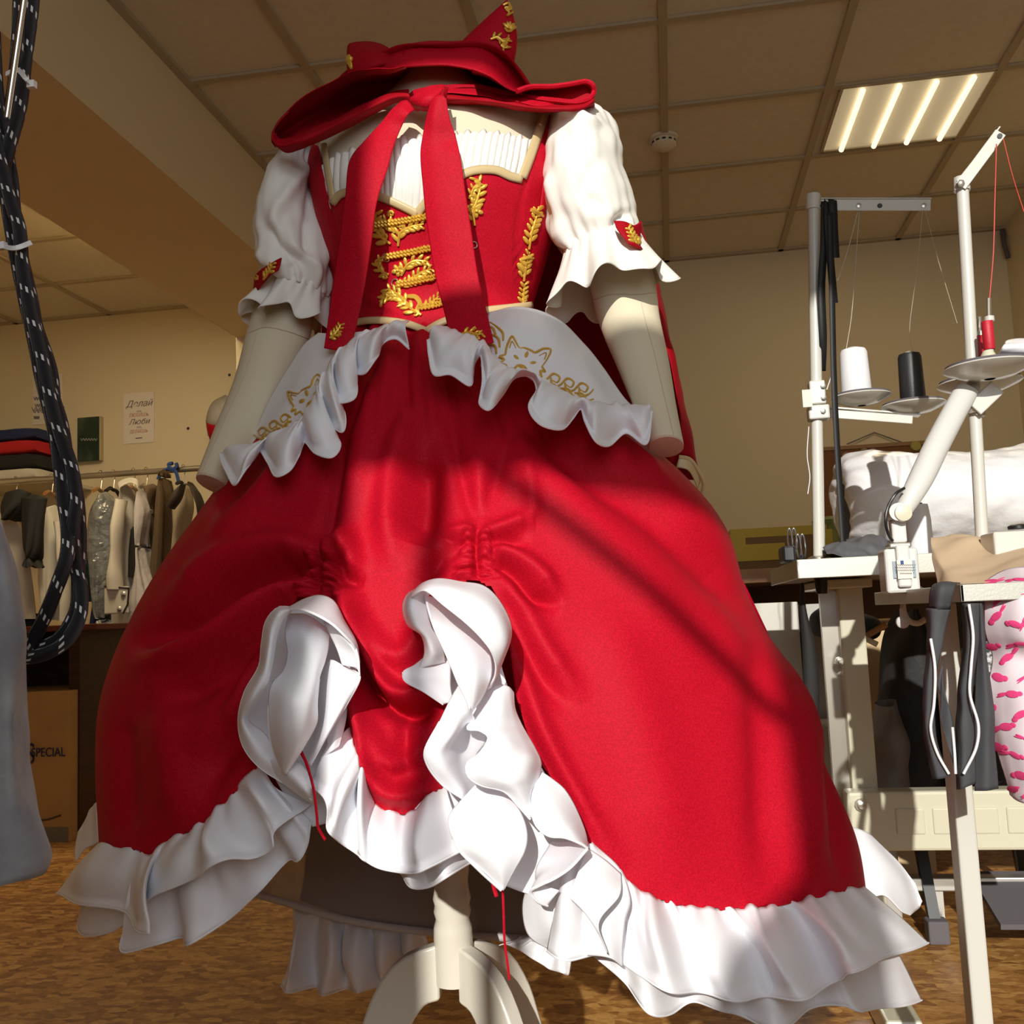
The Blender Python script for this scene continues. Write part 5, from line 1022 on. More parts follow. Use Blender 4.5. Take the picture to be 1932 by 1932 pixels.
# hat-like bag hanging behind the left forearm
hb = thing('wall_bag', PY(405, 790, 5.2), 'grey bag with dark red flap hanging on the wall behind the left forearm', 'bag')
lp('bag_body', [[(425, 745, 5.32), (400, 760, 5.3), (389, 790, 5.3), (392, 822, 5.32)], [(440, 750, 5.15), (415, 765, 5.12), (400, 795, 5.12), (402, 824, 5.2)], [(470, 750, 5.15), (460, 770, 5.12), (450, 800, 5.12), (440, 826, 5.2)], [(500, 750, 5.32), (500, 770, 5.3), (490, 800, 5.3), (480, 826, 5.32)]], 24, 24, parent=hb, m='steel').data.materials[0] = mat('grey_cloth', (.33, .31, .29), .9)
lp('bag_flap', [[(388, 792, 5.29), (396, 800, 5.10), (420, 804, 5.09), (440, 800, 5.1)], [(391, 812, 5.29), (398, 818, 5.10), (418, 822, 5.09), (436, 818, 5.1)], [(394, 824, 5.31), (400, 832, 5.15), (412, 826, 5.12), (430, 824, 5.15)]], 20, 12, parent=hb, m='red2')
# ---- clothes rail
YR = 4.95
M['chrome'] = mat('rail_chrome', (.60, .57, .50), .3, metal=.9)
rl = thing('clothes_rail', PY(200, 900, YR), 'long chrome clothes rail in front of the back wall with garments hanging from it', 'clothes rail')
ra = PY(0, 910, YR); rb = PY(420, 876, YR); ra = ra + (ra - rb) * .5; zr = (ra[2] + rb[2]) / 2; ra[2] = rb[2] = PY(240, 893, YR)[2]; zr = ra[2]; rb = rb + np.array((.15, 0, 0))
MB().tube([ra, rb], .016, 14).build('rail_tube', M['chrome'], rl)
for x in (ra[0] + .05, rb[0] - .03):
    MB().tube([(x, YR, zr), (x, YR, .03)], .014, 10).build('rail_post', M['chrome'], rl); MB().bx(x - .025, x + .025, YR - .25, YR + .25, 0, .03).build('rail_foot', M['chrome'], rl)
def cmat(nm, c, r=.8, **k): return mat(nm, c, r, **k)
G_W = cmat('white_cotton', (.66, .63, .56), noise_col=((.58, .55, .48), 8, .4, .7, (1, 1, .3))); G_B = cmat('black_cloth', (.014, .013, .013), .75); G_N = cmat('navy_cloth', (.012, .022, .085), .8); G_G = cmat('dark_green_cloth', (.008, .03, .026), .8)
G_BR = cmat('brown_cloth', (.13, .085, .04), .8, noise_col=((.09, .055, .025), 12, .4, .7, (1, 1, .3))); G_BG = cmat('beige_cloth', (.34, .27, .18), .8); G_DB = cmat('dark_brown_cloth', (.03, .018, .010), .75)
G_PL = mat('clear_plastic_grey', (.16, .17, .17), .18, spec=.8, bump=(26, .9, .02), noise_col=((.36, .38, .38), 14, .45, .75, (1, 1, .4)))
wood = mat('hanger_wood', (.42, .20, .06), .4)
def hang(name, label, cat, m, sh, body, Y, dep=.16, fold=.012, nf=5, sleeve=None, sm=None, hook=None, hm=None, extra=None, grp='garments on the clothes rail'):
    """sh: shoulder px line [(x,y)..], body: list of (xl, xr, y) px rows downwards; a hollow hanging shape"""
    t = thing(name, PY((body[0][0] + body[0][1]) / 2, body[0][2], Y), label, cat, grp)
    secs = [(a, y, b, y, Y, max(.02, dep * k)) for (a, b, y), k in zip(body, np.linspace(.55, 1, len(body)))]
    G = rings(secs, 64, 46); th = np.arange(64) * 2 * math.pi / 64; v = np.linspace(0, 1, 46)[:, None]
    Nn = gnorm(G, True); c = G.mean(axis=1, keepdims=True); Nn *= np.where(((G - c) * Nn).sum(2, keepdims=True) < 0, -1, 1)
    ph = random.uniform(0, 6); G = G + Nn * (fold * np.sin(th * nf + ph)[None, :] * v ** .7 + fold * .4 * np.sin(th * nf * 2.3 + ph)[None, :] * v)[..., None]
    top = G[0].mean(0); MB().grid(np.vstack((([top + (G[0] - top) * .05 + np.array((0, 0, .02))]), G)), close_v=True).build('garment_body', m, t, smooth='all')
    if sleeve:
        for S in sleeve:
            Gs = rings(S, 28, 34); MB().grid(noisy(Gs, .010, 9, True), close_v=True).build('sleeve', sm or m, t, smooth='all')
    if extra: extra(t)
    return t
def hanger(x, y, Y, m, w0, label, dy=26):
    t = thing('clothes_hanger', PY(x, y, Y), label, 'hanger', 'hangers on the clothes rail')
    p = PY(x, y, YR); tp = np.array((p[0], YR, zr + .019)); mb = MB()
    nk = np.array((p[0], YR, zr - .085)); mb.tube(cr([tp + np.array((0, -.022, -.012)), tp + np.array((0, -.012, .004)), tp + np.array((0, .010, .004)), tp + np.array((0, .022, -.018)), tp + np.array((0, .012, -.045)), nk], 20), .0025, 6); mb.build('hanger_hook', M['chrome'], t)
    a = PY(x - w0, y + dy, YR - .14); b = nk; c = b * 2 - a; c[2] = a[2]
    MB().tube(cr([a, b * .6 + a * .4 + np.array((0, 0, .012)), b, b * .6 + c * .4 + np.array((0, 0, .012)), c], 24), .010, 8).build('hanger_arm', m, t)
    return t
hang('white_shirt', 'white shirt hanging at the far left end of the rail', 'shirt', G_W, None, [(-20, 30, 975), (-30, 48, 1010), (-30, 62, 1090), (-30, 70, 1168)], 4.75, .10)
hang('black_garment', 'black lace-edged garment draped over the white shirts at left', 'garment', G_B, None, [(40, 90, 940), (42, 84, 990), (46, 80, 1040), (52, 76, 1070)], 4.6, .07, .008)
hang('black_blouse', 'short black blouse with pointed hanger shoulders at far left of the rail', 'garment', G_B, None, [(10, 60, 930), (2, 56, 955), (2, 40, 982)], 4.62, .08, .006)
hang('white_jacket', 'white jacket beside the crossing black cables', 'jacket', G_W, None, [(88, 118, 960), (78, 132, 1000), (74, 140, 1080), (84, 138, 1170)], 4.8, .13, .010, sleeve=[[(100, 985, 125, 985, 4.66, .04), (108, 1060, 130, 1060, 4.64, .04), (112, 1130, 132, 1130, 4.63, .035), (110, 1172, 130, 1172, 4.63, .035)]])
hang('dark_trousers', 'black trousers below the white shirt at left', 'trousers', G_B, None, [(20, 80, 1160), (22, 78, 1172), (22, 78, 1184)], 4.8, .08, .004)
hang('green_garment', 'dark green garment behind the plastic covered one', 'garment', G_G, None, [(164, 186, 1000), (158, 190, 1060), (158, 196, 1135)], 4.9, .10)
hang('plastic_covered_dress', 'grey garment in shiny clear plastic left of the white coat', 'garment', G_PL, None, [(186, 214, 935), (170, 226, 962), (163, 224, 1030), (172, 222, 1110), (186, 222, 1180), (204, 220, 1240)], 4.72, .12, .012)
hang('navy_dress', 'long navy blue dress under the plastic covered garment', 'dress', G_N, None, [(182, 212, 1090), (172, 216, 1170), (164, 220, 1260), (156, 222, 1330)], 4.82, .14)
def cuff(t):
    rect(MB(), 196, 1107, 242, 1158, 4.50, .012).build('cuff', G_W, t, smooth=False, bevel=.006); MB().tube([PY(197, 1106, 4.50), PY(243, 1110, 4.50), PY(241, 1140, 4.50), PY(232, 1158, 4.50)], .005, 6).build('cuff_piping', G_DB, t)
    for x, y in ((233, 1121), (225, 1149)): MB().lathe(PY(x, y, 4.498), [(.013, 0), (.013, -.004), (.008, -.008), (.001, -.01)], 16, (0, 1, 0)).build('cuff_button', M['steel'], t)
hang('white_coat', 'long white coat with a buttoned cuff and standing collar', 'coat', G_W, None, [(226, 252, 922), (222, 262, 950), (216, 262, 1040), (212, 268, 1150), (210, 272, 1260)], 4.75, .12, .010,
     sleeve=[[(216, 940, 240, 945, 4.6, .04), (208, 1000, 234, 1000, 4.55, .05), (204, 1060, 232, 1060, 4.53, .05), (202, 1112, 234, 1112, 4.52, .05)]], extra=cuff)
o = lp('collar', [[(230, 935, 4.66), (222, 912, 4.7), (238, 902, 4.76), (258, 904, 4.7), (262, 918, 4.64)], [(232, 942, 4.62), (226, 922, 4.62), (240, 912, 4.66), (256, 914, 4.62), (260, 922, 4.6)]], 24, 8, parent=bpy.data.objects['white_coat']); o.data.materials[0] = G_W
hang('black_scarf', 'black scarf hanging behind the white coat', 'scarf', G_B, None, [(246, 258, 1000), (243, 262, 1040), (242, 264, 1088)], 4.7, .03, .004)
hang('satin_blouse', 'white satin blouse in clear plastic between the white coat and the brown dresses', 'blouse', mat('satin_plastic', (.62, .58, .58), .25, spec=.7, bump=(20, .6, .015)), None, [(258, 276, 930), (253, 284, 965), (256, 282, 1020), (262, 284, 1100), (268, 286, 1180)], 4.62, .09, .008)
hang('brown_dress', 'brown dress next to the satin blouse', 'dress', G_BR, None, [(280, 296, 920), (276, 304, 960), (278, 306, 1060), (270, 312, 1200)], 4.78, .12)
hang('brown_dress', 'brown high necked dress with blue ribbon above its shoulder', 'dress', G_BR, None, [(300, 320, 893), (296, 328, 930), (292, 330, 1010), (284, 330, 1100), (280, 330, 1200)], 4.72, .12)
hang('beige_dress', 'beige pointed dress with dark brown shoulders nearest the left hand', 'dress', G_BG, None, [(334, 362, 920), (326, 366, 955), (328, 360, 1000), (320, 352, 1090), (310, 350, 1180)], 4.66, .10, .012,
     sleeve=[[(352, 910, 364, 912, 4.55, .03), (360, 925, 378, 930, 4.52, .04), (368, 950, 386, 955, 4.5, .04), (372, 980, 388, 976, 4.5, .03)], [(340, 912, 352, 914, 4.56, .03), (326, 930, 344, 940, 4.53, .035), (314, 955, 330, 962, 4.52, .03)]], sm=G_DB)
for i, (x, y, w0, m, lb) in enumerate(((190, 900, 14, wood, 'wooden hanger left of the white coat, above the plastic cover'), (252, 898, 10, wood, 'reddish wooden hanger just right of the white coat'), (214, 900, 14, G_B, 'black hanger directly behind the white coat collar'), (276, 893, 10, M['chrome'], 'thin metal hanger above the satin blouse'), (346, 886, 12, G_DB, 'dark hanger above the beige dress'), (98, 905, 14, wood, 'wooden hanger beside the black cables'), (30, 908, 16, G_B, 'black hanger at the left end of the rail'))):
    hanger(x, y, YR, m, w0, lb)
M['blue'] = mat('blue_ribbon', (.015, .06, .22), .6)
mb = MB()
for q in ([(298, 905), (306, 890), (318, 884)], [(318, 884), (330, 888), (338, 912)], [(322, 884), (318, 876), (326, 874)], [(326, 886), (334, 880), (332, 874)]):
    P = [PY(a, b, YR - .03) for a, b in q]; mb.tube(cr(P, 10), .010, 6)
tag(mb.build('blue_ribbon', M['blue'], None), 'blue ribbon tied round the rail above the brown dress', 'ribbon')
# folded cloth on the shelf at far left
sh_ = MB(); p0 = PY(-60, 908, 5.01); p1 = PY(100, 902, 5.01); sh_.bx(max(p0[0] - 1.0, XL), p1[0], 5.01, YW, p1[2] - .02, p1[2]); tag(sh_.build('wall_shelf', mat('shelf_white', (.62, .58, .48), .6), None, smooth=False), 'pale shelf at far left carrying folded cloth', 'shelf')
zs = p1[2]
def folded(name, lab, y0, y1, m, x1=66, Y=5.03, cat='folded cloth'):
    a = PY(-60, y0, Y)[2]; zt = PY(x1, y0, Y)[2]; zb_ = PY(x1, y1, Y)[2]; X1 = PY(x1, (y0 + y1) / 2, Y)[0]
    n = 40; rows = []
    for k in range(12):
        X = p0[0] - .35 + (X1 - p0[0] + .35) * k / 11; h = (zt - zb_) / 2; r = []
        for q in range(n):
            an = 2 * math.pi * q / n; ca, sa = math.cos(an), math.sin(an); e = .35
            r.append((X, Y + .15 + .15 * math.copysign(abs(ca) ** e, ca), zb_ + h + h * math.copysign(abs(sa) ** e, sa) * (1 - (.25 if k in (0, 11) else 0))))
        rows.append(r)
    mb = MB().grid(noisy(np.array(rows), .004, 12, True), close_v=True); mb.f.append(tuple(range(n))); mb.f.append(tuple(len(mb.v) - n + i for i in reversed(range(n))))
    return tag(mb.build(name, m, None), lab, cat, 'folded cloth on the shelf')
yb_ = 902
folded('folded_cloth', 'white folded cloth at the bottom of the stack on the shelf', 880, 902, G_W); folded('folded_cloth', 'black folded cloth in the stack on the shelf', 852, 881, G_B); folded('folded_cloth', 'bright red folded cloth in the middle of the stack', 826, 853, mat('bright_red_cloth', (.45, .008, .014), .8)); folded('folded_cloth', 'navy blue folded cloth on top of the stack', 803, 827, G_N)
# dark desk with carton underneath
M['dkw'] = mat('dark_red_wood', (.055, .016, .009), .4, noise_col=((.03, .009, .006), 6, .4, .6, (2, 2, 14)))
YK = PZ(140, 1582, 0)[1]; dk = thing('desk', PY(100, 1582, YK), 'dark reddish wooden desk at far left with a carton beneath it', 'desk')
X0 = PY(-160, 1300, YK)[0]; X1 = PY(150, 1400, YK)[0]; zt = PY(130, 1190, YK)[2]; XT = PY(186, 1194, YK - .05)[0]
MB().bx(X0, XT, YK - .06, YK + .62, zt, zt + .022).build('desk_top', mat('red_brown_top', (.14, .035, .015), .35), dk, smooth=False, bevel=.003)
MB().bx(X1 - .045, X1, YK, YK + .55, 0, zt).build('side_panel', M['dkw'], dk, smooth=False); MB().bx(X0, X0 + .045, YK, YK + .55, 0, zt).build('side_panel', M['dkw'], dk, smooth=False); MB().bx(X0, X1, YK + .5, YK + .52, .1, zt).build('back_panel', M['dkw'], dk, smooth=False)
M['card'] = mat('cardboard', (.50, .29, .10), .8, noise_col=((.45, .26, .09), 10, .4, .7, (1, 1, 1)))
bxX1 = PY(129, 1450, YK - .06)[0]; bzt = PY(129, 1303, YK - .06)[2]; bw = .75
cbx = thing('cardboard_box', (bxX1 - .3, YK, 0), 'brown cardboard box printed SPECIAL under the dark desk', 'box')
MB().bx(bxX1 - bw, bxX1, YK - .06, YK + .36, 0.0, bzt).build('carton', M['card'], cbx, smooth=False, bevel=.002)
MB().bx(bxX1 - bw - .001, bxX1 + .001, YK - .062, YK - .058, 0.0, .055).build('tape_band', mat('grey_tape', (.20, .17, .12), .6), cbx, smooth=False)
M['inkp'] = mat('purple_ink', (.03, .022, .06), .7)
txt('SPECIAL', 'lettering', M['inkp'], cbx, 91, 1420, YK - .063, 19, 0, .82, .001); txt('S', 'lettering', M['inkp'], cbx, 57, 1424, YK - .063, 44, 0, .8, .001)
MB().tube([PY(72, 1548, YK - .062), PY(90, 1546, YK - .062), PY(115, 1538, YK - .062)], .004, 5).build('printed_line', mat('dark_brown_ink', (.12, .06, .02), .8), cbx)
# cream cardboard drawer boxes beyond the desk
M['crd'] = mat('cream_card', (.48, .36, .22), .7)
Yq = YK + .66
for i in range(3):
    z1 = PY(165, 1350 + i * 52, Yq)[2]; z0 = PY(165, 1402 + i * 52, Yq)[2]; z0 = 0 if i == 2 else z0
    t = thing('storage_box', (PY(185, 1400, Yq)[0], Yq, z0), ('topmost', 'middle', 'lowest')[i] + ' of the pale storage boxes stacked between the desk and the skirt', 'box', 'pale storage boxes')
    xa = PY(151, 1400, Yq)[0]; xb = xa + .32
    MB().bx(xa, xb, Yq, Yq + .3, z0 + .001, z1 - .003).build('box_body', M['crd'], t, smooth=False, bevel=.004); MB().tube([(xa + .02, Yq - .002, z1 - .02), (xa + .06, Yq - .002, z1 - .02)], .003, 5).build('printed_mark', M['ink'], t); MB().tube([(xa + .02, Yq - .002, z1 - .034), (xa + .045, Yq - .002, z1 - .034)], .002, 5).build('printed_mark', M['ink'], t)
# ================================================================ sewing corner on the right
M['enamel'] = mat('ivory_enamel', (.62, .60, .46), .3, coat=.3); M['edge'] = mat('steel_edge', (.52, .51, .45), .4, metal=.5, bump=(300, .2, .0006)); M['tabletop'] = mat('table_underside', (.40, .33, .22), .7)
M['wpl'] = mat('white_enamel', (.62, .61, .55), .3, coat=.3); M['felt'] = mat('grey_felt', (.12, .11, .12), .95); M['blkcl'] = mat('black_cloth_pile', (.016, .015, .016), .7, bump=(14, .5, .02))
def cyl(px, py0, py1, Y, rpx, prof=None):
    a = PY(px, py1, Y); b = PY(px, py0, Y); return a, b, rpx / 1900 * Y
# --- far sewing table
YA = 1.85; ta = thing('sewing_table', PY(1600, 1100, YA), 'sewing machine table with a steel-edged top and ivory leg, second from the camera', 'table')
c0 = PY(1503, 1056, YA); c1 = PY(1503, 1092, YA); zt = c0[2]; zt0 = c1[2]; XA0 = c0[0]; XA1 = XR - .05; YA1 = YA + .50
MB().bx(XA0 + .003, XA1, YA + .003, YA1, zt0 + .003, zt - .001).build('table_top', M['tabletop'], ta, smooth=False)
mb = MB(); mb.bx(XA0, XA1, YA, YA + .004, zt0, zt).bx(XA0, XA0 + .004, YA, YA1, zt0, zt); mb.build('steel_edge', M['edge'], ta, smooth=False, bevel=.001)
MB().lathe(PY(1549, 1100, YA + .12), [(.010, -.02), (.012, 0), (.012, .03)], 12).build('rubber_buffer', M['blk'], ta)
YL = 2.05; a = PY(1608, 1095, YL); b = PY(1628, 1500, YL); wv = 44 / 1900 * YL
xm = (a[0] + b[0]) / 2
MB().bx(xm - wv / 2, xm + wv / 2, YL, YL + .05, .05, zt0).build('leg', M['enamel'], ta, smooth=False, bevel=.004); MB().bx(xm - wv / 2 - .03, xm - wv / 2 + .006, YL + .03, YL + .05, .05, zt0).build('leg_slide', M['chrome'], ta, smooth=False)
MB().bx(xm - wv / 2 - .03, xm + wv / 2 + .014, YL - .03, YL + .3, zt0 - .018, zt0).build('leg_bracket', M['enamel'], ta, smooth=False, bevel=.003)
MB().lathe(PY(1583, 1247, YL - .004), [(.008, 0), (.008, -.008), (.004, -.008), (.004, -.02)], 8, (0, 1, 0)).build('clamp_bolt', M['chrome'], ta)
YC = 2.0; mb = rect(MB(), 1601, 1492, 2010, 1606, YC, .05); mb.build('cross_panel', M['enamel'], ta, smooth=False, bevel=.006)
rb_ = MB()
for k in range(4): rb_.bx(PY(1690 + k * 70, 1550, YC)[0], PY(1745 + k * 70, 1550, YC)[0], YC - .003, YC + .01, PY(1700, 1575, YC)[2], PY(1700, 1525, YC)[2])
rb_.build('pressed_rib', M['enamel'], ta, smooth=False, bevel=.003)
MB().lathe(PY(1624, 1518, YC - .001), [(.012, 0), (.012, -.004), (.007, -.004), (.007, -.012), (.003, -.013)], 10, (0, 1, 0)).build('panel_bolt', M['chrome'], ta)
MB().bx(xm - .03, xm + .03, YL - .2, YL + .4, 0, .05).build('foot_bar', M['enamel'], ta, smooth=False, bevel=.005); MB().bx(XA1 - .06, XA1, YL - .2, YL + .4, 0, .05).build('foot_bar', M['enamel'], ta, smooth=False); MB().bx(XA1 - .06, XA1, YL, YL + .05, .05, zt0).build('leg', M['enamel'], ta, smooth=False)
# pedal bar under the table
pd = thing('foot_pedal', PZ(1800, 1680, .1), 'grey steel pedal plate between the legs under the sewing table', 'pedal')
q = PZ(1760, 1665, .12); MB().bx(q[0] - .06, q[0] + .40, q[1], q[1] + .04, .10, .13).build('pedal_bar', M['steel'], pd, smooth=False, bevel=.003); MB().box((q[0] + .22, q[1] - .06, .10), (.26, .22, .012), Matrix.Rotation(.25, 3, 'X')).build('pedal_plate', M['felt'], pd, smooth=False)
for dx_ in (0, .3): MB().bx(q[0] + dx_, q[0] + dx_ + .02, q[1], q[1] + .03, 0, .10).build('pedal_post', M['steel'], pd, smooth=False)
# --- near table
YN = 1.22; tn = thing('sewing_table', PY(1830, 1120, YN), 'nearest steel-edged sewing table at the right edge with zips hanging over it', 'table')
c0 = PY(1811, 1103, YN); c1 = PY(1811, 1136, YN); zn = c0[2]; zn0 = c1[2]; XN = c0[0]; YN1 = YN + .50
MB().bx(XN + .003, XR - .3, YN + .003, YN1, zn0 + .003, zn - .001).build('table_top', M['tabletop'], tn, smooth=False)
mb = MB(); mb.bx(XN, XR - .3, YN, YN + .004, zn0, zn).bx(XN, XN + .004, YN, YN1, zn0, zn); mb.build('steel_edge', M['edge'], tn, smooth=False, bevel=.001)
YNL = 1.38; a = PY(1808, 1140, YNL); b = PY(1836, 1932, YNL); wv = 33 / 1900 * YNL; xm2 = PY(1822, 1540, YNL)[0]
MB().bx(xm2 - wv / 2, xm2 + wv / 2, YNL, YNL + .04, 0, zn0).build('leg', M['wpl'], tn, smooth=False, bevel=.003); MB().bx(XR - .4, XR - .36, YNL, YNL + .04, 0, zn0).build('leg', M['wpl'], tn, smooth=False)
# --- thread stand on the far table
Ys = 2.0; ts = thing('thread_stand', PY(1545, 1052, Ys), 'white two-cone thread stand with black ribbons, standing on the farther sewing table', 'thread stand')
pb = PY(1545, 1050, Ys); pt_ = PY(1534, 372, Ys); pb[2] = zt
MB().tube([pb, pt_], .0112, 14).build('pole', M['wpl'], ts); MB().lathe(pb, [(.022, 0), (.022, .008), (.014, .012)], 16).build('pole_base', M['chrome'], ts)
MB().tube([PY(1534, 396, Ys), PY(1534, 368, Ys)], .0145, 14).build('pole_cap', M['wpl'], ts)
def strap(a, b, hpx, Y, th, name, parent, m='wpl', n=2):
    A = PY(*a, Y); B = PY(*b, Y); h = hpx / 1900 * Y
    return MB().bar(A, B, th, h).build(name, M[m], parent, smooth=False, bevel=.0015)
strap((1548, 387), (1756, 387), 22, Ys - .012, .003, 'thread_arm', ts); mb = MB().bar(PY(1548, 377, Ys - .006), PY(1756, 377, Ys - .006), .016, .002); mb.build('arm_flange', M['wpl'], ts, smooth=False)
for x in (1620, 1743): MB().lathe(PY(x, 388, Ys - .0135), [(.005, 0), (.005, -.002), (.002, -.003)], 12, (0, 1, 0)).build('arm_eyelet', M['chrome'], ts)
for x in (1552, 1660): MB().lathe(PY(x, 388, Ys - .0137), [(.005, 0), (.004, -.001)], 12, (0, 1, 0)).build('arm_hole', M['blk'], ts)
rect(MB(), 1528, 717, 1558, 762, Ys - .016, .03).build('clamp', M['wpl'], ts, smooth=False, bevel=.003); rect(MB(), 1526, 763, 1566, 790, Ys - .018, .034).build('clamp', M['wpl'], ts, smooth=False, bevel=.003)
for x, y in ((1553, 728), (1554, 750), (1553, 776)): MB().lathe(PY(x, y, Ys - .018), [(.005, 0), (.005, -.004), (.002, -.005)], 6, (0, 1, 0)).build('clamp_bolt', M['steel'], ts)
strap((1560, 780), (1722, 792), 16, Ys - .01, .003, 'cone_bracket', ts); MB().bar(PY(1560, 770, Ys), PY(1735, 784, Ys), .024, .003).build('bracket_flange', M['wpl'], ts, smooth=False)
def dish(px, py, rpx, Y, parent, nm='cone_dish'):
    p = PY(px, py, Y); r = rpx / 1900 * Y
    MB().lathe(p, [(.008, -.014), (r * .55, -.010), (r * .93, 0), (r, .003), (r * .98, .005), (r * .5, .001), (.004, -.003)], 40, cap=False).build(nm, M['wpl'], parent); MB().lathe(p + np.array((0, 0, .004)), [(.003, 0), (r * .94, .001), (r * .94, .005), (.003, .005)], 40).build('felt_pad', M['felt'], parent)
    return p
d1 = dish(1625, 752, 53, Ys, ts); d2 = dish(1724, 768, 57, Ys, ts)
def cone(name, label, p, rb, rt, h, m, Y):
    t = thing(name, p, label, 'thread cone'); MB().lathe(p, [(rb * .97, 0), (rb, .004), (rt, h - .006), (rt * .9, h), (rt * .3, h + .002)], 36).build('thread_winding', m, t); MB().lathe(p + np.array((0, 0, h)), [(rt * .35, 0), (rt * .5, .004), (rt * .2, .006)], 20).build('cone_tip', mat('cone_core', (.55, .5, .4), .7), t); return t
M['thw'] = mat('white_thread', (.80, .80, .82), .7, bump=(500, .3, .0008)); M['thb'] = mat('black_thread', (.018, .018, .02), .45, bump=(600, .4, .0008))
q = d1 + np.array((-.008, 0, .010)); cone('thread_cone', 'white thread cone on the left dish of the farther stand', q, .0285, .0255, PY(1616, 660, Ys)[2] - q[2], M['thw'], Ys)
q = d2 + np.array((0, 0, .010)); cone('thread_cone', 'black thread cone on the right dish of the farther stand', q, .0235, .0215, PY(1724, 668, Ys)[2] - q[2], M['thb'], Ys)
M['thr'] = mat('pale_thread', (.50, .45, .36), .7); M['thred'] = mat('red_thread', (.55, .05, .03), .6)
def thread(pts, m, label, r=.0006):
    tag(MB().tube(cr([PY(*p) for p in pts], 30), r, 5).build('sewing_thread', M[m], None), label, 'thread')
thread([(1621, 400, 1.988), (1614, 500, 1.99), (1606, 600, 1.99), (1596, 662, 1.99)], 'thr', 'pale thread running from the stand arm down to the white cone', .0008)
thread([(1618, 400, 1.988), (1600, 470, 1.97), (1580, 530, 1.95)], 'thr', 'pale thread slanting from the stand arm behind the black ribbons', .0008)
thread([(1741, 395, 1.988), (1730, 510, 1.99), (1716, 630, 1.99), (1722, 666, 2.0)], 'thr', 'fine thread from the arm end down to the black cone', .0005); thread([(1745, 395, 1.988), (1770, 490, 1.9), (1806, 610, 1.8)], 'thr', 'fine thread slanting right from the end of the stand arm', .0005)
thread([(1526, 805, 1.97), (1523, 860, 1.97), (1528, 900, 1.97), (1524, 932, 1.97)], 'thw', 'loose white thread dangling left of the thread stand pole', .0010)
thread([(1568, 615, 1.97), (1570, 700, 1.96), (1560, 735, 1.97)], 'thw', 'white thread beside the black ribbon above the clamp', .0012)
# ribbons over the arm
M['rib'] = mat('black_ribbon', (.010, .010, .011), .6)
def ribbon(pts, wpx, label, th=.001):
    P = cr(pts, 60); rows = []
    for p in P: rows.append([PY(p[0] - wpx / 2, p[1], p[2]), PY(p[0] + wpx / 2, p[1], p[2] + .004)])
    tag(MB().grid(rows).build('black_ribbon', M['rib'], None, smooth=True, solid=th), label, 'ribbon', 'black ribbons on the thread stand')
ribbon([(1570, 373, 1.99), (1571, 380, 1.982), (1573, 430, 1.98), (1576, 486, 1.978)], 16, 'short wide black ribbon over the stand arm, right one')
ribbon([(1562, 374, 1.988), (1561, 400, 1.978), (1566, 480, 1.975), (1574, 571, 1.972)], 14, 'middle length black ribbon over the stand arm')
ribbon([(1556, 380, 1.985), (1554, 470, 1.975), (1550, 540, 1.972), (1553, 640, 1.985), (1551, 700, 2.02)], 14, 'black ribbon hanging beside the pole of the farther stand')
ribbon([(1566, 400, 1.976), (1570, 560, 1.965), (1573, 700, 1.955), (1580, 850, 1.95), (1592, 1034, 1.945)], 11, 'longest black ribbon reaching down to the table top')
tag(rect(MB(), 1514, 735, 1532, 768, Ys - .03, .003).build('paper_tag', M['paper'], None, smooth=False), 'white paper tag stuck to the left of the stand clamp', 'tag')
# --- thread stand on the near table with red spools
Y2 = 1.62; t2 = thing('thread_stand', PY(1850, 1015, Y2), 'white thread stand with red spools, right of the machine lamp', 'thread stand')
pb = PY(1850, 1020, Y2); pb[2] = zn; pt_ = PY(1815, 342, Y2)
MB().tube([pb, pt_], .0095, 14).build('pole', M['wpl'], t2)
MB().bar(PY(1812, 352, Y2 - .012), PY(1888, 250, Y2 - .012), .003, .018).build('thread_arm', M['wpl'], t2, smooth=False, bevel=.001); MB().bar(PY(1804, 345, Y2 - .004), PY(1884, 243, Y2 - .004), .016, .002).build('arm_flange', M['wpl'], t2, smooth=False)
MB().tube([PY(1815, 360, Y2), PY(1814, 336, Y2)], .0125, 12).build('pole_cap', M['wpl'], t2); MB().lathe(PY(1812, 347, Y2 - .013), [(.006, 0), (.006, -.004), (.003, -.006)], 6, (0, 1, 0)).build('clamp_bolt', M['steel'], t2)
MB().lathe(PY(1886, 257, Y2 - .0135), [(.004, 0), (.004, -.002)], 10, (0, 1, 0)).build('arm_eyelet', M['blk'], t2)
da = dish(1866, 698, 78, Y2 - .05, t2); db_ = dish(1848, 727, 72, Y2 + .06, t2)
MB().bar(PY(1838, 772, Y2 - .02), PY(1882, 730, Y2 - .02), .006, .026).build('cone_bracket', M['wpl'], t2, smooth=False, bevel=.002); MB().tube([PY(1843, 786, Y2), PY(1842, 762, Y2)], .0125, 14).build('clamp', M['chrome'], t2); MB().lathe(PY(1824, 772, Y2 - .01), [(.005, -.012), (.007, 0), (.007, .012)], 8, (1, 0, 0)).build('clamp_bolt', M['steel'], t2)
for x, y0, y1, Yq_ in ((1848, 598, 690, Y2 + .02), (1866, 563, 690, Y2 - .05)): MB().tube([PY(x, y0, Yq_), PY(x + 1, y1, Yq_)], .0035, 8).build('spool_pin', M['chrome'], t2)
M['thR'] = mat('red_winding', (.50, .012, .030), .5, bump=(700, .4, .0008))
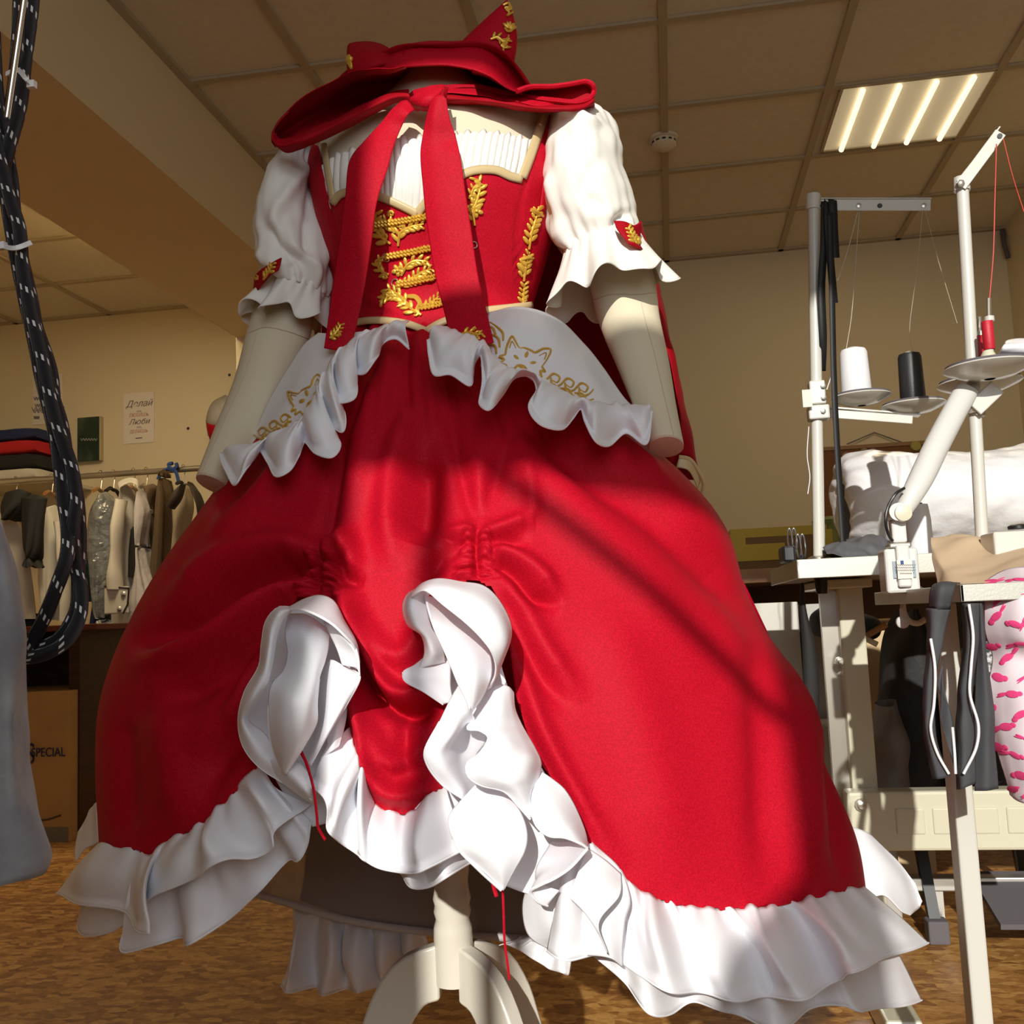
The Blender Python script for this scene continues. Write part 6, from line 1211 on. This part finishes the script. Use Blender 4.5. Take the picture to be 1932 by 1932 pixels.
def spool(px, y0, y1, rpx, Y, label):
    a = PY(px, y1, Y); b = PY(px, y0, Y); h = b[2] - a[2]; r = rpx / 1900 * Y; t = thing('thread_spool', a, label, 'thread spool', 'red thread spools')
    MB().lathe(a, [(r * .9, 0), (r, .002), (r, h - .002), (r * .9, h)], 24).build('thread_winding', M['thR'], t); MB().lathe(b, [(r * .85, 0), (r * .85, .007), (r * .4, .008)], 20).build('spool_cap', M['wpl'], t); MB().lathe(a, [(r * .7, -.006), (r * .7, 0)], 20).build('spool_foot', M['wpl'], t)
spool(1849, 634, 678, 9, Y2 + .02, 'shorter red thread spool at the back of the dish'); spool(1867, 606, 660, 10, Y2 - .05, 'taller red thread spool on a white foot at the front of the dish')
pf = PY(1866, 684, Y2 - .05); MB().lathe(pf, [(.013, 0), (.011, .01), (.007, .018)], 20).build('spool_base', M['enamel'], t2)
thread([(1880, 272, 1.60), (1877, 380, 1.58), (1874, 480, 1.575), (1867, 562, 1.57)], 'thred', 'red thread running up from the tall spool to the arm end', .0010); thread([(1893, 262, 1.60), (1910, 330, 1.58), (1932, 400, 1.55)], 'thred', 'red thread slanting off to the right edge from the arm end', .0008)
rl_ = thing('cloth_roll', PY(1925, 660, Y2), 'white cloth roll lying on the dish at the right edge', 'cloth'); lp('roll_cloth', [[(1893, 655, 1.58), (1897, 644, 1.58), (1915, 640, 1.58), (1960, 634, 1.58)], [(1890, 664, 1.55), (1893, 656, 1.53), (1915, 654, 1.53), (1960, 650, 1.53)], [(1872, 680, 1.57), (1890, 672, 1.55), (1920, 670, 1.54), (1960, 668, 1.54)]], 30, 14, parent=rl_, nz=.002, sc=40)
# --- machine lamp
Ym = 1.52; lm = thing('machine_lamp', PY(1705, 1110, Ym), 'white jointed sewing lamp with a knob and thick white arm', 'lamp')
W_ = M['plw'] = mat('white_lamp_plastic', (.64, .64, .61), .35)
G = rings([(1806, 722, 1846, 742, 1.60, .014), (1784, 760, 1826, 780, 1.58, .0155), (1746, 830, 1790, 850, 1.55, .0165), (1715, 895, 1760, 912, 1.53, .016), (1700, 930, 1735, 950, 1.52, .013), (1690, 955, 1722, 968, 1.52, .012)], 28, 30); MB().grid(G, close_v=True).build('lamp_arm', W_, lm)
kb = PY(1704, 968, Ym - .02); MB().lathe(kb, [(.0125, .03), (.0125, 0), (.0115, -.004), (.004, -.005)], 26, (0, 1, 0)).build('joint_knob', M['enamel'], lm); MB().lathe(PY(1690, 968, Ym), [(.013, -.02), (.013, .02)], 20, (0, 1, 0)).build('joint_body', W_, lm)
rect(MB(), 1683, 980, 1711, 1024, Ym - .008, .022).build('lamp_post', W_, lm, smooth=False, bevel=.003); rect(MB(), 1678, 1024, 1720, 1033, Ym - .014, .03).build('post_collar', M['chrome'], lm, smooth=False, bevel=.002)
rect(MB(), 1671, 1034, 1735, 1119, Ym - .03, .05).build('lamp_box', W_, lm, smooth=False, bevel=.004); rect(MB(), 1693, 1028, 1719, 1108, Ym - .038, .01).build('box_clip', W_, lm, smooth=False, bevel=.003)
rect(MB(), 1685, 1058, 1728, 1090, Ym - .0325, .003).build('grey_label', mat('label_grey', (.30, .36, .40), .5), lm, smooth=False); rect(MB(), 1693, 1056, 1722, 1092, Ym - .0400, .003).build('white_label', M['paper'], lm, smooth=False)
for y, x0, x1 in ((1066, 1690, 1728), (1071, 1690, 1726), (1076, 1692, 1727), (1082, 1698, 1720)): MB().tube([PY(x0 + i * (x1 - x0) / 20, y + (1.2 if i % 2 else -1.2), Ym - .0405) for i in range(21)], .0005, 4).build('label_print', M['ink'], lm)
MB().box(PY(1702, 1061, Ym - .0408), (.004, .001, .005)).build('label_mark', M['blue'], lm, smooth=False)
MB().tube(cr(pts3([(1706, 921, 1.50), (1690, 932, 1.49), (1675, 958, 1.49), (1671, 985, 1.49), (1678, 1012, 1.50), (1684, 1020, 1.505)]), 30), .0022, 8).build('lamp_cable', M['blk'], lm)
# far machine table details: white spool behind the lamp, plastic bag, cloth scraps
tw = thing('thread_cone', PY(1737, 1045, 1.70), 'tall pale thread cone standing behind the lamp joint', 'thread cone')
a = PY(1738, 1050, 1.95); a[2] = zt; h = PY(1738, 952, 1.95)[2] - zt; MB().lathe(a, [(.0235, 0), (.0225, h * .7), (.019, h)], 28).build('thread_winding', M['thw'], tw); MB().lathe(a + np.array((0, 0, h)), [(.010, 0), (.010, .003)], 16).build('cone_tip', M['blk'], tw)
pg = thing('plastic_bag', PY(1750, 1020, 2.35), 'large white plastic-wrapped bundle lying behind the thread stands', 'bag')
G = rings([(1586, 880, 1596, 1028, 2.3, .06), (1582, 872, 1590, 1030, 2.3, .12), (1620, 856, 1620, 1035, 2.3, .15), (1700, 852, 1700, 1040, 2.3, .16), (1820, 846, 1820, 1045, 2.3, .17), (1960, 836, 1960, 1050, 2.3, .17), (2080, 836, 2080, 1050, 2.3, .12)][::1], 70, 90)
def bagring():
    rows = []
    for (x, y0, y1, d) in ((1588, 905, 1020, .05), (1584, 880, 1030, .10), (1600, 862, 1032, .14), (1640, 857, 1036, .155), (1700, 853, 1040, .16), (1800, 850, 1043, .165), (1880, 844, 1046, .17), (1960, 838, 1048, .17), (2080, 838, 1048, .12)):
        a = PY(x, y0, 2.5); b = PY(x, y1, 2.5); b[2] = max(b[2], zt + .002); rows.append(np.concatenate(((a + b) / 2, (a[2:3] - b[2:3]) / 2, [d])))
    rows = cr(rows, 90); th = np.arange(64) * 2 * math.pi / 64; out = []
    for r in rows: out.append([r[:3] + np.array((0, -math.cos(t) * r[4] - .0, math.sin(t) * r[3])) for t in th])
    return np.array(out)
G = bagring(); G = noisy(noisy(G, .022, 7, True), .007, 22, True, (1, 1, 2.2)); G[..., 2] = np.maximum(G[..., 2], zt + .002)
MB().grid(G, close_v=True).build('plastic_wrap', mat('white_plastic_sheet', (.78, .78, .80), .3, spec=.6, bump=(40, .35, .006)), pg)
M['scrap'] = mat('grey_sheer_cloth', (.10, .10, .11), .7, bump=(200, .3, .001))
sc_ = thing('cloth_scraps', PY(1640, 1050, 1.97), 'crumpled grey sheer cloth heaped on the table beside the pole', 'cloth')
G = loft([[(1560, 1052, 1.9), (1600, 1054, 1.88), (1640, 1052, 1.88), (1680, 1050, 1.9)], [(1555, 1038, 1.98), (1600, 1022, 1.97), (1645, 1014, 1.97), (1678, 1034, 1.98)], [(1560, 1048, 2.1), (1600, 1040, 2.12), (1640, 1038, 2.12), (1680, 1046, 2.1)]], 60, 50); G = noisy(noisy(G, .022, 16), .008, 50); G[..., 2] = np.maximum(G[..., 2], zt + .002); MB().grid(G).build('crumpled_cloth', M['scrap'], sc_, smooth='all', solid=.001)
M['sciss'] = mat('grey_scissor_steel', (.22, .22, .22), .3, metal=.8)
for k, (x, y0, y1, lb) in enumerate(((1496, 999, 1054, 'silver handled scissors standing at the table corner'), (1512, 1010, 1054, 'smaller scissors right of the silver handled scissors'))):
    t = thing('scissors', PY(x, y1, 1.9), lb, 'scissors', None); p = PY(x, y1, 1.93); p[2] = zt; q = PY(x - 2, y0 + 8, 1.93)
    for s_ in (-1, 1):
        cxy = q + np.array((s_ * .004, 0, -.012)); MB().tube([cxy + np.array((.0042 * math.cos(i * math.pi / 8), 0, .022 * math.sin(i * math.pi / 8))) for i in range(16)], .0016, 6, closed=True).build('finger_loop', M['sciss'], t); MB().tube([cxy - np.array((0, 0, .018)), p + np.array((-s_ * .002, 0, 0))], [.0035, .002], 6).build('blade', M['sciss'] if k == 0 else M['blk'], t)
tag(MB().bx(*(lambda a, b: (a[0], b[0], 1.92, 2.0, zt, zt + .03))(PY(1476, 1075, 1.95), PY(1500, 1075, 1.95))).build('black_case', M['blk'], None, smooth=False, bevel=.004), 'small black case at the left corner of the farther table', 'case')
# --- things on the near table
sf = thing('sheer_cloth', PY(1820, 1080, 1.45), 'beige sheer cloth heaped on the nearest table', 'cloth')
G = loft([[(1768, 1100, 1.40), (1800, 1103, 1.33), (1840, 1101, 1.30), (1880, 1096, 1.28), (1945, 1080, 1.27)], [(1756, 1020, 1.52), (1790, 1060, 1.42), (1840, 1070, 1.38), (1885, 1060, 1.36), (1945, 1046, 1.34)], [(1758, 1016, 1.56), (1800, 1012, 1.52), (1850, 1018, 1.48), (1890, 1030, 1.46), (1945, 1034, 1.44)], [(1775, 1030, 1.66), (1810, 1022, 1.66), (1850, 1030, 1.66), (1890, 1040, 1.64), (1945, 1044, 1.62)]], 60, 60); G[..., 2] = np.maximum(G[..., 2], zn + .002)
G = noisy(G, .004, 24, False); G[..., 2] = np.maximum(G[..., 2], zn + .002); MB().grid(G).build('draped_cloth', mat('beige_organza', (.62, .46, .30), .7, bump=(60, .2, .002)), sf, smooth='all', solid=.001)
bxw = thing('white_box', PY(1905, 1050, 1.42), 'small white box on the beige cloth at the right edge', 'box'); rect(MB(), 1876, 1001, 1960, 1056, 1.40, .06).build('box_body', M['wpl'], bxw, smooth=False, bevel=.003); MB().lathe(PY(1920, 998, 1.42), [(.012, 0), (.012, .004), (.008, .006)], 16).build('box_knob', M['blk'], bxw)
# pink bird print cloth
pk = thing('bird_print_cloth', PY(1900, 1110, YN), 'white cloth printed with pink birds hanging over the nearest table', 'cloth')
PK = noisy(loft([[(1862, 1092, 1.30), (1890, 1080, 1.30), (1930, 1070, 1.28), (1990, 1062, 1.28)], [(1858, 1130, 1.25), (1890, 1130, 1.24), (1930, 1128, 1.22), (1990, 1126, 1.22)], [(1862, 1190, 1.26), (1890, 1195, 1.24), (1930, 1200, 1.22), (1990, 1200, 1.22)], [(1874, 1235, 1.27), (1900, 1240, 1.25), (1935, 1245, 1.24), (1990, 1250, 1.23)], [(1862, 1310, 1.26), (1895, 1320, 1.24), (1935, 1325, 1.22), (1990, 1325, 1.22)], [(1885, 1440, 1.26), (1905, 1445, 1.24), (1940, 1450, 1.22), (1990, 1455, 1.22)], [(1905, 1500, 1.26), (1920, 1510, 1.24), (1945, 1520, 1.22), (1990, 1530, 1.22)]], 50, 80), .006, 20)
MB().grid(PK).build('draped_cloth', mat('white_cotton_print', (.72, .62, .66), .8), pk, smooth='all', solid=.001); PS = Surf(PK); M['pink'] = mat('pink_print', (.80, .055, .22), .8)
rr = random.Random(5); k = 0
for gy in range(7):
    for gx in range(4):
        x = 1868 + gx * 30 + (gy % 2) * 15 + rr.uniform(-4, 4); y = 1095 + gy * 62 + rr.uniform(-8, 8) + (gx % 2) * 26; a = rr.choice((-.5, .2, .5, 2.7, -2.8)) + rr.uniform(-.3, .3); mb = MB()
        ca, sa = math.cos(a), math.sin(a)
        for (u, v, L, W, t) in ((0, 0, 13, 6, 0), (13, -3, 6, 4.5, .2), (-17, 3, 11, 2.6, -.25), (-20, 7, 9, 1.6, -.4)):
            leafmesh(mb, PS, x + ca * u - sa * v, y + sa * u + ca * v, a + t, L, W, .0012, .0006)
        cord(mb, PS, [(x + ca * 1 - sa * 5, y + sa * 1 + ca * 5), (x + ca * 2 - sa * 12, y + sa * 2 + ca * 12)], .0006, .001); cord(mb, PS, [(x + ca * 5 - sa * 5, y + sa * 5 + ca * 5), (x + ca * 7 - sa * 12, y + sa * 7 + ca * 12)], .0006, .001)
        if mb.v: mb.build('bird_print', M['pink'], pk)
# zips hanging over the near table edge
M['zip'] = mat('grey_zip_tape', (.055, .057, .062), .8, bump=(500, .4, .0008)); M['zipw'] = mat('white_piping', (.80, .80, .80), .5)
def zipt(rows, teeth, label, nm='zip_tape', grp=None):
    G = loft(rows, 16, 60); t = thing('hanging_zip', G[0].mean(0), label, 'zip', 'zips hanging over the near table'); MB().grid(noisy(G, .0015, 40)).build(nm, M['zip'], t, smooth='all', solid=.0012); mb = MB().tube(cr(pts3(teeth), 40), .0016, 6); mb.build('white_piping', M['zipw'], t)
zipt([[(1748, 1148, 1.24), (1760, 1148, 1.215), (1776, 1150, 1.212), (1792, 1150, 1.22)], [(1749, 1200, 1.23), (1758, 1205, 1.21), (1768, 1210, 1.208), (1778, 1215, 1.21)], [(1744, 1290, 1.22), (1752, 1295, 1.205), (1758, 1300, 1.205), (1764, 1300, 1.21)], [(1742, 1370, 1.22), (1750, 1380, 1.205), (1758, 1390, 1.205), (1766, 1390, 1.21)], [(1760, 1470, 1.22), (1770, 1470, 1.205), (1782, 1468, 1.205), (1793, 1465, 1.21)]], [(1756, 1205, 1.205), (1764, 1260, 1.20), (1762, 1330, 1.198), (1756, 1375, 1.198), (1768, 1420, 1.20), (1790, 1460, 1.203)], 'leftmost grey zip tape with white piping over the near table edge')
MB().grid(loft([[(1752, 1150, 1.24), (1770, 1150, 1.212), (1792, 1150, 1.22)], [(1756, 1112, 1.225), (1776, 1108, 1.208), (1800, 1112, 1.212)], [(1775, 1100, 1.30), (1795, 1099, 1.30), (1812, 1100, 1.30)]], 16, 24)).build('zip_fold', M['zip'], bpy.data.objects['hanging_zip'], smooth='all', solid=.0012)
zipt([[(1780, 1240, 1.25), (1770, 1300, 1.24), (1790, 1330, 1.235), (1796, 1370, 1.235)], [(1776, 1290, 1.24), (1788, 1330, 1.23), (1796, 1370, 1.228), (1800, 1410, 1.23)], [(1774, 1350, 1.235), (1786, 1400, 1.228), (1796, 1430, 1.226), (1803, 1462, 1.23)]], [(1797, 1372, 1.225), (1801, 1420, 1.222), (1803, 1460, 1.222)], 'grey zip tape between the two white pipings')
zipt([[(1812, 1138, 1.235), (1824, 1138, 1.213), (1838, 1138, 1.213), (1848, 1138, 1.22)], [(1818, 1210, 1.235), (1828, 1212, 1.213), (1836, 1215, 1.213), (1846, 1218, 1.22)], [(1808, 1300, 1.23), (1818, 1305, 1.21), (1826, 1305, 1.21), (1834, 1306, 1.215)], [(1804, 1400, 1.23), (1816, 1405, 1.21), (1828, 1405, 1.21), (1840, 1400, 1.215)], [(1806, 1490, 1.23), (1816, 1488, 1.212), (1828, 1482, 1.212), (1840, 1478, 1.218)]], [(1828, 1140, 1.206), (1836, 1200, 1.204), (1832, 1260, 1.202), (1830, 1310, 1.20), (1846, 1370, 1.20), (1842, 1410, 1.20), (1818, 1460, 1.203)], 'middle grey zip tape with curved white piping')
t = thing('hanging_zip', PY(1860, 1140, 1.23), 'wide dark zip tape behind the piping, next to the bird print cloth', 'zip', 'zips hanging over the near table'); lp('zip_tape', [[(1836, 1138, 1.24), (1850, 1138, 1.225), (1856, 1138, 1.235)], [(1842, 1200, 1.24), (1854, 1205, 1.23), (1860, 1205, 1.24)], [(1840, 1320, 1.24), (1862, 1330, 1.23), (1872, 1330, 1.24)], [(1840, 1492, 1.24), (1862, 1492, 1.23), (1884, 1488, 1.24)]], 20, 40, parent=t, nz=.002, sc=30, m='zip')
hk = thing('hook_ring', PY(1715, 1140, 1.6), 'white plastic hook ring hanging on the nearest table edge', 'hook')
MB().tube(cr(pts3([(1744, 1116, 1.55), (1726, 1108, 1.55), (1710, 1114, 1.55), (1704, 1132, 1.55), (1706, 1156, 1.55), (1716, 1172, 1.55), (1732, 1176, 1.55), (1746, 1168, 1.55)]), 40), .0042, 10).build('ring', W_, hk); MB().lathe(PY(1703, 1174, 1.55), [(.009, .005), (.009, -.003), (.006, -.005), (.002, -.005)], 20, (0, 1, 0)).build('ring_end', W_, hk); MB().tube([PY(1703, 1168, 1.55), PY(1702, 1148, 1.55)], .004, 8).build('ring_stem', W_, hk)
# --- behind: wooden desk, box with yellow tape, pin board
YF = 3.3; fd = thing('far_desk', PY(1500, 1090, YF), 'wooden desk behind the sewing tables carrying the taped box', 'desk')
zf = PY(1450, 1072, YF)[2]; XF0 = PY(1290, 1075, YF)[0]; MB().bx(XF0, XR - .02, YF, YF + .7, zf - .045, zf).build('desk_top', mat('light_wood', (.44, .24, .10), .5, noise_col=((.34, .17, .07), 8, .4, .6, (1, 12, 1))), fd, smooth=False, bevel=.003)
for x in (XF0 + .02, XR - .10): MB().bx(x, x + .04, YF + .03, YF + .66, 0, zf - .045).build('side_panel', M['dkw'], fd, smooth=False)
MB().bx(XF0 + .06, XR - .1, YF + .6, YF + .62, .2, zf - .045).build('back_panel', mat('desk_back', (.16, .10, .05), .7), fd, smooth=False)
tb = thing('taped_box', PY(1480, 1066, YF + .1), 'cardboard box sealed with yellow tape on the far wooden desk', 'box')
a = PY(1383, 1066, YF + .1); b = PY(1566, 990, YF + .1); MB().bx(a[0], b[0], YF + .1, YF + .5, zf + .001, b[2]).build('carton', mat('carton_brown', (.26, .155, .06), .8), tb, smooth=False)
mb = MB(); h = .028; Yt = YF + .098; mb.bx(a[0] - .002, b[0] + .002, Yt, Yt + .4, b[2] - h, b[2] + .002).bx(a[0] - .004, a[0] + .045, Yt - .002, Yt + .02, zf + .08, b[2] - h * .5).bx(a[0] - .006, a[0] + .17, Yt - .004, Yt + .02, zf + .03, zf + .085).bx(b[0] - .05, b[0] + .004, Yt - .003, Yt + .02, zf + .001, b[2] - h * .5); mb.build('yellow_tape', mat('yellow_tape', (.62, .46, .012), .5), tb, smooth=False)
tag(MB().lathe((PY(1570, 1000, YF + .1)[0], YF + .15, zf + .001), [(.05, 0), (.055, .02), (.055, PY(1570, 975, YF)[2] - zf), (.03, PY(1570, 968, YF)[2] - zf)], 24).build('green_jar', mat('leaf_green', (.16, .20, .03), .6, noise_col=((.30, .32, .08), 20, .45, .6, (1, 1, 1))), None), 'green patterned jar at the end of the taped box', 'jar')
bd_ = thing('pin_board', PY(1660, 900, YW - .02), 'brown pin board with paper hearts hung by a string on the back wall', 'board')
rect(MB(), 1550, 842, 1790, 1052, YW - .025, .022).build('cork_panel', mat('cork_brown', (.20, .085, .028), .9), bd_, smooth=False); mb = MB(); rect(mb, 1546, 836, 1794, 843, YW - .03, .028); rect(mb, 1546, 1050, 1794, 1057, YW - .03, .028); mb.build('board_frame', mat('frame_wood', (.30, .16, .06), .5), bd_, smooth=False)
MB().tube([PY(1598, 838, YW - .02), PY(1650, 816, YW - .012), PY(1706, 836, YW - .02)], .003, 6).build('hanging_string', M['ink'], bd_)
def heart(px, py, s, rot, label, m):
    pts = []
    for i in range(40):
        t = 2 * math.pi * i / 40; x = 16 * math.sin(t) ** 3; y = -(13 * math.cos(t) - 5 * math.cos(2 * t) - 2 * math.cos(3 * t) - math.cos(4 * t)); c, q = math.cos(rot), math.sin(rot)
        pts.append((px + (x * c - y * q) * s, py + (x * q + y * c) * s))
    mb = MB(); n = 40; A_ = [PY(p[0], p[1], YW - .030) for p in pts]; B_ = [PY(p[0], p[1], YW - .026) for p in pts]; mb.grid([A_, B_], close_v=True); mb.f.append(tuple(range(n))); mb.f.append(tuple(range(2 * n - 1, n - 1, -1)))
    tag(mb.build('paper_heart', m, None, smooth=False), label, 'paper heart', 'paper hearts on the pin board')
MH = mat('heart_paper', (.34, .27, .20), .8); heart(1639, 857, 1.0, 0, 'paper heart pinned upright beside the white bundle', MH); heart(1602, 868, 1.0, .5, 'tilted paper heart just right of the black ribbon', MH); heart(1586, 882, .7, -.4, 'smaller paper heart left of the tilted one', MH)
tag(MB().lathe(PY(1728, 842, YW - .03), [(.028, .005), (.028, 0), (.022, -.008), (.004, -.01)], 20, (0, 1, 0)).build('yellow_badge', mat('yellow_felt', (.42, .36, .10), .8), None), 'round yellow badge at the top of the pin board', 'badge')
# corner cable clip
tag(MB().tube(cr([(XR - .012, YW - .02, ZC - .02), (XR - .02, YW - .05, ZC - .10), (XR - .012, YW - .06, ZC - .18)], 10), .012, 8).build('corner_cable', M['felt'], None), 'grey cable end in the ceiling corner at right', 'cable')
# --- under the tables
ww = thing('white_carton', PY(1470, 1250, 2.7), 'white carton standing at the right edge of the skirt under the desk', 'box'); a = PY(1505, 1135, 2.7); MB().bx(a[0] - .28, a[0], 2.7, 3.0, 0, a[2]).build('carton', M['wpl'], ww, smooth=False, bevel=.003); b = PY(1508, 1136, 2.72); MB().bx(b[0] + .001, b[0] + .065, 2.72, 2.9, 0, PY(1520, 1140, 2.72)[2]).build('carton_flap', mat('dusty_white', (.45, .44, .40), .7), ww, smooth=False)
def hangcloth(name, label, cat, m, body, Y, dep=.06, fold=.01, hook=None):
    t = thing(name, PY(body[0][0], body[0][2], Y), label, cat); G = rings([(a, y, b, y, Y, dep) for a, b, y in body], 48, 40); MB().grid(noisy(G, fold, 12, True, (1, 1, .4)), close_v=True).build('cloth_body', m, t, smooth='all'); return t
hangcloth('black_strap', 'long black strap hanging from the farther table corner', 'strap', G_B, [(1510, 1516, 1100), (1508, 1522, 1150), (1512, 1540, 1220), (1515, 1548, 1330), (1520, 1540, 1420)], 1.98, .012, .004)
hangcloth('dark_coat', 'black coat hanging under the farther table behind its leg', 'coat', M['blkcl'], [(1690, 1730, 1150), (1672, 1750, 1200), (1650, 1770, 1300), (1640, 1790, 1400), (1636, 1800, 1500)], 2.35, .09, .02)
hangcloth('dark_jacket', 'dark bluish jacket bundled under the table left of the leg', 'jacket', mat('slate_cloth', (.035, .045, .055), .8), [(1545, 1570, 1145), (1530, 1660, 1170), (1535, 1660, 1195), (1560, 1640, 1205)], 2.6, .1, .012)
hangcloth('black_bag', 'black shiny bag slumped beneath the hanging zips', 'bag', mat('black_nylon', (.02, .02, .021), .35, bump=(18, .6, .02)), [(1780, 1900, 1130), (1770, 1960, 1230), (1770, 1990, 1360), (1775, 1990, 1500)], 2.3, .12, .03)
bb = thing('cardboard_box', PY(1560, 1380, 2.9), 'pale cardboard box on the floor left of the ivory table leg', 'box'); a = PY(1518, 1190, 2.9); b = PY(1600, 1380, 2.9); MB().bx(a[0], b[0] + .2, 2.9, 3.2, 0, a[2]).build('carton', mat('pale_carton', (.58, .42, .24), .8), bb, smooth=False); MB().bx(a[0] - .01, b[0] + .21, 2.88, 3.22, a[2], a[2] + .02).build('box_lid', mat('carton_lid', (.40, .27, .14), .8), bb, smooth=False)
bb = thing('grey_crate', PY(1560, 1500, 2.66), 'grey plastic crate on the floor behind the skirt hem', 'crate'); a = PY(1572, 1335, 2.50); MB().bx(a[0] - .1, a[0] + .12, 2.50, 2.67, 0, PY(1570, 1370, 2.50)[2]).build('crate_body', mat('grey_plastic', (.42, .40, .36), .5), bb, smooth=False, bevel=.006)
ch = thing('stool', PZ(1760, 1700, 0), 'black stool under the sewing table, one capped leg in front', 'stool')
f = PZ(1770, 1778, 0); MB().tube([f, (f[0] - .02, f[1] + .12, .42)], .017, 4).build('leg', M['blk'], ch, smooth=False); MB().bx(f[0] - .022, f[0] + .022, f[1] - .022, f[1] + .022, 0, .05).build('leg_cap', M['felt'], ch, smooth=False, bevel=.004)
for dx_, dy_ in ((-.07, .34), (.30, .36), (.32, .02)): MB().tube([(f[0] + dx_, f[1] + dy_, 0), (f[0] + dx_ * .8, f[1] + .1 + dy_ * .5, .42)], .016, 4).build('leg', M['blk'], ch, smooth=False)
MB().bx(f[0] - .06, f[0] + .30, f[1] + .06, f[1] + .36, .42, .46).build('seat', M['blk'], ch, smooth=False, bevel=.01)
mb = MB(); mb.bar((f[0] - .02, f[1] + .1, .40), (f[0] - .02, f[1] + .1, .62), .03, .02); mb.bx(f[0] - .04, f[0] + .02, f[1] + .08, f[1] + .1, .46, .62); mb.build('back_post', M['blk'], ch, smooth=False)
cl = thing('patterned_bag', PY(1700, 1440, 2.2), 'grey crumpled bag at the foot of the dark coat', 'bag'); G = rings([(1650, 1330, 1700, 1320, 2.22, .05), (1640, 1380, 1710, 1370, 2.22, .08), (1640, 1440, 1715, 1430, 2.22, .09), (1640, 1495, 1715, 1490, 2.22, .09)], 40, 40); MB().grid(noisy(G, .025, 12, True), close_v=True).build('crumpled_bag', mat('grey_crumple', (.18, .165, .16), .6), cl)
tube_l = thing('wooden_hanger_end', PY(1640, 1190, 2.3), 'pale wooden hanger showing beside the dark coat', 'hanger'); MB().tube([PY(1628, 1204, 2.25), PY(1672, 1178, 2.25)], .007, 8).build('hanger_arm', wood, tube_l); MB().tube([PY(1632, 1204, 2.24), PY(1655, 1216, 2.24)], .006, 8).build('hanger_clip', M['enamel'], tube_l)
